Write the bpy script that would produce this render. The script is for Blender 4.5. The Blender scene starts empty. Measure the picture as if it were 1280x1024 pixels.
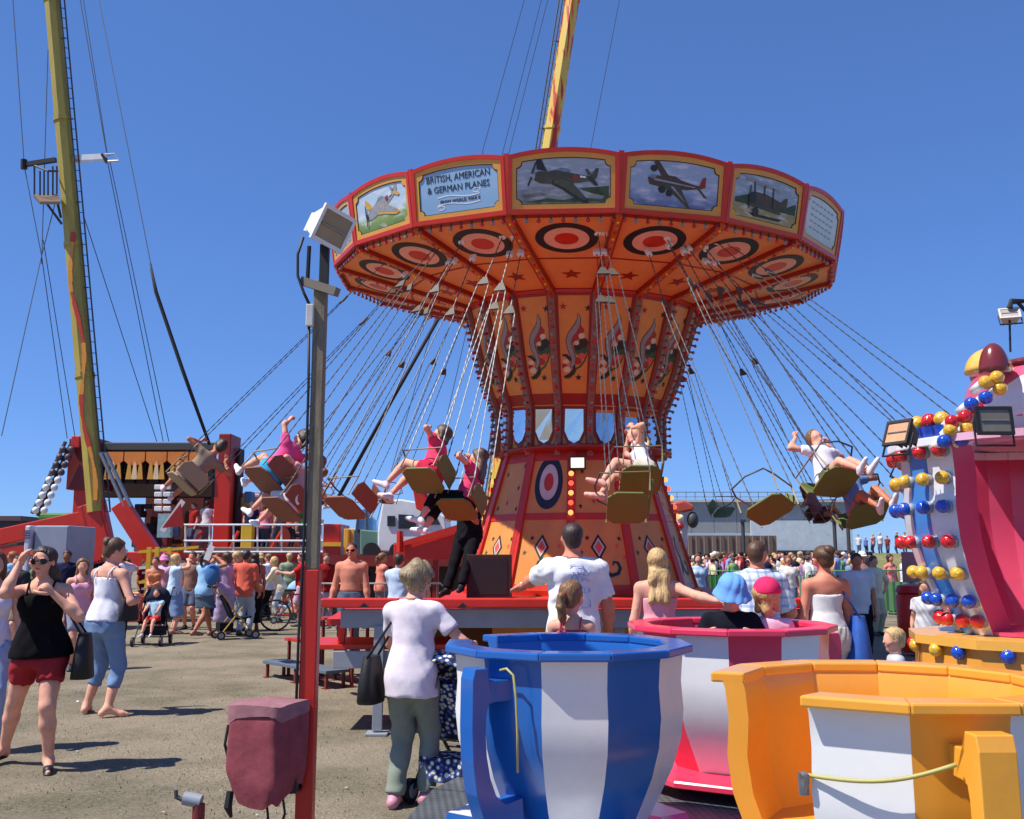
import bpy, math, random
import numpy as np
from mathutils import Matrix, Vector

random.seed(7)
rng = np.random.default_rng(7)
SC = bpy.context.scene
COL = SC.collection
R_ = math.radians

# ------------------------------------------------------------------ camera, sky, sun, exposure
FPX, PITCH, CAMH = 1200.0, R_(8.67), 1.6
cam_d = bpy.data.cameras.new('camera')
cam_d.sensor_fit = 'HORIZONTAL'
cam_d.sensor_width = 36.0
cam_d.lens = 36.0 * FPX / 1280.0
cam_d.clip_start = 0.1
cam_d.clip_end = 3000.0
cam = bpy.data.objects.new('camera', cam_d)
COL.objects.link(cam)
cam.location = (0, 0, CAMH)
cam.rotation_euler = (R_(90) + PITCH, 0, 0)
SC.camera = cam

SUN_DIR = Vector((-0.50, -0.17, 0.85)).normalized()      # towards the sun
world = bpy.data.worlds.new('World')
SC.world = world
world.use_nodes = True
wn = world.node_tree
wn.nodes.clear()
w_out = wn.nodes.new('ShaderNodeOutputWorld')
w_bg = wn.nodes.new('ShaderNodeBackground')
w_sky = wn.nodes.new('ShaderNodeTexSky')
w_sky.sky_type = 'NISHITA'
w_sky.sun_disc = False
w_sky.sun_elevation = math.asin(SUN_DIR.z)
w_sky.sun_rotation = math.atan2(SUN_DIR.x, SUN_DIR.y)
w_sky.altitude = 0.0
w_sky.air_density = 0.8
w_sky.dust_density = 0.0
w_sky.ozone_density = 5.0
w_bg.inputs['Strength'].default_value = 0.15
w_tint = wn.nodes.new('ShaderNodeMix')          # the cool white balance of the photograph's sky
w_tint.data_type = 'RGBA'
w_tint.blend_type = 'MULTIPLY'
w_tint.inputs[0].default_value = 1.0
w_tint.inputs[7].default_value = (0.55, 0.86, 1.46, 1)
w_gam = wn.nodes.new('ShaderNodeGamma')         # the camera's flat rendering of a hazeless sky
w_gam.inputs['Gamma'].default_value = 0.65
wn.links.new(w_sky.outputs['Color'], w_gam.inputs['Color'])
wn.links.new(w_gam.outputs['Color'], w_tint.inputs[6])
wn.links.new(w_tint.outputs[2], w_bg.inputs['Color'])
wn.links.new(w_bg.outputs['Background'], w_out.inputs['Surface'])

sun_d = bpy.data.lights.new('sun', 'SUN')
sun_d.energy = 5.0
sun_d.angle = R_(0.53)
sun_d.color = (1.0, 0.95, 0.86)
sun = bpy.data.objects.new('sun', sun_d)
COL.objects.link(sun)
sun.location = SUN_DIR * 60
sun.rotation_euler = SUN_DIR.to_track_quat('Z', 'Y').to_euler()

SC.view_settings.view_transform = 'Standard'
SC.view_settings.look = 'None'
SC.view_settings.exposure = 0.32
SC.view_settings.gamma = 1.0
SC.view_settings.use_curve_mapping = False

# ------------------------------------------------------------------ places: a sight line of the photograph to a point of the world
def ray(px, py):
    x = (px - 640.0) / FPX
    v = (512.0 - py) / FPX
    return Vector((x, math.cos(PITCH) - v * math.sin(PITCH), math.sin(PITCH) + v * math.cos(PITCH)))
def at(px, py, Y):
    d = ray(px, py)
    return Vector((0, 0, CAMH)) + d * (Y / d.y)
def ground_at(px, py, z=0.0):
    d = ray(px, py)
    return Vector((0, 0, CAMH)) + d * ((z - CAMH) / d.z)

# ------------------------------------------------------------------ materials
def S(r, g, b):
    def c(u):
        u = u / 255.0
        return u / 12.92 if u <= 0.04045 else ((u + 0.055) / 1.055) ** 2.4
    return (c(r), c(g), c(b), 1.0)
_M = {}
def mat(name, col, rough=0.55, metal=0.0, var=0.12, scale=6.0, bump=0.0, bscale=60.0, coat=0.0, emit=None, spec=0.5, dirt=0.0, stretch=None):
    if name in _M:
        return _M[name]
    m = bpy.data.materials.new(name)
    m.use_nodes = True
    nt = m.node_tree
    b = nt.nodes['Principled BSDF']
    b.inputs['Roughness'].default_value = rough
    b.inputs['Metallic'].default_value = metal
    b.inputs['Specular IOR Level'].default_value = spec
    if coat:
        b.inputs['Coat Weight'].default_value = coat
        b.inputs['Coat Roughness'].default_value = 0.15
    tc = nt.nodes.new('ShaderNodeTexCoord')
    src = tc.outputs['Object']
    if stretch:
        mp = nt.nodes.new('ShaderNodeMapping')
        mp.inputs['Scale'].default_value = stretch
        nt.links.new(src, mp.inputs['Vector'])
        src = mp.outputs['Vector']
    n = nt.nodes.new('ShaderNodeTexNoise')
    n.inputs['Scale'].default_value = scale
    n.inputs['Detail'].default_value = 5.0
    n.inputs['Roughness'].default_value = 0.65
    nt.links.new(src, n.inputs['Vector'])
    rp = nt.nodes.new('ShaderNodeValToRGB')
    k = 1.0 - var
    rp.color_ramp.elements[0].position = 0.3
    rp.color_ramp.elements[1].position = 0.7
    rp.color_ramp.elements[0].color = (col[0] * k, col[1] * k, col[2] * k, 1)
    k2 = 1.0 + var * 0.6
    rp.color_ramp.elements[1].color = (min(col[0] * k2, .95), min(col[1] * k2, .95), min(col[2] * k2, .95), 1)
    nt.links.new(n.outputs['Fac'], rp.inputs['Fac'])
    out = rp.outputs['Color']
    if dirt:
        n2 = nt.nodes.new('ShaderNodeTexNoise')
        n2.inputs['Scale'].default_value = scale * 0.45
        n2.inputs['Detail'].default_value = 8.0
        n2.inputs['Roughness'].default_value = 0.75
        nt.links.new(src, n2.inputs['Vector'])
        r2 = nt.nodes.new('ShaderNodeValToRGB')
        r2.color_ramp.elements[0].position = 0.52
        r2.color_ramp.elements[1].position = 0.75
        r2.color_ramp.elements[0].color = (0, 0, 0, 1)
        r2.color_ramp.elements[1].color = (dirt, dirt, dirt, 1)
        nt.links.new(n2.outputs['Fac'], r2.inputs['Fac'])
        mx = nt.nodes.new('ShaderNodeMix')
        mx.data_type = 'RGBA'
        mx.inputs[7].default_value = (0.09, 0.075, 0.055, 1)
        nt.links.new(r2.outputs['Color'], mx.inputs[0])
        nt.links.new(out, mx.inputs[6])
        out = mx.outputs[2]
        mr = nt.nodes.new('ShaderNodeMath')
        mr.operation = 'MULTIPLY_ADD'
        mr.inputs[1].default_value = 0.4
        mr.inputs[2].default_value = rough
        nt.links.new(r2.outputs['Color'], mr.inputs[0])
        nt.links.new(mr.outputs[0], b.inputs['Roughness'])
    nt.links.new(out, b.inputs['Base Color'])
    if emit:
        b.inputs['Emission Color'].default_value = (emit[0], emit[1], emit[2], 1)
        b.inputs['Emission Strength'].default_value = emit[3]
    if bump:
        nb = nt.nodes.new('ShaderNodeTexNoise')
        nb.inputs['Scale'].default_value = bscale
        nb.inputs['Detail'].default_value = 4.0
        nt.links.new(src, nb.inputs['Vector'])
        bp = nt.nodes.new('ShaderNodeBump')
        bp.inputs['Strength'].default_value = bump
        bp.inputs['Distance'].default_value = 0.01
        nt.links.new(nb.outputs['Fac'], bp.inputs['Height'])
        nt.links.new(bp.outputs['Normal'], b.inputs['Normal'])
    _M[name] = m
    return m
def cloth(r, g, b):
    return mat('cloth_%d_%d_%d' % (r, g, b), S(r, g, b), rough=0.9, var=0.13, scale=7, bump=0.22, bscale=26, spec=0.12)
def paint(r, g, b, rough=0.38, dirt=0.25, var=0.1):
    return mat('paint_%d_%d_%d_%d' % (r, g, b, int(rough * 100)), S(r, g, b), rough=rough, var=var, scale=3, bump=0.06, bscale=25, dirt=dirt)

# ------------------------------------------------------------------ mesh helper
WM = {}
class MB:
    def __init__(s):
        s.v = []; s.f = []; s.m = []
    def add(s, vs, fs, mi=0, M=None):
        o = len(s.v)
        if M is not None:
            vs = [M @ Vector(p) for p in vs]
        s.v.extend([tuple(p) for p in vs])
        s.f.extend([tuple(i + o for i in f) for f in fs])
        s.m.extend([mi] * len(fs))
        return s
    def box(s, c, d, mi=0, M=None):
        x, y, z = d[0] / 2, d[1] / 2, d[2] / 2
        vs = [(c[0] + i * x, c[1] + j * y, c[2] + k * z) for k in (-1, 1) for j in (-1, 1) for i in (-1, 1)]
        fs = [(0, 2, 3, 1), (4, 5, 7, 6), (0, 1, 5, 4), (2, 6, 7, 3), (0, 4, 6, 2), (1, 3, 7, 5)]
        return s.add(vs, fs, mi, M)
    def beam(s, p, q, w, h, up=(0, 0, 1), mi=0, M=None):
        p, q = Vector(p), Vector(q)
        d = q - p
        L = d.length
        d.normalize()
        u = Vector(up)
        if abs(d.dot(u)) > 0.98:
            u = Vector((0, 1, 0)) if abs(d.y) < 0.9 else Vector((1, 0, 0))
        r = d.cross(u).normalized()
        u = r.cross(d)
        vs = []
        for a in (p, q):
            for j in (-1, 1):
                for i in (-1, 1):
                    vs.append(a + r * (i * w / 2) + u * (j * h / 2))
        fs = [(0, 1, 3, 2), (4, 6, 7, 5), (0, 4, 5, 1), (2, 3, 7, 6), (0, 2, 6, 4), (1, 5, 7, 3)]
        return s.add(vs, fs, mi, M)
    def tube(s, pts, r, n=6, mi=0, M=None, caps=True, closed=False):
        pts = [Vector(p) for p in pts]
        N = len(pts)
        rs = r if isinstance(r, (list, tuple)) else [r] * N
        vs = []; fs = []
        u = None
        for i, p in enumerate(pts):
            if closed:
                d = pts[(i + 1) % N] - pts[i - 1]
            else:
                d = pts[min(i + 1, N - 1)] - pts[max(i - 1, 0)]
            if d.length < 1e-9:
                d = Vector((0, 0, 1))
            d.normalize()
            if u is None:
                u = d.orthogonal().normalized()
            else:
                u = u - d * u.dot(d)
                u = u.normalized() if u.length > 1e-6 else d.orthogonal().normalized()
            w = d.cross(u)
            for k in range(n):
                a = 2 * math.pi * k / n
                vs.append(p + (u * math.cos(a) + w * math.sin(a)) * rs[i])
        for i in range(N if closed else N - 1):
            j = (i + 1) % N
            for k in range(n):
                l = (k + 1) % n
                fs.append((i * n + k, i * n + l, j * n + l, j * n + k))
        if caps and not closed:
            fs.append(tuple(range(n - 1, -1, -1)))
            fs.append(tuple((N - 1) * n + k for k in range(n)))
        return s.add(vs, fs, mi, M)
    def lathe(s, prof, n=16, mi=0, M=None, a0=0.0, a1=2 * math.pi, caps=True):
        full = abs(a1 - a0 - 2 * math.pi) < 1e-6
        K = n if full else n + 1
        vs = []; fs = []
        for r, z in prof:
            for k in range(K):
                a = a0 + (a1 - a0) * k / n
                vs.append((r * math.cos(a), r * math.sin(a), z))
        for i in range(len(prof) - 1):
            for k in range(n):
                l = (k + 1) % K
                fs.append((i * K + k, i * K + l, (i + 1) * K + l, (i + 1) * K + k))
        if caps and full:
            if prof[0][0] > 1e-4:
                fs.append(tuple(range(K - 1, -1, -1)))
            if prof[-1][0] > 1e-4:
                fs.append(tuple((len(prof) - 1) * K + k for k in range(K)))
        return s.add(vs, fs, mi, M)
    def prism(s, poly, z0, z1, mi=0, M=None):
        n = len(poly)
        vs = [(p[0], p[1], z0) for p in poly] + [(p[0], p[1], z1) for p in poly]
        fs = [tuple(range(n - 1, -1, -1)), tuple(range(n, 2 * n))]
        for i in range(n):
            j = (i + 1) % n
            fs.append((i, j, n + j, n + i))
        return s.add(vs, fs, mi, M)
    def ring(s, outer, inner, z0, z1, mi=0, M=None):
        n = len(outer)
        vs = [(p[0], p[1], z1) for p in outer] + [(p[0], p[1], z1) for p in inner] + [(p[0], p[1], z0) for p in outer] + [(p[0], p[1], z0) for p in inner]
        fs = []
        for i in range(n):
            j = (i + 1) % n
            fs.append((i, j, n + j, n + i))
            fs.append((n + i, n + j, 3 * n + j, 3 * n + i))
            fs.append((j, i, 2 * n + i, 2 * n + j))
        return s.add(vs, fs, mi, M)
    def sphere(s, c, r, nu=10, nv=6, mi=0, M=None):
        rx, ry, rz = r if isinstance(r, (tuple, list)) else (r, r, r)
        vs = [(c[0], c[1], c[2] - rz)]
        for i in range(1, nv):
            t = math.pi * i / nv - math.pi / 2
            for k in range(nu):
                a = 2 * math.pi * k / nu
                vs.append((c[0] + rx * math.cos(t) * math.cos(a), c[1] + ry * math.cos(t) * math.sin(a), c[2] + rz * math.sin(t)))
        vs.append((c[0], c[1], c[2] + rz))
        fs = []
        for k in range(nu):
            l = (k + 1) % nu
            fs.append((0, 1 + l, 1 + k))
            for i in range(nv - 2):
                a = 1 + i * nu
                fs.append((a + k, a + l, a + nu + l, a + nu + k))
            a = 1 + (nv - 2) * nu
            fs.append((a + k, a + l, len(vs) - 1))
        return s.add(vs, fs, mi, M)
    def mesh(s, name, mats, smooth=None):
        me = bpy.data.meshes.new(name)
        me.from_pydata(s.v, [], s.f)
        ml = mats if isinstance(mats, (list, tuple)) else [mats]
        for m in ml:
            me.materials.append(m)
        if len(ml) > 1:
            me.polygons.foreach_set('material_index', np.array(s.m, dtype=np.int32))
        if smooth:
            me.polygons.foreach_set('use_smooth', np.ones(len(s.f), dtype=bool))
            if smooth < 170:
                me.set_sharp_from_angle(angle=R_(smooth))
        me.update()
        return me
    def build(s, name, mats, parent=None, smooth=None, world=False, bevel=0.0, M=None):
        if world and parent is not None:
            inv = WM[parent.name].inverted()
            s.v = [tuple(inv @ Vector(p)) for p in s.v]
        return place(s.mesh(name, mats, smooth), name, parent, M, bevel)
def place(me, name, parent=None, M=None, bevel=0.0):
    o = bpy.data.objects.new(name, me)
    COL.objects.link(o)
    if parent is not None:
        o.parent = parent
    if M is not None:
        o.matrix_basis = M
    WM[o.name] = (WM[parent.name] if parent is not None else Matrix()) @ (M if M is not None else Matrix())
    if bevel:
        bv = o.modifiers.new('bevel', 'BEVEL')
        bv.width = bevel
        bv.segments = 2
        bv.limit_method = 'ANGLE'
        bv.angle_limit = R_(40)
    return o
def tag(o, label=None, cat=None, group=None, kind=None):
    if label: o['label'] = label
    if cat: o['category'] = cat
    if group: o['group'] = group
    if kind: o['kind'] = kind
    return o
def thing(name, label, cat, loc=(0, 0, 0), rot=0.0, group=None, M=None):
    o = bpy.data.objects.new(name, None)
    o.empty_display_size = 0.2
    COL.objects.link(o)
    mm = M if M is not None else Matrix.Translation(Vector(loc)) @ Matrix.Rotation(rot, 4, 'Z')
    o.matrix_basis = mm
    WM[o.name] = mm
    return tag(o, label, cat, group)
KIDS = {}
def copy_tree(o, parent=None, M=None):
    c = o.copy()
    COL.objects.link(c)
    if parent is not None:
        c.parent = parent
    if M is not None:
        c.matrix_basis = M
    WM[c.name] = (WM[parent.name] if parent is not None else Matrix()) @ c.matrix_basis
    for ch in list(o.children):
        copy_tree(ch, c)
    return c
def frame(x, y, z, o):
    m = Matrix.Identity(4)
    for i, a in enumerate((x, y, z)):
        for j in range(3):
            m[j][i] = a[j]
    for j in range(3):
        m[j][3] = o[j]
    return m
def star(n, r0, r1, cx=0, cy=0, a0=math.pi / 2):
    return [(cx + (r0 if i % 2 == 0 else r1) * math.cos(a0 + math.pi * i / n), cy + (r0 if i % 2 == 0 else r1) * math.sin(a0 + math.pi * i / n)) for i in range(2 * n)]
def disc(rx, ry, n=28, cx=0, cy=0):
    return [(cx + rx * math.cos(2 * math.pi * i / n), cy + ry * math.sin(2 * math.pi * i / n)) for i in range(n)]
def stroke(pts, ws):
    """A closed outline around a centre line with a width at each point."""
    L = []; Rr = []
    for i, p in enumerate(pts):
        a = pts[max(i - 1, 0)]; b = pts[min(i + 1, len(pts) - 1)]
        dx, dy = b[0] - a[0], b[1] - a[1]
        l = math.hypot(dx, dy) or 1
        nx, ny = -dy / l, dx / l
        L.append((p[0] + nx * ws[i] / 2, p[1] + ny * ws[i] / 2))
        Rr.append((p[0] - nx * ws[i] / 2, p[1] - ny * ws[i] / 2))
    return L, Rr
def flat_stroke(mb, pts, ws, z0, z1, mi=0, M=None):
    L, Rr = stroke(pts, ws)
    n = len(pts)
    vs = [(p[0], p[1], z1) for p in L] + [(p[0], p[1], z1) for p in Rr] + [(p[0], p[1], z0) for p in L] + [(p[0], p[1], z0) for p in Rr]
    fs = []
    for i in range(n - 1):
        fs.append((i, n + i, n + i + 1, i + 1))
        fs.append((i, i + 1, 2 * n + i + 1, 2 * n + i))
        fs.append((n + i + 1, n + i, 3 * n + i, 3 * n + i + 1))
    mb.add(vs, fs, mi, M)

# common paints
RED = paint(204, 44, 20, 0.36)
DKRED = paint(154, 30, 18, 0.42)
ORANGE = paint(224, 144, 66, 0.42)
ORANGE2 = paint(236, 152, 88, 0.45)
GOLD = paint(220, 158, 66, 0.42, 0.1)
YELLOW = paint(226, 182, 48, 0.42)
NAVY = paint(28, 32, 46, 0.5, 0.1)
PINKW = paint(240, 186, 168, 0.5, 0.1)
WHITE = paint(232, 232, 230, 0.4, 0.2)
GREY = paint(146, 152, 160, 0.5, 0.3)
DKGREY = paint(66, 66, 68, 0.6)
BLACK = mat('black_rubber', S(28, 28, 30), rough=0.6, var=0.2)
STEEL = mat('galvanised_steel', S(150, 152, 154), rough=0.42, metal=0.75, var=0.2, scale=12)
CHAIN = mat('chain_steel', S(96, 96, 100), rough=0.5, metal=0.6, var=0.25, scale=30)
MIRROR = mat('mirror_glass', S(214, 220, 226), rough=0.05, metal=1.0, var=0.12, scale=3)
BULB_R = mat('bulb_red', S(214, 34, 26), rough=0.2, var=0.1)
BULB_Y = mat('bulb_yellow', S(238, 190, 60), rough=0.2, var=0.1)
BULB_W = mat('bulb_clear', S(236, 226, 205), rough=0.2, var=0.1)
CAPGREY = paint(150, 140, 132, 0.5)
GREEN = paint(38, 84, 44, 0.5)
# ------------------------------------------------------------------ ground
def ground_material():
    m = bpy.data.materials.new('dry_grass_ground')
    m.use_nodes = True
    nt = m.node_tree
    b = nt.nodes['Principled BSDF']
    b.inputs['Roughness'].default_value = 0.95
    b.inputs['Specular IOR Level'].default_value = 0.1
    tc = nt.nodes.new('ShaderNodeTexCoord')
    def noise(sc, det=6.0, ro=0.65):
        n = nt.nodes.new('ShaderNodeTexNoise')
        n.inputs['Scale'].default_value = sc
        n.inputs['Detail'].default_value = det
        n.inputs['Roughness'].default_value = ro
        nt.links.new(tc.outputs['Object'], n.inputs['Vector'])
        return n.outputs['Fac']
    def ramp(src, stops):
        r = nt.nodes.new('ShaderNodeValToRGB')
        e = r.color_ramp.elements
        while len(e) < len(stops):
            e.new(0.5)
        for el, (p, c) in zip(e, stops):
            el.position = p
            el.color = c
        nt.links.new(src, r.inputs['Fac'])
        return r.outputs['Color']
    def mix(f, a, c, mode='MIX'):
        x = nt.nodes.new('ShaderNodeMix')
        x.data_type = 'RGBA'
        x.blend_type = mode
        if isinstance(f, float):
            x.inputs[0].default_value = f
        else:
            nt.links.new(f, x.inputs[0])
        nt.links.new(a, x.inputs[6])
        nt.links.new(c, x.inputs[7])
        return x.outputs[2]
    fine = ramp(noise(48, 7, 0.72), [(0.30, S(96, 87, 73)), (0.45, S(134, 122, 104)), (0.57, S(150, 138, 119)), (0.72, S(206, 197, 180))])
    fine2 = ramp(noise(30, 6, 0.75), [(0.30, S(74, 70, 56)), (0.50, S(108, 102, 84)), (0.72, S(146, 137, 118))])
    patch = ramp(noise(0.55, 6, 0.7), [(0.42, (0, 0, 0, 1)), (0.62, (1, 1, 1, 1))])
    base = mix(patch, fine, fine2)
    bald = ramp(noise(1.7, 8, 0.75), [(0.55, (0, 0, 0, 1)), (0.7, (.6, .6, .6, 1))])
    soil = ramp(noise(60, 4, 0.6), [(0.3, S(104, 94, 84)), (0.7, S(140, 128, 114))])
    base = mix(bald, base, soil)
    nt.links.new(base, b.inputs['Base Color'])
    bp = nt.nodes.new('ShaderNodeBump')
    bp.inputs['Strength'].default_value = 0.7
    bp.inputs['Distance'].default_value = 0.02
    nt.links.new(noise(45, 8, 0.75), bp.inputs['Height'])
    nt.links.new(bp.outputs['Normal'], b.inputs['Normal'])
    return m
g = MB()
g.add([(-1500, -60, 0), (1500, -60, 0), (1500, 2400, 0), (-1500, 2400, 0)], [(0, 1, 2, 3)])
tag(g.build('ground', ground_material()), kind='structure')

# short dry grass blades where the ground is near enough to show them
def grass_blades():
    n = 60000
    y = 4.6 + 13.5 * rng.random(n) ** 1.5
    x = (rng.random(n) - 0.62) * 1.25 * y
    keep = (rng.random(n) < np.clip((18 - y) / 6, 0, 1)) & (np.sin(x * 2.1 + 1.3 * np.sin(y * 1.7)) + np.sin(y * 2.9 + np.sin(x * 3.1)) + rng.normal(0, 1.3, n) > -0.6)
    keep &= ~((x > -0.4) & ((x - 2.9) ** 2 + (y - 5.2) ** 2 < 3.55 ** 2))
    x, y = x[keep], y[keep]
    n = len(x)
    a = rng.random(n) * 6.283
    h = 0.006 + 0.016 * rng.random(n) ** 2
    w = 0.002 + 0.0025 * rng.random(n)
    lx, ly = rng.normal(0, 0.009, n), rng.normal(0, 0.009, n)
    v = np.zeros((n, 3, 3), np.float32)
    v[:, 0] = np.stack([x - np.cos(a) * w, y - np.sin(a) * w, np.zeros(n)], 1)
    v[:, 1] = np.stack([x + np.cos(a) * w, y + np.sin(a) * w, np.zeros(n)], 1)
    v[:, 2] = np.stack([x + lx, y + ly, h], 1)
    me = bpy.data.meshes.new('dry_grass')
    me.vertices.add(3 * n); me.loops.add(3 * n); me.polygons.add(n)
    me.vertices.foreach_set('co', v.reshape(-1))
    me.loops.foreach_set('vertex_index', np.arange(3 * n, dtype=np.int32))
    me.polygons.foreach_set('loop_start', np.arange(0, 3 * n, 3, dtype=np.int32))
    me.polygons.foreach_set('material_index', rng.choice(4, n, p=[.45, .25, .2, .1]).astype(np.int32))
    for c in ((140, 129, 112), (118, 112, 92), (170, 160, 142), (96, 98, 72)):
        me.materials.append(mat('grass_%d' % c[0], S(*c), rough=0.9, var=0.25, scale=3, spec=0.1))
    me.update(); me.validate()
    tag(place(me, 'dry_grass'), 'short dry trampled grass on the fairground field', 'grass', kind='stuff')
grass_blades()
def litter():
    mb = MB()
    for i in range(130):
        y = 5 + 16 * random.random() ** 1.5
        x = (random.random() - 0.66) * y * 1.2
        s = 0.008 + 0.02 * random.random() ** 3
        a = random.random() * 3.1
        mb.box((0, 0, 0), (s, s * random.uniform(.4, 1), 0.004), random.choice((0, 0, 1, 2)), Matrix.Translation((x, y, 0.014)) @ Matrix.Rotation(a, 4, 'Z') @ Matrix.Rotation(random.uniform(-.5, .5), 4, 'X'))
    tag(mb.build('litter', [WHITE, GREY, PINKW]), 'tiny pale scraps of litter scattered on the dry grass', 'litter', kind='stuff')
litter()

# ------------------------------------------------------------------ swing carousel
CX, CY = 1.2, 16.0
ZC = 6.23
RIDE = thing('swing_carousel', 'big orange and red chair swing carousel with aeroplane pictures round its canopy', 'fairground ride', (CX, CY, 0))
MC = Matrix.Translation((0, 0, ZC)) @ Matrix.Rotation(R_(3.5), 4, 'X') @ Matrix.Rotation(R_(1.2), 4, 'Y')
NP = 18
A0 = -7.5
RV = 4.17
def sector(k):
    return MC @ Matrix.Rotation(R_(A0 + 20 * k), 4, 'Z')
def rib_at(k):
    return MC @ Matrix.Rotation(R_(A0 + 10 + 20 * k), 4, 'Z')
# picture panels round the rim
AP = RV * math.cos(R_(10))
W = 2 * RV * math.sin(R_(10))
TL = R_(9)
PF = frame((1, 0, 0), (0, -math.sin(TL), math.cos(TL)), (0, -math.cos(TL), -math.sin(TL)), (0, -AP, 0.0))
def loop(x0, x1, y0, y1, arch, c):
    pts = []
    hw = (x1 - x0) / 2; mx = (x0 + x1) / 2
    def top(x):
        return y1 + arch * (1 - ((x - mx) / hw) ** 2)
    for i in range(7):
        pts.append((x0 + c + (x1 - x0 - 2 * c) * i / 6, y0))
    for t in (0.25, 0.5, 0.75):
        a = math.pi / 2 * t
        pts.append((x1 - c * math.cos(a), y0 + c * (1 - math.cos(math.pi / 2 - a)) if False else y0 + c * math.sin(a)))
    for i in range(5):
        pts.append((x1, y0 + c + (top(x1) - c - y0 - c) * i / 4))
    for t in (0.25, 0.5, 0.75):
        a = math.pi / 2 * t
        pts.append((x1 - c * math.sin(a), top(x1) - c * math.cos(a)))
    for i in range(11):
        x = x1 - c - (x1 - x0 - 2 * c) * i / 10
        pts.append((x, top(x)))
    for t in (0.25, 0.5, 0.75):
        a = math.pi / 2 * t
        pts.append((x0 + c * math.cos(a), top(x0) - c * math.sin(a)))
    for i in range(5):
        pts.append((x0, top(x0) - c - (top(x0) - c - y0 - c) * i / 4))
    for t in (0.25, 0.5, 0.75):
        a = math.pi / 2 * t
        pts.append((x0 + c * math.sin(a), y0 + c * math.cos(a)))
    return pts
HW = W / 2
l_out = loop(-HW + .004, HW - .004, 0.0, 0.76, 0.085, 0.0)
l_red = loop(-HW + .055, HW - .055, 0.060, 0.715, 0.075, 0.0)
l_gold = loop(-HW + .11, HW - .11, 0.12, 0.665, 0.055, 0.07)
fr = MB().ring(l_out, l_red, -0.03, 0.035)
fr_me = fr.mesh('red_frame', RED)
gm = MB().ring(l_red, l_gold, 0.0, 0.02)
gold_me = gm.mesh('gold_moulding', GOLD)
liner = MB()
l_line = loop(-HW + .12, HW - .12, 0.13, 0.655, 0.055, 0.07)
liner.ring(l_gold, l_line, 0.0, 0.012)
line_me = liner.mesh('dark_line', mat('dark_brown_line', S(60, 42, 26), var=.1))

def print_mat(name, bottom, mid, top, y0, y1, nscale=5.0, namt=0.35, cloud=(230, 232, 235)):
    """A printed picture ground: bands of colour up the board with painted clouds."""
    m = bpy.data.materials.new(name)
    m.use_nodes = True
    nt = m.node_tree
    b = nt.nodes['Principled BSDF']
    b.inputs['Roughness'].default_value = 0.45
    tc = nt.nodes.new('ShaderNodeTexCoord')
    sp = nt.nodes.new('ShaderNodeSeparateXYZ')
    nt.links.new(tc.outputs['Object'], sp.inputs[0])
    n = nt.nodes.new('ShaderNodeTexNoise')
    n.inputs['Scale'].default_value = nscale
    n.inputs['Detail'].default_value = 6
    nt.links.new(tc.outputs['Object'], n.inputs['Vector'])
    mr = nt.nodes.new('ShaderNodeMapRange')
    mr.inputs['From Min'].default_value = y0
    mr.inputs['From Max'].default_value = y1
    ad = nt.nodes.new('ShaderNodeMath')
    ad.operation = 'MULTIPLY_ADD'
    ad.inputs[1].default_value = namt * 0.3
    nt.links.new(n.outputs['Fac'], ad.inputs[0])
    nt.links.new(sp.outputs['Y'], ad.inputs[2])
    nt.links.new(ad.outputs[0], mr.inputs['Value'])
    r = nt.nodes.new('ShaderNodeValToRGB')
    e = r.color_ramp.elements
    e.new(0.5); e.new(0.5)
    for el, (p, c) in zip(e, ((0.12, bottom), (0.42, mid), (0.56, top), (1.0, top))):
        el.position = p
        el.color = S(*c)
    nt.links.new(mr.outputs[0], r.inputs['Fac'])
    n2 = nt.nodes.new('ShaderNodeTexNoise')
    n2.inputs['Scale'].default_value = nscale * 0.9
    n2.inputs['Detail'].default_value = 7
    mp = nt.nodes.new('ShaderNodeMapping')
    mp.inputs['Scale'].default_value = (0.7, 2.2, 1)
    nt.links.new(tc.outputs['Object'], mp.inputs['Vector'])
    nt.links.new(mp.outputs['Vector'], n2.inputs['Vector'])
    r2 = nt.nodes.new('ShaderNodeValToRGB')
    r2.color_ramp.elements[0].position = 0.5
    r2.color_ramp.elements[1].position = 0.72
    r2.color_ramp.elements[0].color = (0, 0, 0, 1)
    r2.color_ramp.elements[1].color = (.75, .75, .75, 1)
    nt.links.new(n2.outputs['Fac'], r2.inputs['Fac'])
    mx = nt.nodes.new('ShaderNodeMix')
    mx.data_type = 'RGBA'
    nt.links.new(r2.outputs['Color'], mx.inputs[0])
    nt.links.new(r.outputs['Color'], mx.inputs[6])
    mx.inputs[7].default_value = S(*cloud)
    nt.links.new(mx.outputs[2], b.inputs['Base Color'])
    return m
PIC = {
    'fields': print_mat('print_green_fields', (86, 120, 52), (140, 160, 90), (176, 198, 216), .12, .7, 5, .5),
    'blue': print_mat('print_plain_blue', (132, 172, 208), (138, 178, 212), (144, 182, 214), .1, .7, 3, .05, (150, 186, 216)),
    'coast': print_mat('print_grey_coast', (66, 84, 60), (150, 158, 152), (158, 172, 180), .12, .7, 8, .9),
    'clouds': print_mat('print_blue_clouds', (70, 92, 140), (128, 146, 180), (156, 176, 198), .1, .75, 6, .8),
    'airfield': print_mat('print_sandy_airfield', (176, 152, 92), (150, 140, 88), (146, 166, 178), .12, .62, 7, .35),
    'pale': print_mat('print_pale_board', (196, 206, 196), (202, 212, 206), (206, 216, 214), .1, .7, 4, .3),
}
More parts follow.
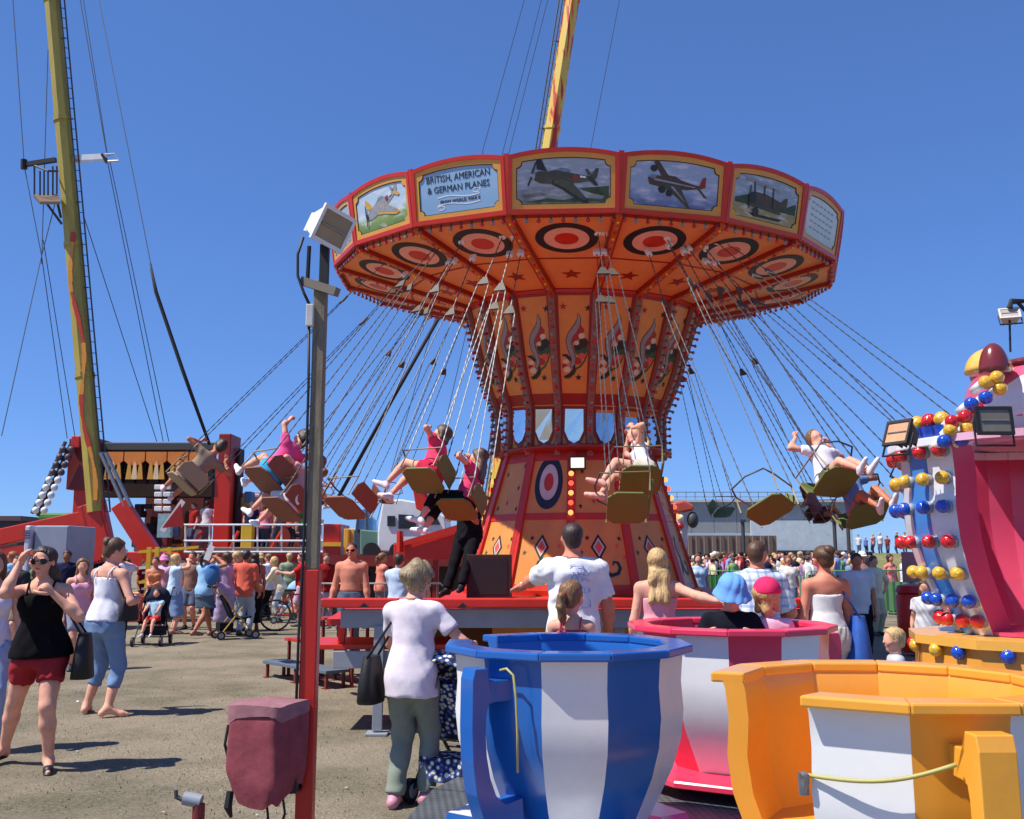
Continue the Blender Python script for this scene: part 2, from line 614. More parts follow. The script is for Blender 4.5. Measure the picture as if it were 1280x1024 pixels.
pm = {n: mat('print_' + n, S(*c), rough=.5, var=v, scale=14) for n, c, v in (
    ('olive', (76, 76, 58), .35), ('dark', (40, 42, 44), .3), ('grey', (110, 114, 110), .3), ('yellow', (214, 160, 56), .2), ('orange', (200, 92, 34), .2),
    ('silver', (150, 152, 158), .3), ('brown', (84, 66, 50), .35), ('redp', (150, 36, 30), .2), ('glass', (120, 140, 156), .3), ('white', (226, 228, 230), .1), ('darkgreen', (58, 76, 44), .4), ('ink', (36, 32, 40), .2))}
PK = list(pm)
PL = [pm[k] for k in PK]
def draw(items):
    mb = MB()
    for i, (c, poly) in enumerate(items):
        z = 0.010 + 0.0012 * i
        mb.prism(poly, z - 0.001, z, PK.index(c))
    return mb
def rotp(poly, a, cx, cy, sx=1, sy=1):
    c, s = math.cos(R_(a)), math.sin(R_(a))
    return [(cx + x * sx * c - y * sy * s, cy + x * sx * s + y * sy * c) for x, y in poly]
FUS = [(-.40, .03), (-.33, .075), (-.2, .08), (-.1, .105), (0, .11), (.08, .075), (.3, .045), (.36, .05), (.42, .15), (.46, .15), (.44, .03), (.4, -.01), (.2, -.05), (-.1, -.085), (-.3, -.08), (-.38, -.05)]
def fighter(cx, cy, a, s, body, under, flip=1, spin='silver'):
    T = lambda p: rotp(p, a, cx, cy, s * flip, s)
    return [(under, T([(-.22, .08), (-.3, .22), (-.34, .27), (-.38, .25), (-.36, .1)])),
            (body, T(FUS)),
            ('glass', T([(-.1, .1), (-.03, .14), (.06, .125), (.1, .08), (0, .085)])),
            (under, T([(-.15, -.03), (.0, .0), (.1, -.03), (.34, -.26), (.36, -.31), (.26, -.3), (-.02, -.14), (-.14, -.09)])),
            (body, T([(-.12, -.03), (.0, -.01), (.1, -.04), (.33, -.26), (.28, -.27), (.0, -.11), (-.12, -.07)])),
            (under, T([(.34, .03), (.4, .02), (.47, -.07), (.43, -.08), (.33, .0)])),
            (body, T([(.32, .06), (.28, .13), (.31, .14), (.38, .06)])),
            ('redp', T(disc(.035, .035, 12, .16, .02))),
            ('white', T([(.22, .045), (.3, .035), (.3, .015), (.22, .02)])),
            (spin, T([(-.44, .03), (-.4, .06), (-.37, .03), (-.38, -.03), (-.42, -.02)])),
            ('dark', T([(-.43, .05), (-.385, .19), (-.365, .185), (-.405, .03)])), ('dark', T([(-.43, .0), (-.47, -.12), (-.45, -.13), (-.405, -.01)]))]
def bomber(cx, cy, a, s):
    T = lambda p: rotp(p, a, cx, cy, s, s)
    return [('brown', T([(-.2, .07), (-.34, .24), (-.31, .28), (-.26, .26), (-.08, .08)])), ('brown', T(FUS[:8] + [(.42, .05), (.42, .02), (.2, -.04), (-.1, -.075), (-.36, -.06)])),
            ('redp', T([(.36, .04), (.39, .16), (.44, .18), (.45, .03)])), ('brown', T([(.36, .02), (.5, -.1), (.46, -.1), (.34, .0)])),
            ('olive', T([(-.16, -.02), (.02, .0), (.1, -.04), (.28, -.29), (.24, -.28), (-.02, -.12), (-.15, -.07)])),
            ('dark', T(disc(.055, .05, 14, -.17, -.1))), ('dark', T(disc(.05, .045, 14, -.06, -.13))), ('dark', T(disc(.05, .045, 14, -.33, .16))),
            ('glass', T([(-.4, .03), (-.33, .075), (-.27, .07), (-.3, .02)])), ('silver', T([(-.3, .03), (.3, .02), (.3, .005), (-.3, .0)])), ('silver', T([(-.02, -.03), (.2, -.22), (.18, -.21), (-.06, -.04)]))]
def biplane(cx, cy, a, s):
    T = lambda p: rotp(p, a, cx, cy, s, s)
    return [('darkgreen', [(-.58, .36), (-.3, .45), (-.1, .36), (.2, .42), (.4, .38), (.58, .46), (.58, .3), (-.58, .3)]), ('dark', T([(-.3, -.2), (.35, -.2), (.3, -.235), (-.2, -.235)])),
            ('brown', T([(-.28, .02), (-.2, .09), (0, .09), (.3, .03), (.38, .1), (.43, .1), (.42, -.03), (.1, -.09), (-.26, -.09)])),
            ('silver', T([(-.4, .26), (.26, .19), (.28, .15), (-.38, .21)])), ('olive', T([(-.34, -.06), (.3, -.1), (.32, -.14), (-.33, -.11)])),
            ('dark', T([(-.24, .22), (-.22, .22), (-.18, -.07), (-.2, -.07)])), ('dark', T([(.12, .19), (.14, .19), (.16, -.08), (.14, -.08)])), ('dark', T([(-.05, .2), (-.03, .2), (-.02, .06), (-.04, .06)])),
            ('dark', T([(-.15, -.1), (-.13, -.1), (-.17, -.2), (-.19, -.2)])), ('dark', T(disc(.06, .06, 14, -.17, -.18))), ('dark', T([(-.31, .16), (-.29, .16), (-.29, -.15), (-.31, -.15)])), ('dark', T(disc(.07, .075, 14, -.25, .0)))]
def text_mesh(body, size, name, material, ext=0.002):
    cu = bpy.data.curves.new(name, 'FONT')
    cu.body = body
    cu.size = size
    cu.align_x = 'CENTER'
    cu.extrude = ext
    cu.resolution_u = 2
    o = bpy.data.objects.new(name, cu)
    COL.objects.link(o)
    dg = bpy.context.evaluated_depsgraph_get()
    me = bpy.data.meshes.new_from_object(o.evaluated_get(dg))
    bpy.data.objects.remove(o)
    me.name = name
    me.materials.clear()
    me.materials.append(material)
    return me
pic_kind = {-3: ('coast', None), -2: ('fields', 'yellow'), -1: ('blue', 'sign'), 0: ('coast', 'fighter'), 1: ('clouds', 'bomber'), 2: ('airfield', 'biplane'), 3: ('pale', 'list')}
for k in range(-8, 10):
    bg, what = pic_kind.get(k, ('clouds', 'bomber'))
    M = sector(k) @ PF
    board = MB().prism(l_gold, -0.02, 0.006)
    board_me = board.mesh('picture_panel', PIC[bg])
    p = place(board_me, 'picture_panel', RIDE, M)
    if what:
        p['label'] = {'sign': 'pale blue lettered board', 'list': 'pale board with faint lettering', 'fighter': 'picture of a grey green fighter plane', 'bomber': 'picture of a brown twin engined plane',
                      'biplane': 'picture of a biplane on a sandy airfield', 'yellow': 'picture of a small plane over green fields'}[what]
    place(fr_me, 'red_frame', p)
    place(gold_me, 'gold_moulding', p)
    place(line_me, 'dark_line', p)
    if what == 'fighter':
        draw([('silver', [(-.59, .3), (-.3, .36), (-.1, .33), (-.2, .28), (-.45, .24), (-.59, .22)]), ('grey', [(-.56, .24), (-.3, .28), (-.22, .24), (-.5, .2)]), ('darkgreen', [(.2, .32), (.59, .34), (.59, .2), (.35, .26)]), ('darkgreen', [(-.5, .15), (-.2, .2), (0, .17), (.2, .21), (.5, .17), (.56, .25), (.58, .16), (.5, .145)])] + fighter(.0, .45, -4, .98, 'olive', 'dark')).build('plane_print', PL, p)
    elif what == 'bomber':
        draw(bomber(0, .42, -6, .95)).build('plane_print', PL, p)
    elif what == 'biplane':
        draw(biplane(-.02, .40, 0, 1.0)).build('plane_print', PL, p)
    elif what == 'yellow':
        draw(fighter(.02, .45, 18, .95, 'silver', 'yellow', 1, 'dark')).build('plane_print', PL, p)
    elif what == 'sign':
        ink = pm['ink']
        o = place(text_mesh('BRITISH, AMERICAN', .112, 'lettering', ink), 'lettering', p, Matrix.Translation((0, .55, .009)) @ Matrix.Diagonal((1.0, 1.15, 1, 1)))
        place(text_mesh('& GERMAN PLANES', .112, 'lettering', ink), 'lettering', p, Matrix.Translation((0, .41, .009)) @ Matrix.Diagonal((1.0, 1.1, 1, 1)))
        place(text_mesh('FROM WORLD WAR II', .062, 'lettering', ink), 'lettering', p, Matrix.Translation((0.02, .258, .009)))
        rb = MB()
        wv = lambda y: [(-.33 + .66 * i / 12, y + .018 * math.sin(i / 12 * 6.28)) for i in range(13)]
        flat_stroke(rb, wv(.335), [.014] * 13, .006, .009)
        flat_stroke(rb, wv(.235), [.014] * 13, .006, .009)
        for sx, y in ((1, .38), (-1, .20)):
            pts = [(sx * (.28 + .055 * math.cos(t)), y + .03 * math.sin(t)) for t in [i * .5 for i in range(12)]]
            flat_stroke(rb, pts, [.012] * 12, .006, .009)
        rb.build('ribbon_scroll', pm['white'], p)
    elif what == 'list':
        for i in range(5):
            o = MB()
            for j in range(6):
                MB().box((-.4 + .15 * j, .25 + .09 * i, .008), (.1, .022, .002)).build('faint_lettering', mat('faint_print', S(150, 160, 160), var=.1), p)
# rim backs, post covers, canopy top cone
post = MB()
a = R_(10)
post.beam((RV * math.sin(a), -RV * math.cos(a) + .0, -.01), (RV * math.sin(a) * 1.03, -RV * 1.03 * math.cos(a), .775), .07, .05, up=(math.sin(a), -math.cos(a), 0))
post_me = post.mesh('corner_post', RED)
for k in range(NP):
    place(post_me, 'corner_post', RIDE, sector(k))
top = MB().lathe([(RV + .05, .72), (2.5, .95), (.6, 1.05), (0.01, 1.06)], 18, M=Matrix.Rotation(R_(A0 + 10 - 90), 4, 'Z'))
top.build('canopy_top', paint(170, 60, 40, .6), RIDE, M=MC)
# underside sectors
RJ, ZJ = 1.95, -0.52
uy = Vector((0, -(AP - RJ * math.cos(a)), -ZJ))
LS = uy.length
uy.normalize()
uz = Vector((1, 0, 0)).cross(uy)
UF = frame((1, 0, 0), uy, uz, (0, -RJ * math.cos(a), ZJ))
w0, w1 = RJ * math.sin(a), HW
def trap(y, inset=0.0):
    w = w0 + (w1 - w0) * y / LS - inset
    return w
def quadstrip(mb, y0, y1, inset, z0, z1, mi=0):
    mb.prism([(-trap(y0, inset), y0), (trap(y0, inset), y0), (trap(y1, inset), y1), (-trap(y1, inset), y1)], z0, z1, mi)
und = MB(); quadstrip(und, 0.0, LS - .005, .004, -.02, 0.0)
und_me = und.mesh('underside_panel', ORANGE2)
edge_mes = []
for y0_, y1_ in ((1.0, 1.03), (LS - .09, LS - .01), (.02, .05)):
    edge = MB(); quadstrip(edge, y0_, y1_, .05, 0.0, .006)
    edge_mes.append(edge.mesh('red_line', DKRED))
ro = [MB().prism(disc(r, r * .96, 36, 0, 1.60), z - .004, z).mesh(nm, m_) for nm, r, z, m_ in (('roundel_ring', .43, .008, NAVY), ('roundel_band', .31, .012, PINKW), ('roundel_centre', .165, .016, RED))]  # the band is white; orange light is put into its pink
st_me = MB().prism(star(5, .15, .065, 0, .52), .002, .008).mesh('star', DKRED)
for k in range(NP):
    p = place(und_me, 'underside_panel', RIDE, sector(k) @ UF)
    for e_me in edge_mes:
        place(e_me, 'red_line', p)
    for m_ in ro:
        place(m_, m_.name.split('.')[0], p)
    place(st_me, 'star', p)
rib = MB()
d0 = Vector((0, -RJ, ZJ - .03)); d1 = Vector((0, -RV + .02, -.03))
rib.beam(d0, d1, .085, .08)
rib_me = rib.mesh('underside_rib', paint(206, 96, 34, .4))
ribb_mes = []
for s_ in (-1, 1):
    ribb = MB()
    ribb.beam(d0 + Vector((s_ * .055, 0, .0)), d1 + Vector((s_ * .055, 0, 0)), .022, .06)
    ribb_mes.append(ribb.mesh('red_edge', DKRED))
rbul = MB()
for i in range(15):
    q = d0.lerp(d1, (i + .5) / 15)
    rbul.sphere((q.x, q.y, q.z - .055), .022, 6, 4, i % 3)
rbul_me = rbul.mesh('bulb_row', [BULB_R, CAPGREY, BULB_Y], smooth=180)
for k in range(NP):
    p = place(rib_me, 'underside_rib', RIDE, rib_at(k))
    for m_ in ribb_mes:
        place(m_, 'red_edge', p)
    tag(place(rbul_me, 'bulb_row', p), kind='stuff')
# joint ring
pr = [(RJ + .045, ZJ - .05), (RJ + .045, ZJ + .0), (RJ - .03, ZJ + .0), (RJ - .03, ZJ - .05), (RJ + .045, ZJ - .05)]
MB().lathe(pr, 18, M=Matrix.Rotation(R_(A0 + 10 - 90), 4, 'Z'), caps=False).build('joint_ring', RED, RIDE, M=MC)
# flared upper tower, turning with the canopy
PROF = [(1.95, -.55), (1.79, -1.1), (1.63, -1.68), (1.46, -2.12), (1.38, -2.32), (1.40, -3.02)]
def flare_pt(u, s, off=0.0):
    """u across the panel (-.5...5), s metres down the slope from the joint; off along the outward normal."""
    L = 0
    for i in range(len(PROF) - 1):
        (r0, z0), (r1, z1) = PROF[i], PROF[i + 1]
        l = math.hypot(r1 - r0, z1 - z0)
        if s <= L + l or i == len(PROF) - 2:
            t = (s - L) / l
            r = r0 + (r1 - r0) * t
            z = z0 + (z1 - z0) * t
            nr, nz = -(z1 - z0) / l, (r1 - r0) / l
            r += nr * off; z += nz * off
            return Vector((u * 2 * r * math.sin(a), -r * math.cos(a), z))
        L += l
FLEN = sum(math.hypot(PROF[i + 1][0] - PROF[i][0], PROF[i + 1][1] - PROF[i][1]) for i in range(len(PROF) - 1))
def warp(mb):
    mb.v = [tuple(flare_pt(x, y, z)) for x, y, z in mb.v]
    return mb
def flare_strip(s0, s1, u, z0, z1, mi=0, n=8, mb=None):
    mb = mb or MB()
    vs = []; fs = []
    for i in range(n + 1):
        s = s0 + (s1 - s0) * i / n
        vs += [(-u, s, z1), (u, s, z1), (-u, s, z0), (u, s, z0)]
    for i in range(n):
        b_ = 4 * i
        fs += [(b_, b_ + 1, b_ + 5, b_ + 4), (b_ + 1, b_ + 3, b_ + 7, b_ + 5), (b_ + 2, b_, b_ + 4, b_ + 6)]
    fs += [(0, 2, 3, 1), (4 * n, 4 * n + 1, 4 * n + 3, 4 * n + 2)]
    mb.add(vs, fs, mi)
    return mb
fl_me = warp(flare_strip(0, FLEN, .5, -.03, 0, n=12)).mesh('flare_panel', [ORANGE])
rl_mes = []
for s0_, s1_, u_ in ((1.58, 1.78, .5), (FLEN - .1, FLEN - .001, .5), (.0, .06, .5)):
    rl_mes.append(warp(flare_strip(s0_, s1_, u_, 0, .006, n=3)).mesh('red_border', DKRED))
for sg in (-1, 1):
    b_ = MB(); flare_strip(0, FLEN - .002, .045, 0, .005, n=12, mb=b_)
    b_.v = [(x + sg * .405, y, z) for x, y, z in b_.v]
    rl_mes.append(warp(b_).mesh('red_border', DKRED))
ORN = ['grey', 'redo', 'cream', 'blackgreen', 'green', 'pinkred', 'black']
ORM = [paint(150, 146, 140, .5), paint(168, 40, 30, .5), paint(226, 206, 170, .5), paint(30, 38, 30, .5), paint(50, 92, 48, .5), paint(222, 84, 70, .5), paint(34, 34, 34, .5)]
orn = MB()
def ox(x, y):
    return ((x - 380) / 220 * .82, .12 + (y - 20) / 670 * 1.5)
def opoly(c, pts, z):
    orn.prism([ox(*p) for p in pts], z - .003, z, ORN.index(c))
def ost(c, pts, ws, z):
    P = [ox(*p) for p in pts]
    # width is given in picture units across the panel; scale the cross direction by hand
    L = []; Rr = []
    for i, p in enumerate(pts):
        a_ = pts[max(i - 1, 0)]; b_ = pts[min(i + 1, len(pts) - 1)]
        dx, dy = b_[0] - a_[0], b_[1] - a_[1]
        l = math.hypot(dx, dy) or 1
        nx, ny = -dy / l, dx / l
        L.append(ox(p[0] + nx * ws[i] / 2, p[1] + ny * ws[i] / 2)); Rr.append(ox(p[0] - nx * ws[i] / 2, p[1] - ny * ws[i] / 2))
    n = len(pts)
    vs = [(p[0], p[1], z) for p in L] + [(p[0], p[1], z) for p in Rr]
    orn.add(vs, [(i, i + 1, n + i + 1, n + i) for i in range(n - 1)], ORN.index(c))
SW = [(405, 112), (413, 150), (405, 190), (385, 225), (358, 262), (345, 300), (350, 345), (366, 390), (378, 430), (372, 465), (352, 490)]
ost('black', SW, [8, 26, 40, 46, 46, 44, 42, 40, 38, 32, 18], .004)
ost('grey', SW, [4, 18, 30, 36, 36, 34, 32, 30, 28, 22, 10], .007)
opoly('redo', [(424, 195), (448, 225), (440, 260), (405, 300), (372, 315), (366, 285), (392, 240)], .006)
opoly('cream', [(p[0], p[1]) for p in disc(22, 20, 10, 432, 270)], .008)
opoly('cream', [(p[0], p[1]) for p in disc(18, 16, 10, 398, 318)], .008)
opoly('green', [(p[0], p[1]) for p in disc(46, 46, 14, 428, 362)], .005)
opoly('blackgreen', [(p[0], p[1]) for p in disc(34, 34, 12, 444, 318)], .0065)
opoly('blackgreen', [(p[0], p[1]) for p in disc(30, 26, 12, 408, 345)], .0075)
opoly('pinkred', [(p[0], p[1]) for p in disc(24, 22, 10, 434, 408)], .008)
opoly('redo', [(p[0], p[1]) for p in disc(26, 26, 10, 408, 442)], .007)
ost('green', [(470, 330), (474, 390), (455, 440), (425, 480), (392, 500), (380, 530), (345, 560), (305, 566)], [4, 8, 12, 14, 14, 14, 12, 4], .004)
ost('black', [(296, 402), (325, 404), (350, 428), (352, 446)], [8, 22, 22, 6], .006)
opoly('cream', [(p[0], p[1]) for p in disc(24, 16, 10, 322, 446)], .005)
opoly('redo', [(p[0], p[1]) for p in disc(20, 16, 10, 312, 478)], .005)
opoly('cream', [(p[0], p[1]) for p in disc(28, 22, 10, 330, 502)], .006)
ost('black', [(384, 468), (380, 505), (356, 535), (322, 552), (302, 552)], [10, 22, 24, 20, 6], .007)
for c, x, y in (('black', 470, 80), ('redo', 312, 68), ('blackgreen', 413, 558)):
    orn.prism([ox(*p) for p in star(5, 26, 11, x, y, -math.pi / 2)], .002, .005, ORN.index(c))
orn.v = [(-x, y, z) if False else (x, y, z) for x, y, z in orn.v]
orn_me = warp(orn).mesh('scroll_ornament', ORM)
shield = [(-.29, 1.83), (.29, 1.83), (.30, 2.18), (.17, 2.32), (0, 2.37), (-.17, 2.32), (-.30, 2.18)]
shield2 = [(-.36, 1.78), (.36, 1.78), (.37, 2.21), (.2, 2.38), (0, 2.44), (-.2, 2.38), (-.37, 2.21)]
smb = MB().prism(shield, .003, .012)
mir_me = warp(smb).mesh('mirror', MIRROR)
sfr = MB().ring(shield2, shield, .0, .016)
mfr_me = warp(sfr).mesh('mirror_frame', DKRED)
for k in range(NP):
    p = place(fl_me, 'flare_panel', RIDE, sector(k))
    for m_ in rl_mes:
        place(m_, 'red_border', p)
    place(orn_me, 'scroll_ornament', p)
    ct = Vector((0, -1.37, -2.6))
    q = place(mir_me, 'mirror', p, Matrix.Translation(ct) @ Matrix.Rotation(R_((0, -7, -11, -6, -9, 3)[k % 6] if k < 4 else (2, -1, 3)[k % 3]), 4, 'X') @ Matrix.Translation(-ct) @ Matrix.Translation((0, -.02, 0)))
    place(mfr_me, 'mirror_frame', p)
# ribs of the flare with lamp holders standing out
frib = MB()
hold = MB()
def rib_pt(s, off):
    q = flare_pt(0, s, off)
    return Vector((0, q.y / math.cos(a), q.z))
for i in range(14):
    s0_, s1_ = FLEN * i / 14, FLEN * (i + 1) / 14
    frib.beam(rib_pt(s0_, .03), rib_pt(s1_, .03), .10, .07, up=(0, -1, 0))
n_h = 22
for i in range(n_h):
    s_ = FLEN * (i + .5) / n_h
    hold.tube([rib_pt(s_, .05), rib_pt(s_, .11)], .016, 5, 0)
    c = rib_pt(s_, .125)
    hold.sphere(c, .03, 6, 4, (1, 2, 3)[i % 3])
    c2 = rib_pt(s_, .068)
    hold.box(c2, (.06, .012, .055), 4 if i % 2 else 1)
frib_me = frib.mesh('flare_rib', paint(150, 104, 84, .5))
hold_me = hold.mesh('lamp_row', [DKGREY, BULB_R, paint(150, 80, 50, .4), CAPGREY, CAPGREY], smooth=40)
for k in range(NP):
    p = place(frib_me, 'flare_rib', RIDE, rib_at(k))
    tag(place(hold_me, 'lamp_row', p), kind='stuff')
# fringe of small lamps hanging under the far rim, one row per canopy side
frg = MB()
for i in range(9):
    x = -HW + W * (i + .5) / 9
    frg.tube([(x, -AP + .03, -.01), (x, -AP + .03, -.06)], .014, 5, 0)
    frg.sphere((x, -AP + .03, -.085), .03, 6, 4, 1 + i % 2)
frg_me = frg.mesh('rim_lamp_row', [DKGREY, BULB_R, CAPGREY], smooth=40)
for k in range(NP):
    tag(place(frg_me, 'rim_lamp_row', RIDE, sector(k)), kind='stuff')
# lower tower: twelve sides
NT, B0 = 12, -8.0
TWM = Matrix.Translation((-.10, 0, 0))
TR0, TR1, TZ0, TZ1 = 1.26, 1.90, 3.20, 1.08
tp = lambda s, z: None
def tower_face_pt(u, z, off=0.0):
    t = (TZ0 - z) / (TZ0 - TZ1)
    r = TR0 + (TR1 - TR0) * t
    ca, sa = math.cos(R_(15)), math.sin(R_(15))
    sl = math.atan2((TR1 - TR0) * ca, TZ0 - TZ1)
    return Vector((u * 2 * r * sa, -r * ca - off * math.cos(sl), z + off * math.sin(sl)))
def twarp(mb):
    mb.v = [tuple(tower_face_pt(x, y, z)) for x, y, z in mb.v]
    return mb
tf_me = twarp(MB().prism([(-.5, TZ1), (.5, TZ1), (.5, TZ0), (-.5, TZ0)], -.03, 0)).mesh('tower_face', ORANGE)
tb_mes = []
for z0_, z1_ in ((2.14, 2.24), (TZ1, TZ1 + .1), (TZ0 - .14, TZ0)):
    tb = MB()
    tb.prism([(-.5, z0_), (.5, z0_), (.5, z1_), (-.5, z1_)], 0, .012)
    tb_mes.append(twarp(tb).mesh('red_rail', RED))
rnd = MB()
rnd.prism([(x * .62, y) for x, y in disc(.5, .42, 32, 0, 2.72)], 0, .004, 0)
rnd.prism([(x * .62, y) for x, y in disc(.33, .28, 32, 0, 2.72)], .004, .008, 1)
rnd.prism([(x * .62, y) for x, y in disc(.17, .14, 28, 0, 2.72)], .008, .012, 2)
rnd_me = twarp(rnd).mesh('roundel', [NAVY, paint(214, 196, 186, .5), RED])
star_mes = []
for x, y, c in ((-.25, 2.88, 0), (.22, 2.65, 0), (-.05, 2.42, 1), (.3, 3.0, 0), (-.3, 2.34, 0), (.28, 2.32, 0)):
    star_mes.append(twarp(MB().prism([(p[0] / .95, p[1]) for p in star(5, .045, .018, x, y)], 0, .004)).mesh('painted_star', [BLACK, RED][c]))
jor = MB()
def jst(pts, ws, c, z):
    L, Rr = stroke(pts, ws)
    n = len(pts)
    f = lambda p: (p[0] / .95, p[1], z)
    jor.add([f(p) for p in L] + [f(p) for p in Rr], [(i, n + i, n + i + 1, i + 1) for i in range(n - 1)], c)
curl = [(-.02, 1.86), (.0, 1.70), (.06, 1.56), (.15, 1.51), (.25, 1.54), (.29, 1.62), (.26, 1.70), (.2, 1.71), (.18, 1.66)]
jst(curl, [.06, .09, .09, .08, .075, .07, .06, .05, .03], 2, .002)
jst(curl, [.035, .06, .06, .05, .045, .04, .035, .03, .015], 0, .004)
jst([(-.02, 1.72), (-.06, 1.6), (-.16, 1.5)], [.08, .07, .01], 0, .005)
for s_, c, z in ((1.0, 0, .006), (.72, 3, .008), (.5, 1, .010)):
    jor.prism([(x * s_ / .95 - .02, 1.93 + y * s_) for x, y in ((0, .2), (.13, 0), (0, -.2), (-.13, 0))], z - .002, z, c)
for x, y, c in ((-.2, 2.07, 0), (.28, 1.95, 1), (.33, 2.06, 0), (-.3, 1.85, 4), (.38, 1.78, 1)):
    jor.prism([(p[0] / .95, p[1]) for p in star(5, .045, .018, x, y)], 0, .004, c)
jor.v = [(x, 1.08 + (y - 1.27) * .98, z) for x, y, z in jor.v]
jor_me = twarp(jor).mesh('painted_scroll', [BLACK, paint(226, 90, 76, .5), paint(120, 140, 110, .5), paint(200, 196, 180, .5), GREEN])
for k in range(NT):
    M = TWM @ Matrix.Rotation(R_(B0 + 15 + 30 * k), 4, 'Z')
    p = place(tf_me, 'tower_face', RIDE, M)
    for m_ in tb_mes:
        place(m_, 'red_rail', p)
    place(jor_me, 'painted_scroll', p)
    if k % 2 == 1:
        place(rnd_me, 'roundel', p)
    else:
        for m_ in star_mes:
            place(m_, 'painted_star', p)
cb = MB()
cb.beam((0, -TR0 - .005, TZ0), (0, -TR1 - .005, TZ1), .13, .05, up=(0, -1, 0))
cb_me = cb.mesh('corner_bar', RED)
for k in range(NT):
    p = place(cb_me, 'corner_bar', RIDE, TWM @ Matrix.Rotation(R_(B0 + 30 * k), 4, 'Z'))
    if k in (0, 3, 6, 9):
        bl = MB()
        for i in range(5):
            z = 2.84 - .15 * i
            r = TR0 + (TR1 - TR0) * (TZ0 - z) / (TZ0 - TZ1)
            bl.tube([(0, -r - .02, z), (0, -r - .05, z)], .05, 8, 2)
            bl.sphere((0, -r - .07, z), .042, 8, 5, i % 2)
        bl.build('bulb_row', [mat('bulb_amber_lit', S(240, 160, 70), rough=.25, emit=(1, .45, .12, 1.2)), mat('bulb_red_lit', S(230, 60, 40), rough=.25, emit=(1, .12, .05, 1.2)), DKRED], p, smooth=50)
# plinth and collar
MB().lathe([(2.0, 1.021), (2.0, 1.10), (1.88, 1.10)], 12, M=TWM @ Matrix.Rotation(R_(B0 - 90), 4, 'Z')).build('plinth', RED, RIDE)
MB().lathe([(1.22, TZ0 - .02), (1.40, TZ0 + .01), (1.46, TZ0 + .05), (1.46, TZ0 + .08), (1.36, TZ0 + .11)], 36).build('collar', DKRED, RIDE)
MB().tube([(0, 0, 1.2), (0, 0, 6)], .5, 12).build('core', DKGREY, RIDE)
# yellow board with small lamp standing on tower face
fl = MB()
fl.box((-.0, -1.47, 3.0), (.2, .03, .15), 0, Matrix.Rotation(R_(B0), 4, 'Z') @ Matrix.Rotation(R_(12), 4, 'Y') if False else Matrix.Rotation(R_(B0), 4, 'Z'))
fl.box((0, -1.41, 3.0), (.24, .1, .19), 1, Matrix.Rotation(R_(B0), 4, 'Z'))
fl.build('flood_lamp', [mat('lamp_face_pale', S(244, 240, 214), rough=.15, var=.05, emit=(1, .95, .75, .8)), BLACK], RIDE)
# deck: a slab on a grey frame, legs to the ground
DECK = [(-1.72, 8.97), (3.12, 8.97), (3.6, 13.0), (3.6, 19.0), (-.95, 19.0), (-1.0, 13.2), (-2.0, 12.6)]
dk = thing('carousel_deck', 'red topped deck on grey steel beams under the swing carousel', 'ride platform', (0, 0, 0))
m_ = MB().prism([(x, max(y, 9.1)) for x, y in DECK], .965, 1.02)
m_.build('deck_slab', paint(206, 44, 30, .5, .4), dk)
lip = MB()
lip.prism([(-1.80, 1.16), (-1.74, 1.215), (3.1, 1.215), (3.1, 1.13), (-1.70, 1.13)], 0, .13, 0, Matrix.Translation((0, 9.07, 0)) @ Matrix.Rotation(R_(90), 4, 'X'))
lip.build('front_lip', paint(214, 44, 30, .45, .35), dk, bevel=.012)
fb = MB()
fb.box((.72, 9.06, 1.03), (4.6, .06, .17))
fb.build('front_beam', GREY, dk, bevel=.006)
fb2 = MB()
fb2.box((-1.12, 9.10, .655), (1.06, .05, .155))
fb2.build('lower_beam', GREY, dk, bevel=.006)
MB().box((-1.2, 9.55, .765), (1.5, .85, .045)).build('lower_tread', RED, dk, bevel=.006)
for x, y in ((-1.22, 9.03), (-1.05, 9.6), (1.0, 9.12), (2.9, 9.12), (1.0, 13), (3.3, 13.5)):
    lg = MB()
    lg.box((x, y, .50), (.09, .06, .93))
    lg.box((x, y, .012), (.2, .2, .024))
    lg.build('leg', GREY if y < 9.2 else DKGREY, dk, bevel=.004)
for x in (-1.62, -.55):
    MB().box((x, 9.35, .84), (.06, .06, .33)).build('red_post', RED, dk)
for x in (-1.35, -.45, .5, 1.4, 2.4):
    nt_ = MB()
    nt_.prism([(-.05, 0), (.05, 0), (0, .045)], -.01, .01, 0, Matrix.Translation((x, 8.938, 1.132)) @ Matrix.Rotation(R_(90), 4, 'X'))
    nt_.build('deck_notch', BLACK, dk)
MB().box((-.75, 11.2, .72), (1.1, .03, .42)).build('apron_board', paint(120, 78, 36, .6), dk)
MB().box((.6, 9.9, .80), (1.6, .03, .28)).build('apron_board', GOLD, dk)
# diagonal front steps at the left corner
sd = Vector((1.07, -1.2, 0)).normalized()
sn = Vector((.75, .66, 0)).normalized()
c0 = Vector((-3.33, 13.2, 0))
stp = thing('step_unit', 'fold out entry steps with a blue grey tread and red treads left of the deck', 'steps', c0)
for i, (z, m_, L0, L1) in enumerate(((.22, paint(92, 106, 120, .55, .4), 0, 1.62), (.5, RED, 0.0, 1.7), (.78, RED, .35, 1.9))):
    b0 = c0 + sn * .31 * i
    t = MB()
    p0 = b0 + sd * L0; p1 = b0 + sd * L1
    M = frame(sd, sn, (0, 0, 1), p0)
    t.box(((L1 - L0) / 2, .16, z - .02), (L1 - L0, .33, .04), 0, M)
    o = t.build('tread', m_, stp, world=True, bevel=.005)
    for u in (0.06, (L1 - L0) * .5, L1 - L0 - .06):
        for v in (.04, .28):
            g_ = MB().box((u, v, (z - .04) / 2), (.035, .035, z - .04), 0, M)
            g_.box((u, v, .006), (.09, .09, .012), 0, M)
            g_.build('leg', paint(120, 40, 30, .6, .4), stp, world=True)
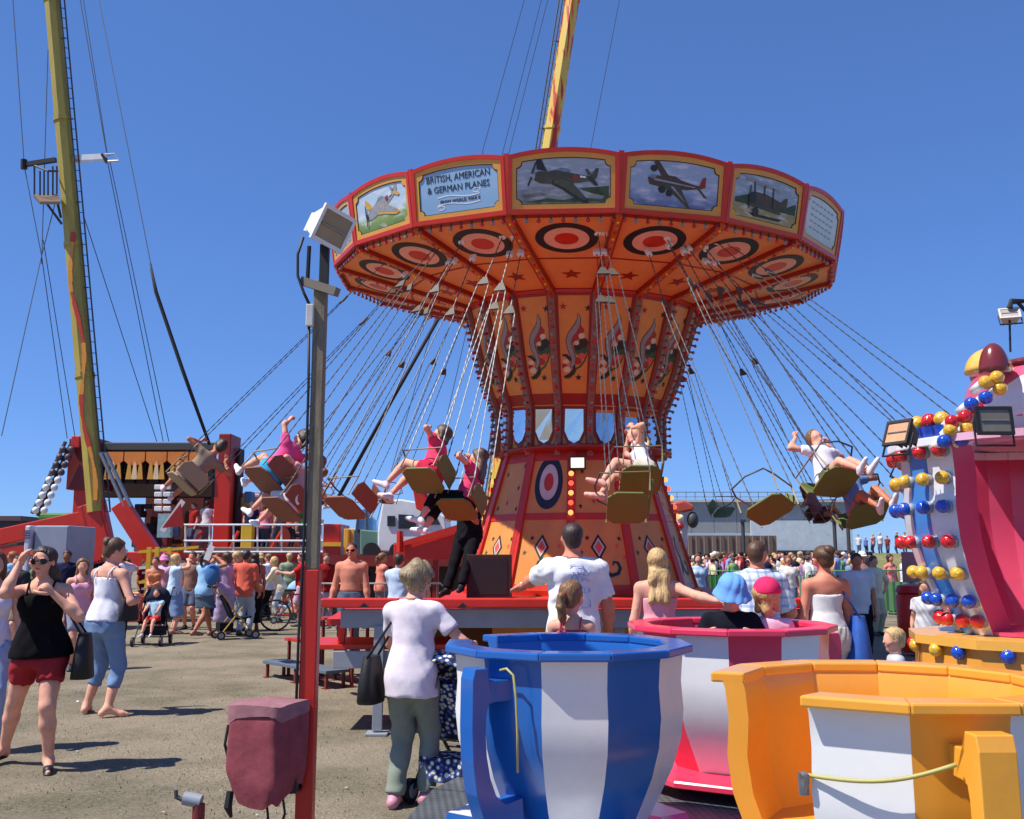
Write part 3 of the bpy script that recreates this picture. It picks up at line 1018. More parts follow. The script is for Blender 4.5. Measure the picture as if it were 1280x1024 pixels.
# ------------------------------------------------------------------ people: a body grown from tapered bones as one surface
def _v(p): return np.array(p, dtype=np.float64)
class Cone:
    """A tapered bone; cut=True ends it flat at b (sleeves, trouser legs), cuta at a."""
    def __init__(s, a, b, ra, rb, k=.02, cut=False, cuta=False, sq=None):
        s.a, s.b, s.ra, s.rb, s.k, s.cut, s.cuta, s.sq = _v(a), _v(b), ra, rb, k, cut, cuta, sq
        m = max(ra, rb) + .07
        s.lo = np.minimum(s.a, s.b) - m; s.hi = np.maximum(s.a, s.b) + m
    def d(s, X, Y, Z):
        ba = s.b - s.a
        L2 = float(ba @ ba) + 1e-12
        x, y, z = X - s.a[0], Y - s.a[1], Z - s.a[2]
        t = (x * ba[0] + y * ba[1] + z * ba[2]) / L2
        h = np.clip(t, 0, 1)
        x = x - ba[0] * h; y = y - ba[1] * h; z = z - ba[2] * h
        if s.sq is not None:                      # flattened along a direction
            n, f = s.sq
            w = x * n[0] + y * n[1] + z * n[2]
            dd = np.sqrt(np.maximum(x * x + y * y + z * z + w * w * (f * f - 1), 0))
        else:
            dd = np.sqrt(x * x + y * y + z * z)
        d = dd - (s.ra + (s.rb - s.ra) * h)
        L = math.sqrt(L2)
        if s.cut: d = np.maximum(d, (t - 1) * L)
        if s.cuta: d = np.maximum(d, -t * L)
        return d
class Ell:
    def __init__(s, c, r, ax=None, k=.02):
        s.c, s.r, s.k = _v(c), r, k
        s.ax = ax if ax is not None else (_v((1, 0, 0)), _v((0, 1, 0)), _v((0, 0, 1)))
        m = max(r) + .07
        s.lo = s.c - m; s.hi = s.c + m
    def d(s, X, Y, Z):
        x, y, z = X - s.c[0], Y - s.c[1], Z - s.c[2]
        q = 0
        for a_, r in zip(s.ax, s.r):
            q = q + ((x * a_[0] + y * a_[1] + z * a_[2]) / r) ** 2
        return (np.sqrt(q) - 1) * min(s.r)
class Tors:
    """Elliptic cross-sections along a line; rows (s, half width, half depth, forward shift)."""
    def __init__(s, a, b, right, fwd, rows, k=.03, t0=None, t1=None, grow=0.0, wob=0.0):
        s.a, s.b, s.rt, s.fw, s.k, s.t0, s.t1 = _v(a), _v(b), _v(right), _v(fwd), k, t0, t1
        R = np.array(rows, dtype=np.float64)
        s.S, s.wx, s.wy, s.oy = R[:, 0], R[:, 1] + grow, R[:, 2] + grow, R[:, 3] if R.shape[1] > 3 else R[:, 0] * 0
        s.wob = wob
        m = max(s.wx.max(), s.wy.max()) + abs(s.oy).max() + .08
        ext = s.b - s.a
        e0 = s.a + ext * min(0, s.S.min()); e1 = s.a + ext * max(1, s.S.max())
        s.lo = np.minimum(e0, e1) - m; s.hi = np.maximum(e0, e1) + m
    def d(s, X, Y, Z):
        ba = s.b - s.a
        L = math.sqrt(float(ba @ ba)); u = ba / L
        x, y, z = X - s.a[0], Y - s.a[1], Z - s.a[2]
        t = (x * u[0] + y * u[1] + z * u[2]) / L
        wx = np.interp(t, s.S, s.wx); wy = np.interp(t, s.S, s.wy); oy = np.interp(t, s.S, s.oy)
        p = x * s.rt[0] + y * s.rt[1] + z * s.rt[2]
        q = x * s.fw[0] + y * s.fw[1] + z * s.fw[2] - oy
        if s.wob:
            wob = 1 + s.wob * np.sin(np.arctan2(q, p) * 9 + 2 * np.sin(t * 7)) * np.clip(.7 - t, 0, 1)
            wx = wx * wob; wy = wy * wob
        d = (np.sqrt((p / wx) ** 2 + (q / wy) ** 2 + 1e-9) - 1) * np.minimum(wx, wy)
        t0 = s.S.min() if s.t0 is None else s.t0
        t1 = s.S.max() if s.t1 is None else s.t1
        d = np.maximum(d, (t - t1) * L)
        d = np.maximum(d, (t0 - t) * L)
        return d
def field(prims, lo, n, cell, cuts=()):
    F = np.full(n, 1.0, dtype=np.float32)
    ax = [lo[i] + cell * np.arange(n[i]) for i in range(3)]
    for p in prims:
        i0 = [max(0, int(math.floor((p.lo[i] - lo[i]) / cell))) for i in range(3)]
        i1 = [min(n[i], int(math.ceil((p.hi[i] - lo[i]) / cell)) + 1) for i in range(3)]
        if any(i1[i] <= i0[i] for i in range(3)):
            continue
        sl = tuple(slice(i0[i], i1[i]) for i in range(3))
        X = ax[0][sl[0]][:, None, None]; Y = ax[1][sl[1]][None, :, None]; Z = ax[2][sl[2]][None, None, :]
        d = np.broadcast_to(p.d(X, Y, Z), F[sl].shape).astype(np.float32)
        o = F[sl]
        h = np.clip(.5 + .5 * (o - d) / p.k, 0, 1)
        F[sl] = o + (d - o) * h - p.k * h * (1 - h)
    return F
def grid_for(prims, cell):
    lo = np.min([p.lo for p in prims], axis=0) + .05
    hi = np.max([p.hi for p in prims], axis=0) - .05
    lo = lo - 2 * cell; hi = hi + 2 * cell
    return lo, [int(math.ceil((hi[i] - lo[i]) / cell)) + 1 for i in range(3)]
def nets(F, lo, cell):
    """Surface nets: one vertex in every cell the surface crosses, one quad for every grid edge it crosses."""
    neg = F < 0
    nx, ny, nz = [s - 1 for s in F.shape]
    cnt = np.zeros((nx, ny, nz), np.float32)
    P = np.zeros((3, nx, ny, nz), np.float32)
    cs = {}
    for i in (0, 1):
        for j in (0, 1):
            for k in (0, 1):
                sl = (slice(i, i + nx), slice(j, j + ny), slice(k, k + nz))
                cs[(i, j, k)] = (F[sl], neg[sl])
    for a_ in range(3):
        o = [b for b in range(3) if b != a_]
        for u in (0, 1):
            for w in (0, 1):
                c0 = [0, 0, 0]; c0[o[0]] = u; c0[o[1]] = w
                c1 = list(c0); c1[a_] = 1
                f0, s0 = cs[tuple(c0)]; f1, s1 = cs[tuple(c1)]
                cr = s0 != s1
                t = np.where(cr, f0 / np.where(cr, f0 - f1, 1), 0)
                cnt += cr
                P[a_] += t
                P[o[0]] += u * cr
                P[o[1]] += w * cr
    act = cnt > 0
    idx = np.full((nx, ny, nz), -1, np.int64)
    I = np.argwhere(act)
    idx[act] = np.arange(len(I))
    V = np.stack([lo[a_] + cell * (I[:, a_] + P[a_][act] / cnt[act]) for a_ in range(3)], 1)
    Q = []
    for a_ in range(3):
        o = [(a_ + 1) % 3, (a_ + 2) % 3]
        sh0 = [slice(1, -1)] * 3; sh0[a_] = slice(0, -1)
        sh1 = [slice(1, -1)] * 3; sh1[a_] = slice(1, None)
        s0 = neg[tuple(sh0)]; s1 = neg[tuple(sh1)]
        cr = np.argwhere(s0 != s1)
        if not len(cr):
            continue
        flip = s0[tuple(cr.T)]
        base = cr.copy()
        base[:, o[0]] += 1; base[:, o[1]] += 1
        def at_(du, dv):
            b = base.copy()
            b[:, o[0]] -= du; b[:, o[1]] -= dv
            for i, n_ in enumerate((nx, ny, nz)):
                b[:, i] = np.clip(b[:, i], 0, n_ - 1)
            return idx[tuple(b.T)]
        q = np.stack([at_(1, 1), at_(0, 1), at_(0, 0), at_(1, 0)], 1)
        q[~flip] = q[~flip][:, ::-1]
        Q.append(q)
    Q = np.concatenate(Q)
    Q = Q[(Q >= 0).all(1)]
    return V, Q
def relax(V, Q, n=1, f=.5):
    for _ in range(n):
        S_ = np.zeros_like(V); C_ = np.zeros(len(V))
        for i in range(4):
            a_, b_ = Q[:, i], Q[:, (i + 1) % 4]
            np.add.at(S_, a_, V[b_]); np.add.at(C_, a_, 1)
            np.add.at(S_, b_, V[a_]); np.add.at(C_, b_, 1)
        V = V + f * (S_ / np.maximum(C_, 1)[:, None] - V)
    return V
def np_mesh(name, V, Q, mats, mi=None, extra=None):
    """Quads (numpy) plus an optional MB with more faces, as one mesh."""
    nv, nq = len(V), len(Q)
    ev = np.array(extra.v, dtype=np.float64).reshape(-1, 3) if extra and extra.v else np.zeros((0, 3))
    ef = extra.f if extra else []
    me = bpy.data.meshes.new(name)
    me.vertices.add(nv + len(ev))
    me.vertices.foreach_set('co', np.concatenate([V, ev]).astype(np.float32).reshape(-1))
    tot = [4] * nq + [len(f) for f in ef]
    li = np.concatenate([Q.reshape(-1)] + [np.array(f) + nv for f in ef]).astype(np.int32) if ef else Q.reshape(-1).astype(np.int32)
    me.loops.add(len(li))
    me.loops.foreach_set('vertex_index', li)
    st = np.concatenate([[0], np.cumsum(tot)[:-1]]).astype(np.int32)
    me.polygons.add(len(tot))
    me.polygons.foreach_set('loop_start', st)
    for m in mats:
        me.materials.append(m)
    mm = np.zeros(len(tot), np.int32)
    if mi is not None: mm[:nq] = mi
    if ef: mm[nq:] = extra.m
    me.polygons.foreach_set('material_index', mm)
    me.polygons.foreach_set('use_smooth', np.ones(len(tot), bool))
    me.update(calc_edges=True)
    return me
def surface(prims, cell, name, mats, extra=None, wrinkle=0.0, seed=0, smooth=1, inset=None, cuts=(), strand=None):
    lo, n = grid_for(prims, cell)
    F = field(prims, lo, n, cell)
    if inset is not None:
        G = field(inset, lo, n, cell)
        F = F + np.where(G < .004, np.minimum((.004 - G) * 2.0, .03), 0).astype(np.float32)
    if wrinkle or cuts or strand:
        X = (lo[0] + cell * np.arange(n[0]))[:, None, None]; Y = (lo[1] + cell * np.arange(n[1]))[None, :, None]; Z = (lo[2] + cell * np.arange(n[2]))[None, None, :]
        if wrinkle:
            s = seed * 1.7
            W_ = np.sin(21 * X + 3 * np.sin(9 * Z + s) + s) * np.sin(17 * Z + 2.5 * np.sin(13 * X + s)) + .9 * (1 - 2 * np.abs(np.sin(24 * Z + 4 * np.sin(7 * Y + 6 * X + s) + 9 * np.sin(4 * X + s)))) * (.5 + .5 * np.sin(15 * Y + 11 * X + s))
            F = F + (wrinkle * W_).astype(np.float32)
        if strand:
            c_, (ax_, ay_, az_), amp = strand
            dx, dy, dz = X - c_[0], Y - c_[1], Z - c_[2]
            u_ = dx * ax_[0] + dy * ax_[1] + dz * ax_[2]; v_ = dx * ay_[0] + dy * ay_[1] + dz * ay_[2]; w_ = dx * az_[0] + dy * az_[1] + dz * az_[2]
            th_ = np.arctan2(u_, v_ + .02)
            F = F + (amp * (np.sin(34 * th_ + 2.5 * np.sin(22 * w_) + 2 * np.sin(5 * th_)) + .7 * np.sin(61 * th_ + 3 * np.sin(31 * w_ + 1)))).astype(np.float32)
        for p_, n_ in cuts:
            F = np.maximum(F, ((X - p_[0]) * n_[0] + (Y - p_[1]) * n_[1] + (Z - p_[2]) * n_[2]).astype(np.float32))
    V, Q = nets(F, lo, cell)
    if smooth and len(V):
        V = relax(V, Q, smooth, .45)
    return np_mesh(name, V, Q, mats, extra=extra)
def ik(a, c, l1, l2, pole):
    a, c, pole = _v(a), _v(c), _v(pole)
    d = c - a
    L = np.linalg.norm(d)
    if L > (l1 + l2) * .999:
        c = a + d / L * (l1 + l2) * .999
        d = c - a; L = np.linalg.norm(d)
    u = d / L
    x = (l1 * l1 - l2 * l2 + L * L) / (2 * L)
    h = math.sqrt(max(l1 * l1 - x * x, 0))
    w = pole - u * (pole @ u)
    nw = np.linalg.norm(w)
    w = w / nw if nw > 1e-6 else _v((0, 0, 1))
    return a + u * x + w * h, c
def nrm(v):
    v = _v(v)
    return v / (np.linalg.norm(v) + 1e-12)
SKIN = {}
def skin(name):
    c = {'fair': (226, 164, 138), 'pale': (232, 178, 154), 'tan': (188, 122, 92), 'red': (216, 136, 110), 'dark': (150, 98, 74)}[name]
    m = mat('skin_' + name, S(*c), rough=.6, var=.2, scale=11, spec=.3, bump=.1, bscale=40)
    m.node_tree.nodes['Principled BSDF'].inputs['Subsurface Weight'].default_value = 0.0
    return m
def hair_mat(c):
    return mat('hair_%d_%d_%d' % c, S(*c), rough=.5, var=.45, scale=30, bump=.6, bscale=30, stretch=(3, 3, .5))
HAIR = {'brown': (92, 64, 44), 'dark': (58, 44, 38), 'black': (34, 30, 30), 'blonde': (204, 168, 112), 'lightbrown': (128, 92, 58), 'greyblonde': (150, 128, 96), 'grey': (170, 160, 145), 'ginger': (140, 76, 40), 'red': (108, 46, 34)}

ROWS_M = [(-.12, .070, .060, .0), (0, .096, .072, -.004), (.15, .094, .070, 0), (.42, .083, .062, .004), (.62, .094, .068, .004), (.80, .104, .068, 0), (.92, .085, .055, -.004), (1.0, .045, .042, -.006)]
ROWS_F = [(-.12, .072, .064, .0), (0, .104, .080, -.008), (.15, .098, .074, -.004), (.42, .073, .058, .004), (.62, .083, .062, .004), (.80, .090, .060, 0), (.92, .074, .050, -.004), (1.0, .038, .038, -.006)]
def person(label, loc, face=0.0, H=1.7, sex='f', pose=None, top=None, bottom=None, hair=('short', 'brown'), skin_='fair', shoes=None, cell=.03, group=None, M=None, hs=1.0, fat=1.0, extras=(), near=False, fingers=True, glasses=None, bust=1.0):
    """top=(kind, rgb, hem, sleeve); bottom=(kind, rgb, length); face: heading in degrees, 0 looks away from the camera."""
    pose = dict(pose or {})
    U = H
    g = lambda k_, d_: _v(pose.get(k_, d_)) * U
    hip = g('hip', (0, 0, .515))
    lean = nrm((pose.get('lean', (0, 0))[0], pose.get('lean', (0, 0))[1], 1.0) if len(pose.get('lean', (0, 0))) == 2 else pose['lean'])
    tw = R_(pose.get('twist', 0))
    right = nrm(_v((math.cos(tw), math.sin(tw), 0)) - lean * (_v((math.cos(tw), math.sin(tw), 0)) @ lean))
    fwd = np.cross(lean, right)
    hr = R_(pose.get('hipyaw', 0))
    hright = _v((math.cos(hr), math.sin(hr), 0)); 
    tl = .315 * U
    neck = hip + lean * tl
    sh_w = (.106 if sex == 'm' else .094) * U
    shL = neck - lean * .046 * U - right * sh_w + lean * pose.get('shrugL', 0) * U
    shR = neck - lean * .046 * U + right * sh_w + lean * pose.get('shrugR', 0) * U
    hipL = hip - hright * .052 * U - _v((0, 0, .005)) * U
    hipR = hip + hright * .052 * U - _v((0, 0, .005)) * U
    anL, anR = g('fL', (-.055, -.01, .045)), g('fR', (.055, .01, .045))
    knL, anL = ik(hipL, anL, .245 * U, .243 * U, pose.get('kL', (0, 1, .1)))
    knR, anR = ik(hipR, anR, .245 * U, .243 * U, pose.get('kR', (0, 1, .1)))
    wrL, wrR = g('hL', (-.135, .03, .475)), g('hR', (.135, .03, .475))
    elL, wrL = ik(shL, wrL, .172 * U, .148 * U, pose.get('eL', (-.35, -1, -.2)))
    elR, wrR = ik(shR, wrR, .172 * U, .148 * U, pose.get('eR', (.35, -1, -.2)))
    ra_, fa_ = (1.0, 1.0) if sex == 'm' else (.86, .95)
    ra_ *= fat ** .5
    rows = [(s_, wx * U * fat, wy * U * fat, oy * U) for s_, wx, wy, oy in (ROWS_M if sex == 'm' else ROWS_F)]
    # head
    yaw, pit = R_(pose.get('yaw', 0)) + tw, R_(pose.get('pitch', 0))
    hf = _v((-math.sin(yaw) * math.cos(pit), math.cos(yaw) * math.cos(pit), math.sin(pit)))
    mixl = nrm(lean * .6 + _v((0, 0, .4)) if pose.get('hup', None) is None else _v(pose['hup']))
    hf = nrm(hf if pose.get('hdir') is None else _v(pose['hdir']))
    hx = nrm(np.cross(hf, mixl)); hz = np.cross(hx, hf)
    hh = .137 * U * hs
    hc = neck + lean * .008 * U + hz * hh * .58 + hf * .012 * U
    HP = lambda x, y, z: hc + (hx * x + hf * y + hz * z) * hh
    hax = (hx, hf, hz)
    headp = [Ell(HP(0, -.07, .13), (.335 * hh, .425 * hh, .375 * hh), hax, .01),
             Cone(HP(0, .10, -.02), HP(0, .20, -.37), .27 * hh, .115 * hh, .05 * hh),
             Cone(HP(-.13, .19, -.1), HP(.13, .19, -.1), .17 * hh, .17 * hh, .05 * hh),
             Cone(HP(0, -.1, -.25), neck - lean * .02 * U, .205 * hh * (1.12 if sex == 'm' else .95) / hs ** .4, .235 * hh * (1.15 if sex == 'm' else .95) / hs ** .4, .03 * U)]
    fine = [Cone(HP(0, .345, .05), HP(0, .42, -.09), .035 * hh, .062 * hh, .03 * hh), Cone(HP(-.13, .30, .085), HP(.13, .30, .085), .07 * hh, .07 * hh, .04 * hh),
            Ell(HP(-.335, -.02, -.02), (.04 * hh, .085 * hh, .12 * hh), hax, .01), Ell(HP(.335, -.02, -.02), (.04 * hh, .085 * hh, .12 * hh), hax, .01),
            Cone(HP(-.08, .335, -.215), HP(.08, .335, -.215), .045 * hh, .045 * hh, .02 * hh), Ell(HP(0, .27, -.40), (.10 * hh, .08 * hh, .08 * hh), hax, .03 * hh)]
    headp = headp + fine
    # body
    body = [Tors(hip - lean * .0, neck, right, fwd, rows, .02)]
    body[0].t0 = -.12
    rU, rF = .0335 * U * ra_, .0265 * U * ra_
    for sh, el, wr in ((shL, elL, wrL), (shR, elR, wrR)):
        body += [Cone(neck - lean * .03 * U, sh, .036 * U * ra_, .037 * U * ra_, .035 * U), Cone(sh, el, rU, rF, .02 * U), Cone(el, el + (wr - el) * .35, rF, .027 * U * ra_, .015 * U), Cone(el + (wr - el) * .3, wr, .0265 * U * ra_, .0165 * U * fa_, .015 * U)]
    rT = .060 * U * fat ** .6
    for hp_, kn, an, s_ in ((hipL, knL, anL, -1), (hipR, knR, anR, 1)):
        calf = kn + (an - kn) * .33
        back = -nrm(np.cross(np.cross(an - kn, kn - hp_ + 1e-6), an - kn)) * 0
        body += [Cone(hp_ + (kn - hp_) * .06, kn, rT, .0345 * U * fat ** .3, .03 * U), Cone(kn, calf, .034 * U * fat ** .3, .0345 * U * fat ** .3, .015 * U), Cone(calf, an, .0345 * U * fat ** .3, .0205 * U, .015 * U)]
    if sex == 'f' and bust:
        for s_ in (-1, 1):
            body.append(Ell(hip + lean * tl * .66 + right * s_ * .043 * U + fwd * .045 * U, (.04 * U * bust, .036 * U * bust, .038 * U * bust), (right, fwd, lean), .02 * U))
    # glutes
    for s_ in (-1, 1):
        body.append(Ell(hip + hright * s_ * .043 * U - fwd * .026 * U + lean * .005 * U, (.047 * U * fat, .046 * U * fat, .052 * U), (hright, fwd, lean), .03 * U))
    # hands
    ex = MB()
    handp = []
    for side, el, wr in (('L', elL, wrL), ('R', elR, wrR)):
        fd = nrm(_v(pose['d' + side])) if ('d' + side) in pose else nrm(wr - el)
        pn = nrm(_v(pose.get('n' + side, (1 if side == 'L' else -1, 0, 0))))
        pn = nrm(pn - fd * (pn @ fd))
        sd_ = np.cross(pn, fd)
        if side == 'R': sd_ = -sd_
        sd_ = -sd_                      # towards the thumb
        curl_ = pose.get('c' + side, .35)
        hl = .105 * U * (1.0 if hs < 1.15 else .95)
        kn_ = wr + fd * hl * .46
        handp += [Cone(wr, wr + fd * hl * .42, .0165 * U * fa_, .026 * U * fa_, .012 * U, sq=(pn, 1.9)), Cone(wr + fd * hl * .25 - sd_ * .012 * U, kn_ - sd_ * .014 * U, .0135 * U, .0125 * U, .01 * U), Cone(wr + fd * hl * .25 + sd_ * .012 * U, kn_ + sd_ * .012 * U, .0135 * U, .0125 * U, .01 * U)]
        if fingers:
            for i, (o_, ln) in enumerate(((.019, .42), (.0065, .48), (-.006, .45), (-.018, .36))):
                b0 = kn_ + sd_ * o_ * U - fd * .012 * U
                pts = [b0]; ang = curl_ * .7
                L_ = ln * hl
                p_ = b0 + fd * .012 * U
                pts.append(p_)
                for seg, f_ in ((.45, 1.0), (.32, 1.1), (.25, .8)):
                    p_ = p_ + (fd * math.cos(ang) + pn * math.sin(ang)) * L_ * seg
                    pts.append(p_)
                    ang += curl_ * 1.15 * f_
                r_ = .0062 * U * fa_
                ex.tube([tuple(q) for q in pts], [r_, r_ * 1.05, r_, r_ * .95, r_ * .7], 6, 0)
            b0 = wr + fd * hl * .16 + sd_ * .014 * U
            tp_ = [b0, b0 + (fd * .6 + sd_ * .75 + pn * .25) * hl * .22, b0 + (fd * 1.25 + sd_ * (1.05 - curl_ * .4) + pn * (.35 + curl_ * .5)) * hl * .28, b0 + (fd * 2.0 + sd_ * (1.05 - curl_ * .9) + pn * (.5 + curl_)) * hl * .27]
            ex.tube([tuple(q) for q in tp_], [.0085 * U, .008 * U, .0072 * U, .005 * U], 6, 0)
    # feet
    footp = []; shoe = []
    for side, kn, an in (('L', knL, anL), ('R', knR, anR)):
        ty = R_(pose.get('t' + side, 8 if side == 'L' else -8))
        ud = nrm(an - kn)
        td = _v(pose['toe' + side]) if ('toe' + side) in pose else _v((-math.sin(ty), math.cos(ty), 0))
        td = nrm(td)
        dn = nrm(ud - td * (ud @ td)) if abs(ud @ td) < .95 else _v((0, 0, -1))
        heel = an + dn * .022 * U - td * .028 * U
        ball = an + dn * .030 * U + td * .075 * U
        toe = an + dn * .034 * U + td * .105 * U
        footp += [Cone(an, heel, .0215 * U, .02 * U, .015 * U), Cone(an, ball, .0225 * U, .0155 * U, .015 * U), Cone(ball, toe, .0185 * U, .0125 * U, .012 * U)]
        if shoes and shoes[0] != 'bare':
            m_ = .0035 * U
            sp_ = [Cone(an + dn * .004 * U, heel, .024 * U + m_, .021 * U + m_, .012 * U), Cone(an + dn * .012 * U, ball, .019 * U + m_, .018 * U + m_, .015 * U), Cone(heel, toe + td * .006 * U, .017 * U + m_, .016 * U + m_, .012 * U)]
            if shoes[0] == 'sandal':
                sp_ = [Cone(heel + dn * .014 * U, toe + dn * .008 * U, .020 * U, .021 * U, .01, sq=(dn, 2.4)), Cone(ball - td * .02 * U, ball + td * .012 * U, .0235 * U, .0215 * U, .01)]
            shoe.append(sp_)
    body += handp + footp
    # garments
    garm = []
    loose = .0075 * U
    if top:
        kind, rgb = top[0], top[1]
        hem = top[2] if len(top) > 2 else -.02
        slv = top[3] if len(top) > 3 else .5
        gp = []
        nk = {'tshirt': .985, 'shirt': 1.02, 'tank': .80, 'cami': .80, 'strapless': .70, 'vest': .90}[kind]
        gr = {'tshirt': .011, 'shirt': .011, 'tank': .007, 'cami': .007, 'strapless': .006, 'vest': .010}[kind] * U
        flare = top[4] if len(top) > 4 else .0
        r2 = []
        for s_, wx, wy, oy in rows:
            ext_ = flare * max(0, .55 - s_) * U
            waist = (.010 if kind in ('tshirt', 'shirt') else 0) * U * (1 if .2 < s_ < .6 else 0)
            r2.append((s_, wx + waist + ext_, wy + waist + ext_, oy))
        s0_ = r2[0]
        if hem < -.12:
            r2 = [(hem, r2[1][1] + .004 * U + flare * .7 * U, r2[1][2] + .008 * U + flare * .7 * U, 0)] + [r for r in r2 if r[0] >= 0]
        else:
            r2 = [(-.2, r2[1][1], r2[1][2], r2[1][3])] + [r for r in r2 if r[0] >= 0]
        gp.append(Tors(hip, neck, right, fwd, r2, .02 * U, t0=hem, t1=nk, grow=gr, wob=.03 if flare else 0))
        if sex == 'f' and bust:
            for s_ in (-1, 1):
                gp.append(Ell(hip + lean * tl * .66 + right * s_ * .043 * U + fwd * .045 * U, (.04 * U * bust + gr, .036 * U * bust + gr, .038 * U * bust + gr), (right, fwd, lean), .03 * U))
        if kind in ('tshirt', 'shirt', 'vest'):
            for sh, el, wr in ((shL, elL, wrL), (shR, elR, wrR)):
                gp.append(Cone(neck - lean * .035 * U, sh, .036 * U * ra_ + gr * .7, .038 * U * ra_ + gr * .7, .03 * U, cut=(kind == 'vest')))
                if kind != 'vest':
                    if slv <= 1:
                        e_ = sh + (el - sh) * slv
                        gp.append(Cone(sh, e_, rU + gr * .75, rU + gr * 1.05, .02 * U, cut=True))
                    else:
                        gp.append(Cone(sh, el, rU + gr * .7, rF + gr * .8, .02 * U))
                        gp.append(Cone(el, el + (wr - el) * (slv - 1), rF + gr * .8, .021 * U + gr * .4, .015 * U, cut=True))
        if hem < -.06:
            for i_ in range(1, len(gp)): pass
            for s_ in (-1, 1):
                gp.append(Ell(hip + hright * s_ * .040 * U - fwd * .024 * U + lean * .012 * U, (.052 * U * fat + gr, .052 * U * fat + gr, .06 * U + gr), (hright, fwd, lean), .03 * U))
        exs = MB()
        if kind in ('tank', 'cami'):
            for s_ in (-1, 1):
                w_ = (.014 if kind == 'tank' else .008) * U
                cx_ = .052 * U
                pts = [hip + lean * tl * .78 + right * s_ * cx_ + fwd * (.070 * U), hip + lean * tl * .90 + right * s_ * cx_ + fwd * .058 * U, hip + lean * tl * 1.0 + right * s_ * (cx_ * 1.05) + fwd * .018 * U, hip + lean * tl * .975 + right * s_ * (cx_ * 1.05) - fwd * .030 * U, hip + lean * tl * .88 + right * s_ * cx_ - fwd * .058 * U, hip + lean * tl * .76 + right * s_ * cx_ - fwd * .068 * U]
                exs.tube([tuple(q) for q in pts], w_ * .6, 6, 0)
        garm.append(({'tshirt': 'tshirt', 'shirt': 'shirt', 'tank': 'vest_top', 'cami': 'camisole', 'strapless': 'strapless_top', 'vest': 'vest_top'}[kind], gp, rgb, exs, .0032 if kind in ('tshirt', 'shirt') else .002))
    if bottom:
        kind, rgb = bottom[0], bottom[1]
        ln = bottom[2] if len(bottom) > 2 else 1.0
        gp = []
        gr = {'trousers': .007, 'jeans': .0055, 'shorts': .010, 'skirt': .008}[kind] * U
        r2 = [(-.16, rows[1][1] * 1.0, rows[1][2] * 1.02, rows[1][3])] + [r for r in rows if r[0] >= 0]
        gp.append(Tors(hip, neck, right, fwd, r2, .02 * U, t0=-.2, t1=.17, grow=gr * .8))
        for s_ in (-1, 1):
            gp.append(Ell(hip + hright * s_ * .043 * U - fwd * .026 * U + lean * .005 * U, (.047 * U * fat + gr, .046 * U * fat + gr, .052 * U + gr), (hright, fwd, lean), .03 * U))
        if kind == 'skirt':
            e_ = (anL + anR) / 2; k_ = (knL + knR) / 2
            end = hip + (k_ - hip) * min(ln, 1) if ln <= 1 else k_ + (e_ - k_) * (ln - 1)
            spread = np.linalg.norm((knL - knR)[:2]) / 2 + .045 * U
            gp.append(Tors(hip, end, hright, np.cross(nrm(hip - end), hright), [(-.05, rows[1][1], rows[1][2], 0), (.25, rows[1][1] * 1.0, rows[1][2] * 1.08, 0), (1, spread + .02 * U, .075 * U, 0)], .02 * U, t0=0, t1=1, grow=gr, wob=.06))
        else:
            for hp_, kn, an in ((hipL, knL, anL), (hipR, knR, anR)):
                f1 = min(ln * 2, 1.0) if kind == 'shorts' else 1.0
                if kind == 'shorts':
                    e_ = hp_ + (kn - hp_) * min(ln, 1)
                    gp.append(Cone(hp_ + (kn - hp_) * .06, e_, rT + gr * .6, (rT + (.0345 * U - rT) * min(ln, 1)) + gr * 1.2, .03 * U, cut=True))
                else:
                    gp.append(Cone(hp_ + (kn - hp_) * .06, kn, rT + gr * .5, .037 * U + gr * 1.0, .03 * U))
                    e_ = kn + (an - kn) * ln
                    rr = .037 * U + (.0215 * U - .037 * U) * ln
                    wide = (.010 if kind == 'trousers' else .008) * U * ln
                    gp.append(Cone(kn, e_, .036 * U + gr * 1.0, rr + gr + wide, .02 * U, cut=True))
        garm.append(({'trousers': 'trousers', 'jeans': 'jeans', 'shorts': 'shorts', 'skirt': 'skirt'}[kind], gp, rgb, None, .0028))
    # assemble
    Mx = M if M is not None else Matrix.Translation(Vector(loc)) @ Matrix.Rotation(R_(face), 4, 'Z')
    root = thing('person', label, 'person', group=group, M=Mx)
    sk = skin(skin_)
    inset = [p for gm_ in garm for p in gm_[1]]
    for gm_ in shoe: inset = inset + gm_ if (shoes and shoes[0] != 'sandal') else inset
    if near:
        hm = surface(headp, .0065, 'head', [sk], smooth=1)
        # eyes, lips
        hv = MB()
        for s_ in (-1, 1):
            c = HP(s_ * .14, .325, .03)
            if glasses: continue
            ex.sphere(tuple(c), .062 * hh, 8, 6, 1)
            ex.sphere(tuple(HP(s_ * .14, .365, .03)), .032 * hh, 8, 6, 2)
            ex.tube([tuple(HP(s_ * (.07 + .16 * i / 4), .375 - .045 * (i / 4) ** 2, .125 + .02 * math.sin(i / 4 * 3.1))) for i in range(5)], .014 * hh, 5, 2)
        ex.tube([tuple(HP(-.11 + .22 * i / 6, .368 - .03 * (abs(i - 3) / 3) ** 2, -.215)) for i in range(7)], [.01 * hh] + [.024 * hh] * 5 + [.01 * hh], 6, 3)
        nv = len(hm.vertices)
        hco = np.empty(nv * 3, np.float32); hm.vertices.foreach_get('co', hco)
        o_ = len(ex.v)
        ex.v.extend([tuple(q) for q in hco.reshape(-1, 3)])
        for p in hm.polygons:
            ex.f.append(tuple(i + o_ for i in p.vertices)); ex.m.append(0)
        bpy.data.meshes.remove(hm)
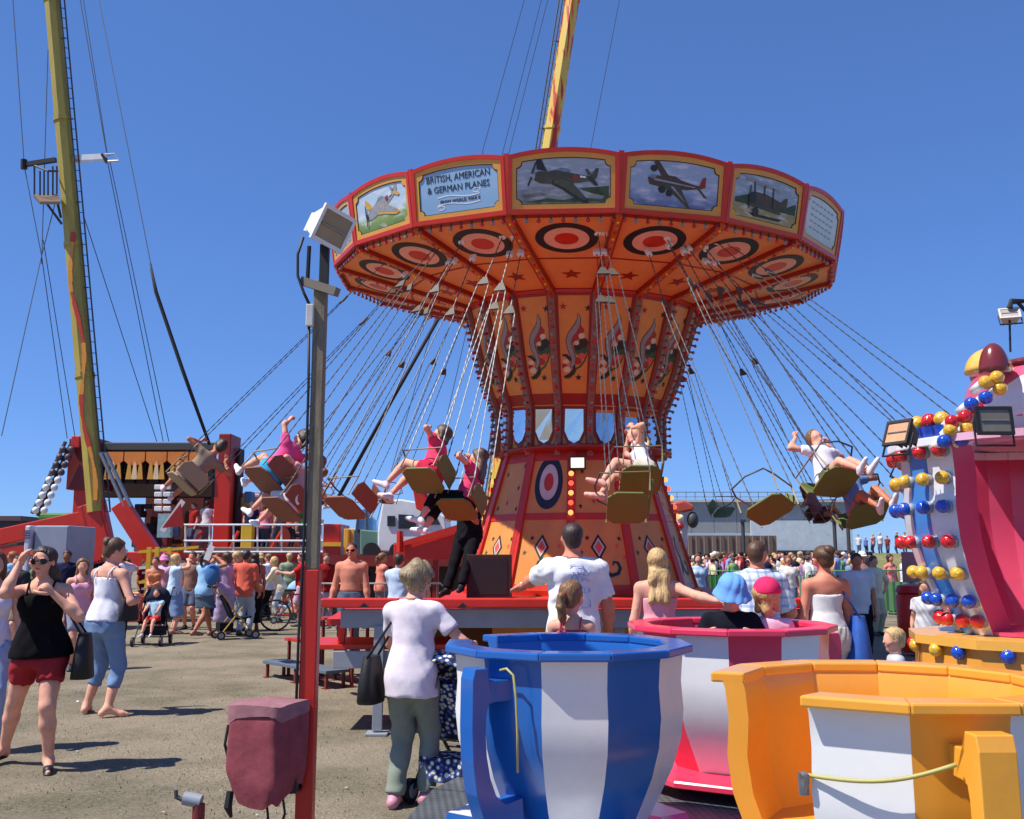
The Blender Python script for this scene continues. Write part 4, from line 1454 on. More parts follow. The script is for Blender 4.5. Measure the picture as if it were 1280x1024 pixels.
        bm_ = surface(body + headp[3:4], cell, 'body', [sk, mat('eye_white', S(225, 220, 214), rough=.2), mat('eye_dark', S(40, 30, 26), rough=.2), mat('lips', S(176, 92, 84), rough=.4)], ex, inset=inset)
    else:
        bm_ = surface(body + headp, cell, 'body', [sk], ex, inset=inset)
    place(bm_, 'body', root)
    over = garm[0][1] if (top and bottom and (top[2] if len(top) > 2 else -.02) < -.03) else None
    for i, (nm, gp, rgb, exs, wr_) in enumerate(garm):
        m_ = rgb if isinstance(rgb, bpy.types.Material) else cloth(*rgb)
        cu = []
        place(surface(gp, cell, nm, [m_], exs, wrinkle=wr_ * 1.7 * (U / 1.7), seed=i + int(abs(Mx.translation.x) * 7), smooth=1, inset=over if i == 1 else None), nm, root)
    if shoe:
        m_ = shoes[1] if isinstance(shoes[1], bpy.types.Material) else mat('shoe_%d_%d_%d' % shoes[1], S(*shoes[1]), rough=.5, var=.15, scale=20)
        for sp_ in shoe:
            nm = 'sandal' if shoes[0] == 'sandal' else 'shoe'
            place(surface(sp_, min(cell, .02), nm, [m_], smooth=1), nm, root)
    # hair and hats
    hk = hair[0]
    hcol = hair_mat(HAIR[hair[1]])
    hcell = .0065 if cell < .0145 else min(cell, .016)
    hp_ = []
    cuts = []
    if hk != 'none':
        off = {'shaved': .012, 'short': .045, 'bob': .08, 'long': .06, 'pony': .045, 'bun': .045, 'curly': .14}.get(hk, .05)
        hp_.append(Ell(HP(0, -.085, .15), ((.335 + off) * hh, (.425 + off) * hh, (.375 + off) * hh), hax, .02 * hh))
        if hk in ('bob', 'long', 'curly'):
            low = {'bob': -.38, 'long': -.62, 'curly': -.28}[hk]
            for s_ in (-1, 1):
                hp_.append(Cone(HP(s_ * .24, -.12, .1), HP(s_ * .27, -.10, low), .17 * hh, .11 * hh, .08 * hh))
            hp_.append(Cone(HP(0, -.25, .1), HP(0, -.30, low), .26 * hh, .19 * hh, .1 * hh))
            if hk == 'long':
                bk = neck - fwd * .062 * U - lean * .02 * U
                for s_ in (-1, 0, 1):
                    hp_.append(Cone(HP(s_ * .2, -.30, -.35), bk + right * s_ * .04 * U - lean * .075 * U * pose.get('hairlen', 1.0), .20 * hh, .15 * hh, .10 * hh))
        else:
            hp_.append(Ell(HP(0, -.26, -.06), ((.27 + off * .5) * hh, (.25 + off * .3) * hh, (.30 + off * .3) * hh), hax, .06 * hh))
        # the face and, for short hair, the neck stay free
        P0 = HP(0, .20, .12)
        nfree = nrm(hf * .86 - hz * .5)
        cuts.append((HP(0, .20, .16), nfree)) if hk not in ('bob', 'long', 'curly') else cuts.append((HP(0, .19, .12), nrm(hf * .93 - hz * .36)))
        if hk in ('short', 'shaved', 'pony', 'bun'):
            cuts.append((HP(0, -.1, -.33), -hz))
        hmesh = surface(hp_, hcell, 'hair', [hcol], wrinkle=(.005 if hk in ('short', 'shaved', 'pony', 'bun') else .009 if hk != 'curly' else .014) * (1 if near or hcell < .012 else .8), seed=3, smooth=1, cuts=cuts, strand=(HP(0, -.1, .3), hax, .0016 if hk != 'shaved' else .0004) if hcell < .007 else None)
        ho = place(hmesh, 'hair', root)
        if hk == 'pony':
            pt = [HP(0, -.50, .12), HP(0, -.66, .05), HP(0, -.70, -.25), HP(0, -.62, -.6), HP(0, -.55, -.85)]
            pts = [Cone(pt[i], pt[i + 1], (.07, .13, .14, .11)[i] * hh, (.13, .14, .11, .04)[i] * hh, .05 * hh) for i in range(4)]
            place(surface(pts, hcell, 'ponytail', [hcol], wrinkle=.004, seed=5, strand=(HP(0, -.6, 0), hax, .0025) if hcell < .007 else None), 'ponytail', root)
            MB().tube([tuple(HP(.075 * math.cos(t * .785), -.52 + .0, .12 + .075 * math.sin(t * .785))) for t in range(8)], .03 * hh, 6, closed=True).build('hair_band', cloth(200, 40, 40), root, smooth=60)
        if hk == 'bun':
            pts = [Ell(HP(0, -.42, .38), (.19 * hh, .17 * hh, .17 * hh), hax, .02), Ell(HP(.1, -.45, .28), (.13 * hh, .13 * hh, .12 * hh), hax, .03)]
            place(surface(pts, hcell, 'hair_bun', [hcol], wrinkle=.005, seed=8), 'hair_bun', root)
    for e_ in extras:
        if e_[0] == 'cap':
            c_ = e_[1]
            kf = 1.1 if hk in ('bob', 'long', 'curly') else 1.0
            pr_ = [Ell(HP(0, -.07, .17), (.40 * hh * kf, .49 * hh * kf, .42 * hh * kf), hax, .02)]
            cm = surface(pr_, hcell, 'cap', [cloth(*c_)], cuts=[(HP(0, 0, .12), -nrm(hz + hf * -.12))], smooth=1)
            place(cm, 'cap', root)
            bk_ = -1 if (len(e_) > 2 and e_[2] == 'back') else 1
            br = MB()
            n_ = 9
            vs = []
            for i in range(n_):
                t = math.pi * (i / (n_ - 1) - .5)
                vs.append(tuple(HP(.34 * math.sin(t), bk_ * (.32 + .02 * math.cos(t)) - (.12 if bk_ < 0 else 0), .15)))
            for i in range(n_):
                t = math.pi * (i / (n_ - 1) - .5)
                vs.append(tuple(HP(.33 * math.sin(t), bk_ * (.34 + .34 * math.cos(t)) - (.12 if bk_ < 0 else 0), .11 - .05 * math.cos(t))))
            v2 = [tuple(_v(p) + hz * .025 * hh) for p in vs]
            fs = []
            for i in range(n_ - 1):
                fs += [(i, i + 1, n_ + i + 1, n_ + i), (2 * n_ + i + 1, 2 * n_ + i, 3 * n_ + i, 3 * n_ + i + 1), (n_ + i, n_ + i + 1, 3 * n_ + i + 1, 3 * n_ + i)]
            br.add(vs + v2, fs)
            br.build('cap_peak', cloth(*c_), root)
        elif e_[0] == 'bucket':
            c_ = e_[1]
            up_ = nrm(hz - hf * .1)
            pr_ = [Ell(HP(0, -.07, .22), (.41 * hh, .49 * hh, .36 * hh), hax, .02), Tors(HP(0, -.07, -.12), HP(0, -.07, .3), hx, hf, [(0, .60 * hh, .68 * hh, 0), (.45, .48 * hh, .56 * hh, 0), (1.0, .38 * hh, .46 * hh, 0)], .04 * hh)]
            cm = surface(pr_, hcell, 'bucket_hat', [cloth(*c_)], cuts=[], smooth=1, wrinkle=.003)
            place(cm, 'bucket_hat', root)
        elif e_[0] == 'band':
            pass
    if glasses:
        gb = MB()
        dk_ = mat('sunglass_lens', S(18, 18, 22), rough=.08, var=.02)
        for s_ in (-1, 1):
            gb.sphere(tuple(HP(s_ * .15, .385, .03)), (.12 * hh, .045 * hh, .085 * hh), 12, 7, 0, None) if False else gb.add([tuple(HP(s_ * .15 + .13 * math.cos(t), .41 - .06 * abs(math.cos(t)) - (.03 if math.cos(t) * s_ > 0 else 0) - dz, .03 + .095 * math.sin(t))) for dz in (0, .03) for t in [2 * math.pi * i / 12 for i in range(12)]], [tuple(range(12)), tuple(range(23, 11, -1))] + [(i, (i + 1) % 12, 12 + (i + 1) % 12, 12 + i) for i in range(12)])
            gb.beam(tuple(HP(s_ * .28, .36, .05)), tuple(HP(s_ * .35, -.02, .04)), .02 * hh, .03 * hh)
        gb.beam(tuple(HP(-.05, .41, .05)), tuple(HP(.05, .41, .05)), .02 * hh, .03 * hh)
        gb.build('sunglasses', [dk_], root)
    J = dict(root=root, M=Mx, wrL=wrL, wrR=wrR, elL=elL, elR=elR, shL=shL, shR=shR, neck=neck, hip=hip, right=right, fwd=fwd, lean=lean, HP=HP, hh=hh, knL=knL, knR=knR, U=U, hl=.105 * U)
    return J
def wpt(J, p):
    return J['M'] @ Vector(tuple(p))
# ------------------------------------------------------------------ teacup ride
def gloss(r, g, b, rough=.22):
    return mat('gloss_%d_%d_%d' % (r, g, b), S(r, g, b), rough=rough, var=.07, scale=2.5, bump=.03, bscale=14, coat=.35, dirt=.22)
G_WHITE = gloss(234, 234, 234, .3)
G_BLUE = gloss(32, 98, 178)
G_PINK = gloss(234, 58, 92, .38)
G_YEL = gloss(240, 166, 56, .3)
def tread_mat():
    m = mat('tread_plate', S(132, 136, 140), rough=.42, metal=.55, var=.25, scale=7)
    nt = m.node_tree
    b = nt.nodes['Principled BSDF']
    tc = nt.nodes.new('ShaderNodeTexCoord')
    mp = nt.nodes.new('ShaderNodeMapping')
    mp.inputs['Rotation'].default_value = (0, 0, R_(38))
    ck = nt.nodes.new('ShaderNodeTexChecker')
    ck.inputs['Scale'].default_value = 34
    nt.links.new(tc.outputs['Object'], mp.inputs['Vector'])
    nt.links.new(mp.outputs['Vector'], ck.inputs['Vector'])
    bp = nt.nodes.new('ShaderNodeBump')
    bp.inputs['Strength'].default_value = .5
    bp.inputs['Distance'].default_value = .006
    nt.links.new(ck.outputs['Fac'], bp.inputs['Height'])
    nt.links.new(bp.outputs['Normal'], b.inputs['Normal'])
    mx = nt.nodes.new('ShaderNodeMix'); mx.data_type = 'RGBA'; mx.blend_type = 'MULTIPLY'
    mx.inputs[0].default_value = 1
    l = b.inputs['Base Color'].links[0]
    src = l.from_socket
    r = nt.nodes.new('ShaderNodeMapRange')
    r.inputs['To Min'].default_value = .62
    nt.links.new(ck.outputs['Fac'], r.inputs['Value'])
    nt.links.new(src, mx.inputs[6]); nt.links.new(r.outputs[0], mx.inputs[7])
    nt.links.new(mx.outputs[2], b.inputs['Base Color'])
    return m
TREAD = tread_mat()
PFC, PFR, PFZ = (2.9, 5.2), 3.5, .2
pf = thing('teacup_platform', 'round tread plate floor under the teacups with a coloured edge', 'ride platform', (PFC[0], PFC[1], 0))
NPL = 24
for i in range(NPL):
    a0, a1 = 2 * math.pi * i / NPL, 2 * math.pi * (i + 1) / NPL
    mb = MB()
    g_ = .004
    pts = []
    for rr, aa in ((.4, a0 + .006), (PFR, a0 + .002), (PFR, a1 - .002), (.4, a1 - .006)):
        pts.append((rr * math.cos(aa), rr * math.sin(aa)))
    mb.prism(pts, PFZ - .025, PFZ)
    mb.build('floor_plate', TREAD, pf)
    e = MB()
    e.beam((PFR * .998 * math.cos(a0), PFR * .998 * math.sin(a0), PFZ - .085), (PFR * .998 * math.cos(a1), PFR * .998 * math.sin(a1), PFZ - .085), .03, .12)
    e.build('edge_board', (RED, G_BLUE, G_WHITE)[i % 3], pf)
for i in range(12):
    aa = 2 * math.pi * i / 12
    MB().box((3.2 * math.cos(aa), 3.2 * math.sin(aa), .085), (.16, .16, .17)).build('support_block', paint(96, 70, 46, .8), pf)
MB().lathe([(.5, .17), (.5, .205), (.0, .215)], 20).build('hub_cover', GREY, pf)

CPROF = [(.60, 0), (.64, .06), (.72, .17), (.82, .32), (.89, .48), (.915, .64), (.90, .80), (.915, .93), (.93, .965)]
def teacup(label, c, z0, R, H, rot, base, alt, open_, handle=None, group=None, thick=.075, n=12, seat=True, rope=False, saucer=True, hyaw=0, flipc=0, lamps=False, name='teacup', cat='teacup'):
    """Angles in degrees, 0 towards the camera, growing to the right; facet i runs from rot+step*i to rot+step*(i+1)."""
    t = thing(name, label, cat, (c[0], c[1], z0), group=group)
    st = 360.0 / n
    def pt(a_, r, z):
        return (r * math.sin(R_(a_)), -r * math.cos(R_(a_)), z)
    for i in range(n):
        a0, a1 = rot + st * i, rot + st * (i + 1)
        if i in open_:
            if lamps:
                r_ = MB()
                vs = [pt(a_, q, z) for z in (.965 * H, H + .004) for q in (.86 * R, R) for a_ in (a0, a1)]
                r_.add(vs, [(0, 1, 3, 2), (4, 6, 7, 5), (2, 3, 7, 6), (1, 0, 4, 5), (0, 2, 6, 4), (3, 1, 5, 7)])
                r_.build('rim', gloss(232, 176, 200), t)
            continue
        mb = MB()
        K = len(CPROF)
        vs = []
        for r, z in CPROF:
            vs += [pt(a0, r * R, z * H), pt(a1, r * R, z * H)]
        for r, z in CPROF:
            q = max(r * R - thick, .1)
            vs += [pt(a0, q, z * H + .001), pt(a1, q, z * H + .001)]
        fo = [(2 * k, 2 * k + 1, 2 * k + 3, 2 * k + 2) for k in range(K - 1)]
        o = 2 * K
        fi = [(o + 2 * k + 1, o + 2 * k, o + 2 * k + 2, o + 2 * k + 3) for k in range(K - 1)]
        fe = [(2 * k, 2 * k + 2, o + 2 * k + 2, o + 2 * k) for k in range(K - 1)] + [(2 * k + 3, 2 * k + 1, o + 2 * k + 1, o + 2 * k + 3) for k in range(K - 1)]
        mb.add(vs, fo, (i + flipc) % 2)
        mb.add(vs, fi + fe, 0)
        p = mb.build('cup_side', [base, alt], t, smooth=35)
        if (i + flipc) % 2: p['label'] = 'pale striped side'
        r_ = MB()
        ri, ro_ = .93 * R - thick - .015 * R, R
        vs = [pt(a_, q, z) for z in (.955 * H, H) for q in (ri, ro_) for a_ in (a0, a1)]
        r_.add(vs, [(0, 1, 3, 2), (4, 6, 7, 5), (2, 3, 7, 6), (1, 0, 4, 5), (0, 2, 6, 4), (3, 1, 5, 7)])
        r_.build('rim', alt if lamps else base, t, bevel=.008)
        if lamps:
            lm = [BULB_R, BULB_Y, BULB_L]
            rows_ = ((.93, 0), (.79, 1), (.645, 2), (.47, 0), (.31, 1), (.17, 2), (.07, 0))
            for aa in ((a0, a0 + 11) if (i + 1) in [x % n for x in open_] or (i + 1) % n in open_ else (a0,)):
                for zz, cc in rows_:
                    rr = float(np.interp(zz, [z for r, z in CPROF], [r for r, z in CPROF])) * R
                    s_ = MB()
                    s_.tube([pt(aa, rr - .02, zz * H), pt(aa, rr + .03, zz * H)], .05, 8, 1)
                    s_.sphere(pt(aa, rr + .06, zz * H), .056, 12, 8, 0)
                    s_.build('cup_lamp', [lm[cc], GREY], t, smooth=180)
            for aa in (a0 + 4, a1 - 4):
                s_ = MB()
                q = pt(aa, R * .92, H)
                s_.tube([q, (q[0], q[1], H + .09)], [.05, .075], 10, 1)
                s_.sphere((q[0], q[1], H + .14), .065, 10, 7, 0)
                s_.build('rim_lamp', [(BULB_Y, BULB_R, BULB_Y)[int(aa) % 3], BULB_L], t, smooth=50)
    MB().lathe([(.0, .0), (.6 * R, .0), (.6 * R, .03), (0, .035)], n, M=Matrix.Rotation(R_(rot - 90), 4, 'Z')).build('cup_floor', base, t)
    if seat:
        for i in range(n):
            if i in open_: continue
            a0, a1 = rot + st * i, rot + st * (i + 1)
            s_ = MB()
            zs = .36 * H
            ro2 = .84 * R - thick * .9
            vs = [pt(a_, q, z) for z in (zs - .035, zs) for q in (.42 * R, ro2) for a_ in (a0, a1)] + [pt(a_, .45 * R, z) for z in (.03, zs - .035) for a_ in (a0, a1)]
            s_.add(vs, [(0, 1, 3, 2), (4, 6, 7, 5), (2, 3, 7, 6), (1, 0, 4, 5), (0, 2, 6, 4), (3, 1, 5, 7), (8, 10, 11, 9)])
            s_.build('seat', base, t)
        w = MB().tube([(0, 0, .03), (0, 0, .62 * H)], .03, 8)
        w.build('wheel_post', STEEL, t, smooth=40)
        MB().lathe([(0.0, .62 * H), (.21 * R, .62 * H), (.24 * R, .64 * H), (.21 * R, .665 * H), (0, .66 * H)], 24).build('hand_wheel', G_WHITE, t, smooth=50)
    if saucer:
        nseg = n
        for i in range(nseg):
            a0, a1 = rot + st * i, rot + st * (i + 1)
            s_ = MB()
            pr_ = [(.60, .005), (.78, -.02), (1.0, -.005), (1.012, -.014), (1.012, -.04), (.97, -.052), (.6, -.06)]
            vs = []
            for r, z in pr_:
                vs += [pt(a0, r * R, z), pt(a1, r * R, z)]
            s_.add(vs, [(2 * k, 2 * k + 1, 2 * k + 3, 2 * k + 2) for k in range(len(pr_) - 1)])
            s_.build('saucer_segment', (base, alt)[(i + flipc) % 2] if saucer == 2 else base, t)
        MB().lathe([(.55 * R, -.06), (.55 * R, PFZ - z0 - .0)], 20).build('turntable_drum', BLACK, t)
    if handle is not None:
        outer = [(.80, .85), (1.02, .85), (1.035, .915), (1.14, .915), (1.16, .86), (1.165, .62), (1.155, .45), (1.12, .28), (1.05, .13), (.95, .05), (.72, .02)]
        inner = [(.80, .74), (.92, .74), (.98, .74), (1.03, .73), (1.045, .68), (1.05, .58), (1.04, .47), (1.01, .36), (.96, .27), (.88, .22), (.74, .24)]
        def hp(p, s_): 
            x, z = p[0] * R, p[1] * H
            a0_, a_ = R_(handle), R_(handle + hyaw)
            b_ = .86 * R
            return (b_ * math.sin(a0_) + (x - b_) * math.sin(a_) + s_ * math.cos(a_), -b_ * math.cos(a0_) - (x - b_) * math.cos(a_) + s_ * math.sin(a_), z)
        hb = MB()
        K = len(outer)
        vs = [hp(p, s_) for s_ in (-.055 * R / .63, .055 * R / .63) for p in outer + inner]
        fs = []
        for k in range(K - 1):
            fs += [(k, k + 1, K + k + 1, K + k), (2 * K + k + 1, 2 * K + k, 3 * K + k, 3 * K + k + 1), (k + 1, k, 2 * K + k, 2 * K + k + 1), (K + k, K + k + 1, 3 * K + k + 1, 3 * K + k)]
        hb.add(vs, fs)
        hb.build('handle', base, t, bevel=.012)
    if rope:
        a_e = rot + st * (max(open_) + 1)
        h0 = Vector(pt(a_e - 2, .93 * R, .70 * H))
        h1 = Vector(pt(handle - 7, 1.03 * R, .80 * H))
        r_ = MB()
        pts = [h0.lerp(h1, i / 14) + Vector((0, -.04 * math.sin(math.pi * i / 14), -.025 * math.sin(math.pi * i / 14))) for i in range(15)]
        r_.tube(pts, .007, 6)
        r_.build('door_rope', mat('rope_yellow_green', S(176, 168, 96), rough=.8, var=.3, scale=90), t, smooth=180)
        hk = MB()
        hk.tube([h0 + Vector((.0, .0, -.05)), h0 + Vector((0, -.02, -.02)), h0 + Vector((0, -.025, 0)), h0], .012, 6)
        hk.box(h0 + Vector((0, .005, -.03)), (.03, .02, .07))
        hk.build('hook', STEEL, t, smooth=40)
    return t
BULB_L = mat('cap_blue', S(24, 78, 190), rough=.14, var=.3, scale=18, bump=1.0, bscale=42, coat=.5)
BULB_R = mat('cap_red', S(206, 30, 30), rough=.14, var=.3, scale=18, bump=1.0, bscale=42, coat=.5)
BULB_Y = mat('cap_yellow', S(232, 180, 50), rough=.14, var=.3, scale=18, bump=1.0, bscale=42, coat=.5)
GC = 'teacups on the round platform'
c_ = at(709, 800, 5.0)
b_ = teacup('blue and white striped teacup with a blue handle, nearest the older woman', (c_.x, 5.0), .31, .63, .86, -15, G_BLUE, G_WHITE, {8 + 12 - 12}, handle=-37, hyaw=-20, group=GC, flipc=1, rope=False, saucer=2)
rp = MB()
rp.tube([(-.335, -.50, .775), (-.305, -.525, .785), (-.275, -.555, .76), (-.262, -.565, .66), (-.256, -.56, .5), (-.256, -.55, .34)], .006, 6)
rp.build('door_rope', mat('rope_yellow_green', S(176, 168, 96)), b_, smooth=180)
c_ = at(913, 785, 6.3)
teacup('pink and white striped teacup with children inside, behind the blue one', (c_.x, 6.3), .315, .66, .86, -14, G_PINK, G_WHITE, {5}, handle=105, group=GC, flipc=0)
teacup('orange yellow teacup with an open doorway and a rope across it', (1.412, 3.7), .29, .66, .86, -46, G_YEL, G_WHITE, {10, 11}, handle=1, group=GC, flipc=1, rope=True)
# the big centre cup
CC = (4.36, 8.05)
big = teacup('huge pink lined cup with blue and white stripes and coloured lamps', CC, .98, 1.12, 1.56, -60, gloss(206, 68, 102, .32), gloss(226, 226, 230), {0, 1, 2, 3, 4, 5}, thick=.27, group=None, seat=False, saucer=False, flipc=0, lamps=True, n=24, name='giant_teacup', cat='giant cup')
# its outside stripes are blue where the small cups show their base colour
for ch in big.children:
    if ch.name.startswith('cup_side'):
        me = ch.data
        idx = np.zeros(len(me.polygons), np.int32)
        me.polygons.foreach_get('material_index', idx)
        k = len(CPROF) - 1
        if idx[0] == 0:
            me.materials.append(gloss(64, 132, 206))
            idx[:k] = 2
            me.polygons.foreach_set('material_index', idx)
            ch['label'] = 'blue striped side'
bs = thing('lamp_drum', 'octagonal yellow base with coloured lamps under the giant cup', 'ride base', (CC[0], CC[1], PFZ))
N8 = 10
for i in range(N8):
    a0, a1 = 2 * math.pi * i / N8, 2 * math.pi * (i + 1) / N8
    pb = MB()
    vs = [(r * math.cos(a_), r * math.sin(a_), z) for r, z in ((1.05, 0), (1.0, .765)) for a_ in (a0, a1)] + [(.4 * math.cos(a_), .4 * math.sin(a_), .775) for a_ in (a0, a1)]
    pb.add(vs, [(0, 1, 3, 2), (2, 3, 5, 4)])
    p = pb.build('base_panel', gloss(222, 150, 52, .35), bs)
    am = (a0 + a1) / 2
    for j, (da, z) in enumerate(((-.18, .45), (0, .45), (.18, .45), (-.12, .66), (.12, .66))):
        q = .985 * math.cos(math.pi / N8) / math.cos(da)
        lb = MB()
        x, y = 1.03 * .97 * math.cos(am + da), 1.03 * .97 * math.sin(am + da)
        lb.sphere((x, y, z), .055, 10, 7, 0)
        lb.build('base_lamp', [(BULB_L, BULB_R, BULB_Y)[(i + j) % 3]], p, smooth=180)
MB().lathe([(1.06, .70), (1.06, .77), (.98, .775)], N8).build('base_trim', gloss(232, 170, 70, .35), bs)
# pink and white teapot tier on top of the centre cup
TPL = (4.98, 8.4, 2.54)
tpot = thing('teapot', 'pink and white teapot tier with a domed lid above the giant cup', 'teapot', TPL)
MB().lathe([(.62, 0), (.86, .02), (.90, .06), (.86, .1)], 32).build('white_rim', gloss(228, 196, 214), tpot, smooth=40)
body_ = MB().lathe([(.80, .08), (.88, .22), (.90, .38), (.86, .56), (.80, .66), (.76, .70)], 32)
body_.build('pot_body', gloss(214, 90, 124), tpot, smooth=50)
wp = MB()
for i in range(14):
    a0 = R_(-110) + R_(6.5) * i; a1 = a0 + R_(6.5)
    h = lambda a_: .12 + .46 * min(1, max(0, (a_ + R_(112)) / R_(38))) ** .6
    pr_ = lambda a_, z: ((float(np.interp(z, (.08, .22, .38, .56, .66), (.80, .88, .90, .86, .80))) + .008) * math.cos(a_ - R_(68)), (float(np.interp(z, (.08, .22, .38, .56, .66), (.80, .88, .90, .86, .80))) + .008) * math.sin(a_ - R_(68)), z)
    zs0 = [.1 + (h(a0) - .1) * k / 5 for k in range(6)]; zs1 = [.1 + (h(a1) - .1) * k / 5 for k in range(6)]
    vs = [pr_(a0, z) for z in zs0] + [pr_(a1, z) for z in zs1]
    wp.add(vs, [(k, 6 + k, 7 + k, k + 1) for k in range(5)])
wp.build('white_patch', gloss(226, 222, 230), tpot, smooth=50)
MB().tube([(.79 * math.cos(t), .79 * math.sin(t), .69) for t in [2 * math.pi * i / 32 for i in range(32)]], .035, 8, closed=True).build('lid_ring', gloss(120, 40, 50), tpot, smooth=180)
dm = MB()
dm.lathe([(.19 * math.cos(t), .21 * math.sin(t)) for t in [i * math.pi / 16 for i in range(9)]], 20, 0, Matrix.Translation(at(1236, 466, 8.0) - Vector(TPL)))
dm.build('yellow_dome', gloss(224, 186, 90), tpot, smooth=180)
dm = MB()
dm.lathe([(.12 * math.cos(t), .25 * math.sin(t)) for t in [i * math.pi / 16 for i in range(9)]], 20, 0, Matrix.Translation(at(1243, 466, 7.78) - Vector(TPL)))
dm.build('red_dome', gloss(120, 44, 44), tpot, smooth=180)
rail = MB()
for i in range(5):
    rail.tube([(-.1 + .2 * i, -.55, .70), (-.1 + .2 * i, -.55, .90)], .012, 5)
rail.tube([(-.1, -.55, .90), (.8, -.55, .90)], .014, 5)
rail.build('top_rail', paint(150, 150, 220, .4), tpot)
for i, (px, py, cc) in enumerate(((1232, 478, 1), (1246, 472, 1), (1250, 486, 1), (1214, 505, 2), (1232, 497, 2), (1222, 512, 0), (1228, 520, 2), (1190, 527, 0), (1206, 521, 0), (1188, 538, 1), (1209, 535, 1), (1180, 552, 2), (1202, 550, 2))):
    q = at(px, py, 7.45)
    s_ = MB()
    s_.sphere((0, 0, 0), .055, 12, 8, 0)
    s_.tube([(0, .04, 0), (0, .2, -.03)], .04, 6, 1)
    o = s_.build('pot_lamp', [(BULB_R, BULB_Y, BULB_L)[cc], G_WHITE], tpot, smooth=180, M=Matrix.Translation(q - Vector(TPL)))
# flood lights of the ride
def floodlight(label, loc, yaw, tilt, w=.2, h=.15, stand=True, body=BLACK, face=(208, 150, 110), shell=None, roll=0, depth=.75):
    t = thing('floodlight', label, 'floodlight', M=Matrix.Translation(Vector(loc)) @ Matrix.Rotation(R_(yaw), 4, 'Z') @ Matrix.Rotation(R_(roll), 4, 'Y') @ Matrix.Rotation(R_(tilt), 4, 'X'), group='floodlights on the rides')
    b = MB()
    f0 = [(-w / 2, 0, -h / 2), (w / 2, 0, -h / 2), (w / 2, 0, h / 2), (-w / 2, 0, h / 2)]
    d = h * depth
    f1 = [(-w * .36, d, -h * .22), (w * .36, d, -h * .22), (w * .36, d, h * .22), (-w * .36, d, h * .22)]
    b.add(f0 + f1, [(0, 3, 2, 1), (4, 5, 6, 7), (0, 1, 5, 4), (1, 2, 6, 5), (2, 3, 7, 6), (3, 0, 4, 7)])
    for i in range(4):
        b.box((-.3 * w + .2 * w * i, d * .8, 0), (.006, d * .6, h * .62))
    b.build('housing', shell or body, t, bevel=.006)
    fr_ = MB().ring([(-w * .54, -h * .56), (w * .54, -h * .56), (w * .54, h * .56), (-w * .54, h * .56)], [(-w * .45, -h * .44), (w * .45, -h * .44), (w * .45, h * .44), (-w * .45, h * .44)], -.012, .014, 0, Matrix.Rotation(R_(90), 4, 'X'))
    fr_.build('front_frame', shell or body, t)
    MB().box((0, -.003, 0), (w * .9, .006, h * .88)).build('lamp_glass', mat('lamp_glass_%d' % face[0], S(*face), rough=.12, var=.2, scale=5), t)
    MB().tube([(-w * .4, -.01, 0), (w * .4, -.01, 0)], .006, 6).build('lamp_tube', STEEL, t)
    if stand:
        s_ = MB()
        s_.tube([(-w * .56, .03, 0), (-w * .56, .03, -h * .95), (w * .56, .03, -h * .95), (w * .56, .03, 0)], .010, 6)
        s_.build('bracket', BLACK, t)
    return t
floodlight('black floodlight facing the camera on the pink rim', at(1243, 526, 7.0), 0, -6, .25, .19, face=(120, 112, 98))
floodlight('black tilted floodlight on the left rim of the giant cup', at(1122, 541, 7.5), -62, -22, .22, .19, face=(214, 160, 120))
floodlight('pale floodlight on the arm high above the teapot', at(1262, 392, 10.5), -20, -40, .2, .16, shell=paint(214, 206, 196, .5), face=(180, 170, 160))
lp = thing('lamp_gantry', 'thin black lamp arm standing above the pink teapot', 'lamp post', at(1300, 460, 10.5))
z0 = at(1300, 460, 10.5)
MB().tube([at(1263, 440, 10.5), at(1262, 400, 10.5)], .012, 6).build('drop_rod', BLACK, lp, world=True)
MB().tube([at(1262, 385, 10.5), at(1264, 377, 10.5), at(1300, 376, 10.5), Vector((at(1300, 376, 10.5).x, 10.5, 0))], .035, 8).build('post', BLACK, lp, world=True)
MB().tube([at(1272, 378, 10.5), at(1290, 398, 10.5)], .02, 6).build('brace', BLACK, lp, world=True)
# ------------------------------------------------------------------ lamp pole with covered box
PX, PY = at(391, 697, 5.0).x, 5.0
lpole = thing('lamp_pole', 'square pole, grey above and red below, in the left foreground', 'lamp pole', (PX, PY, 0))
zj = at(391, 712, 5.0).z
MB().box((0, 0, zj + (3.06 - zj) / 2), (.066, .066, 3.06 - zj)).build('upper_pole', mat('weathered_pole', S(128, 116, 96), rough=.7, var=.35, scale=9, dirt=.5, stretch=(4, 4, .6), bump=.2), lpole, bevel=.006)
MB().box((0, 0, zj / 2 + .0), (.084, .084, zj)).build('lower_pole', paint(190, 34, 22, .4, .4), lpole, bevel=.006)
br = MB()
br.beam((-.10, 0.0, 3.06), (.10, -.07, 2.98), .05, .045)
br.build('cross_arm', paint(112, 104, 92, .6), lpole)
MB().box((.02, -.03, 3.14), (.045, .045, .22)).build('arm_bracket', BLACK, lpole)
MB().tube([(-.07, -.02, 3.06), (-.06, -.05, 3.24)], .012, 6).build('arm_bracket', BLACK, lpole)
MB().box((-.045, -.035, 2.86), (.04, .05, .12)).build('junction_box', paint(206, 202, 196, .5), lpole, bevel=.005)
cab = MB()
cab.tube([(-.10, -.02, 3.30), (-.125, -.03, 3.2), (-.12, -.035, 3.08), (-.08, -.05, 2.98), (-.05, -.05, 2.92)], .008, 6)
cab.tube([(-.05, -.04, 2.80), (-.043, -.038, 2.5), (-.040, -.037, 1.7), (-.05, -.046, 1.2), (-.05, -.048, .8)], .008, 6)
cab.build('cable', BLACK, lpole, smooth=180)
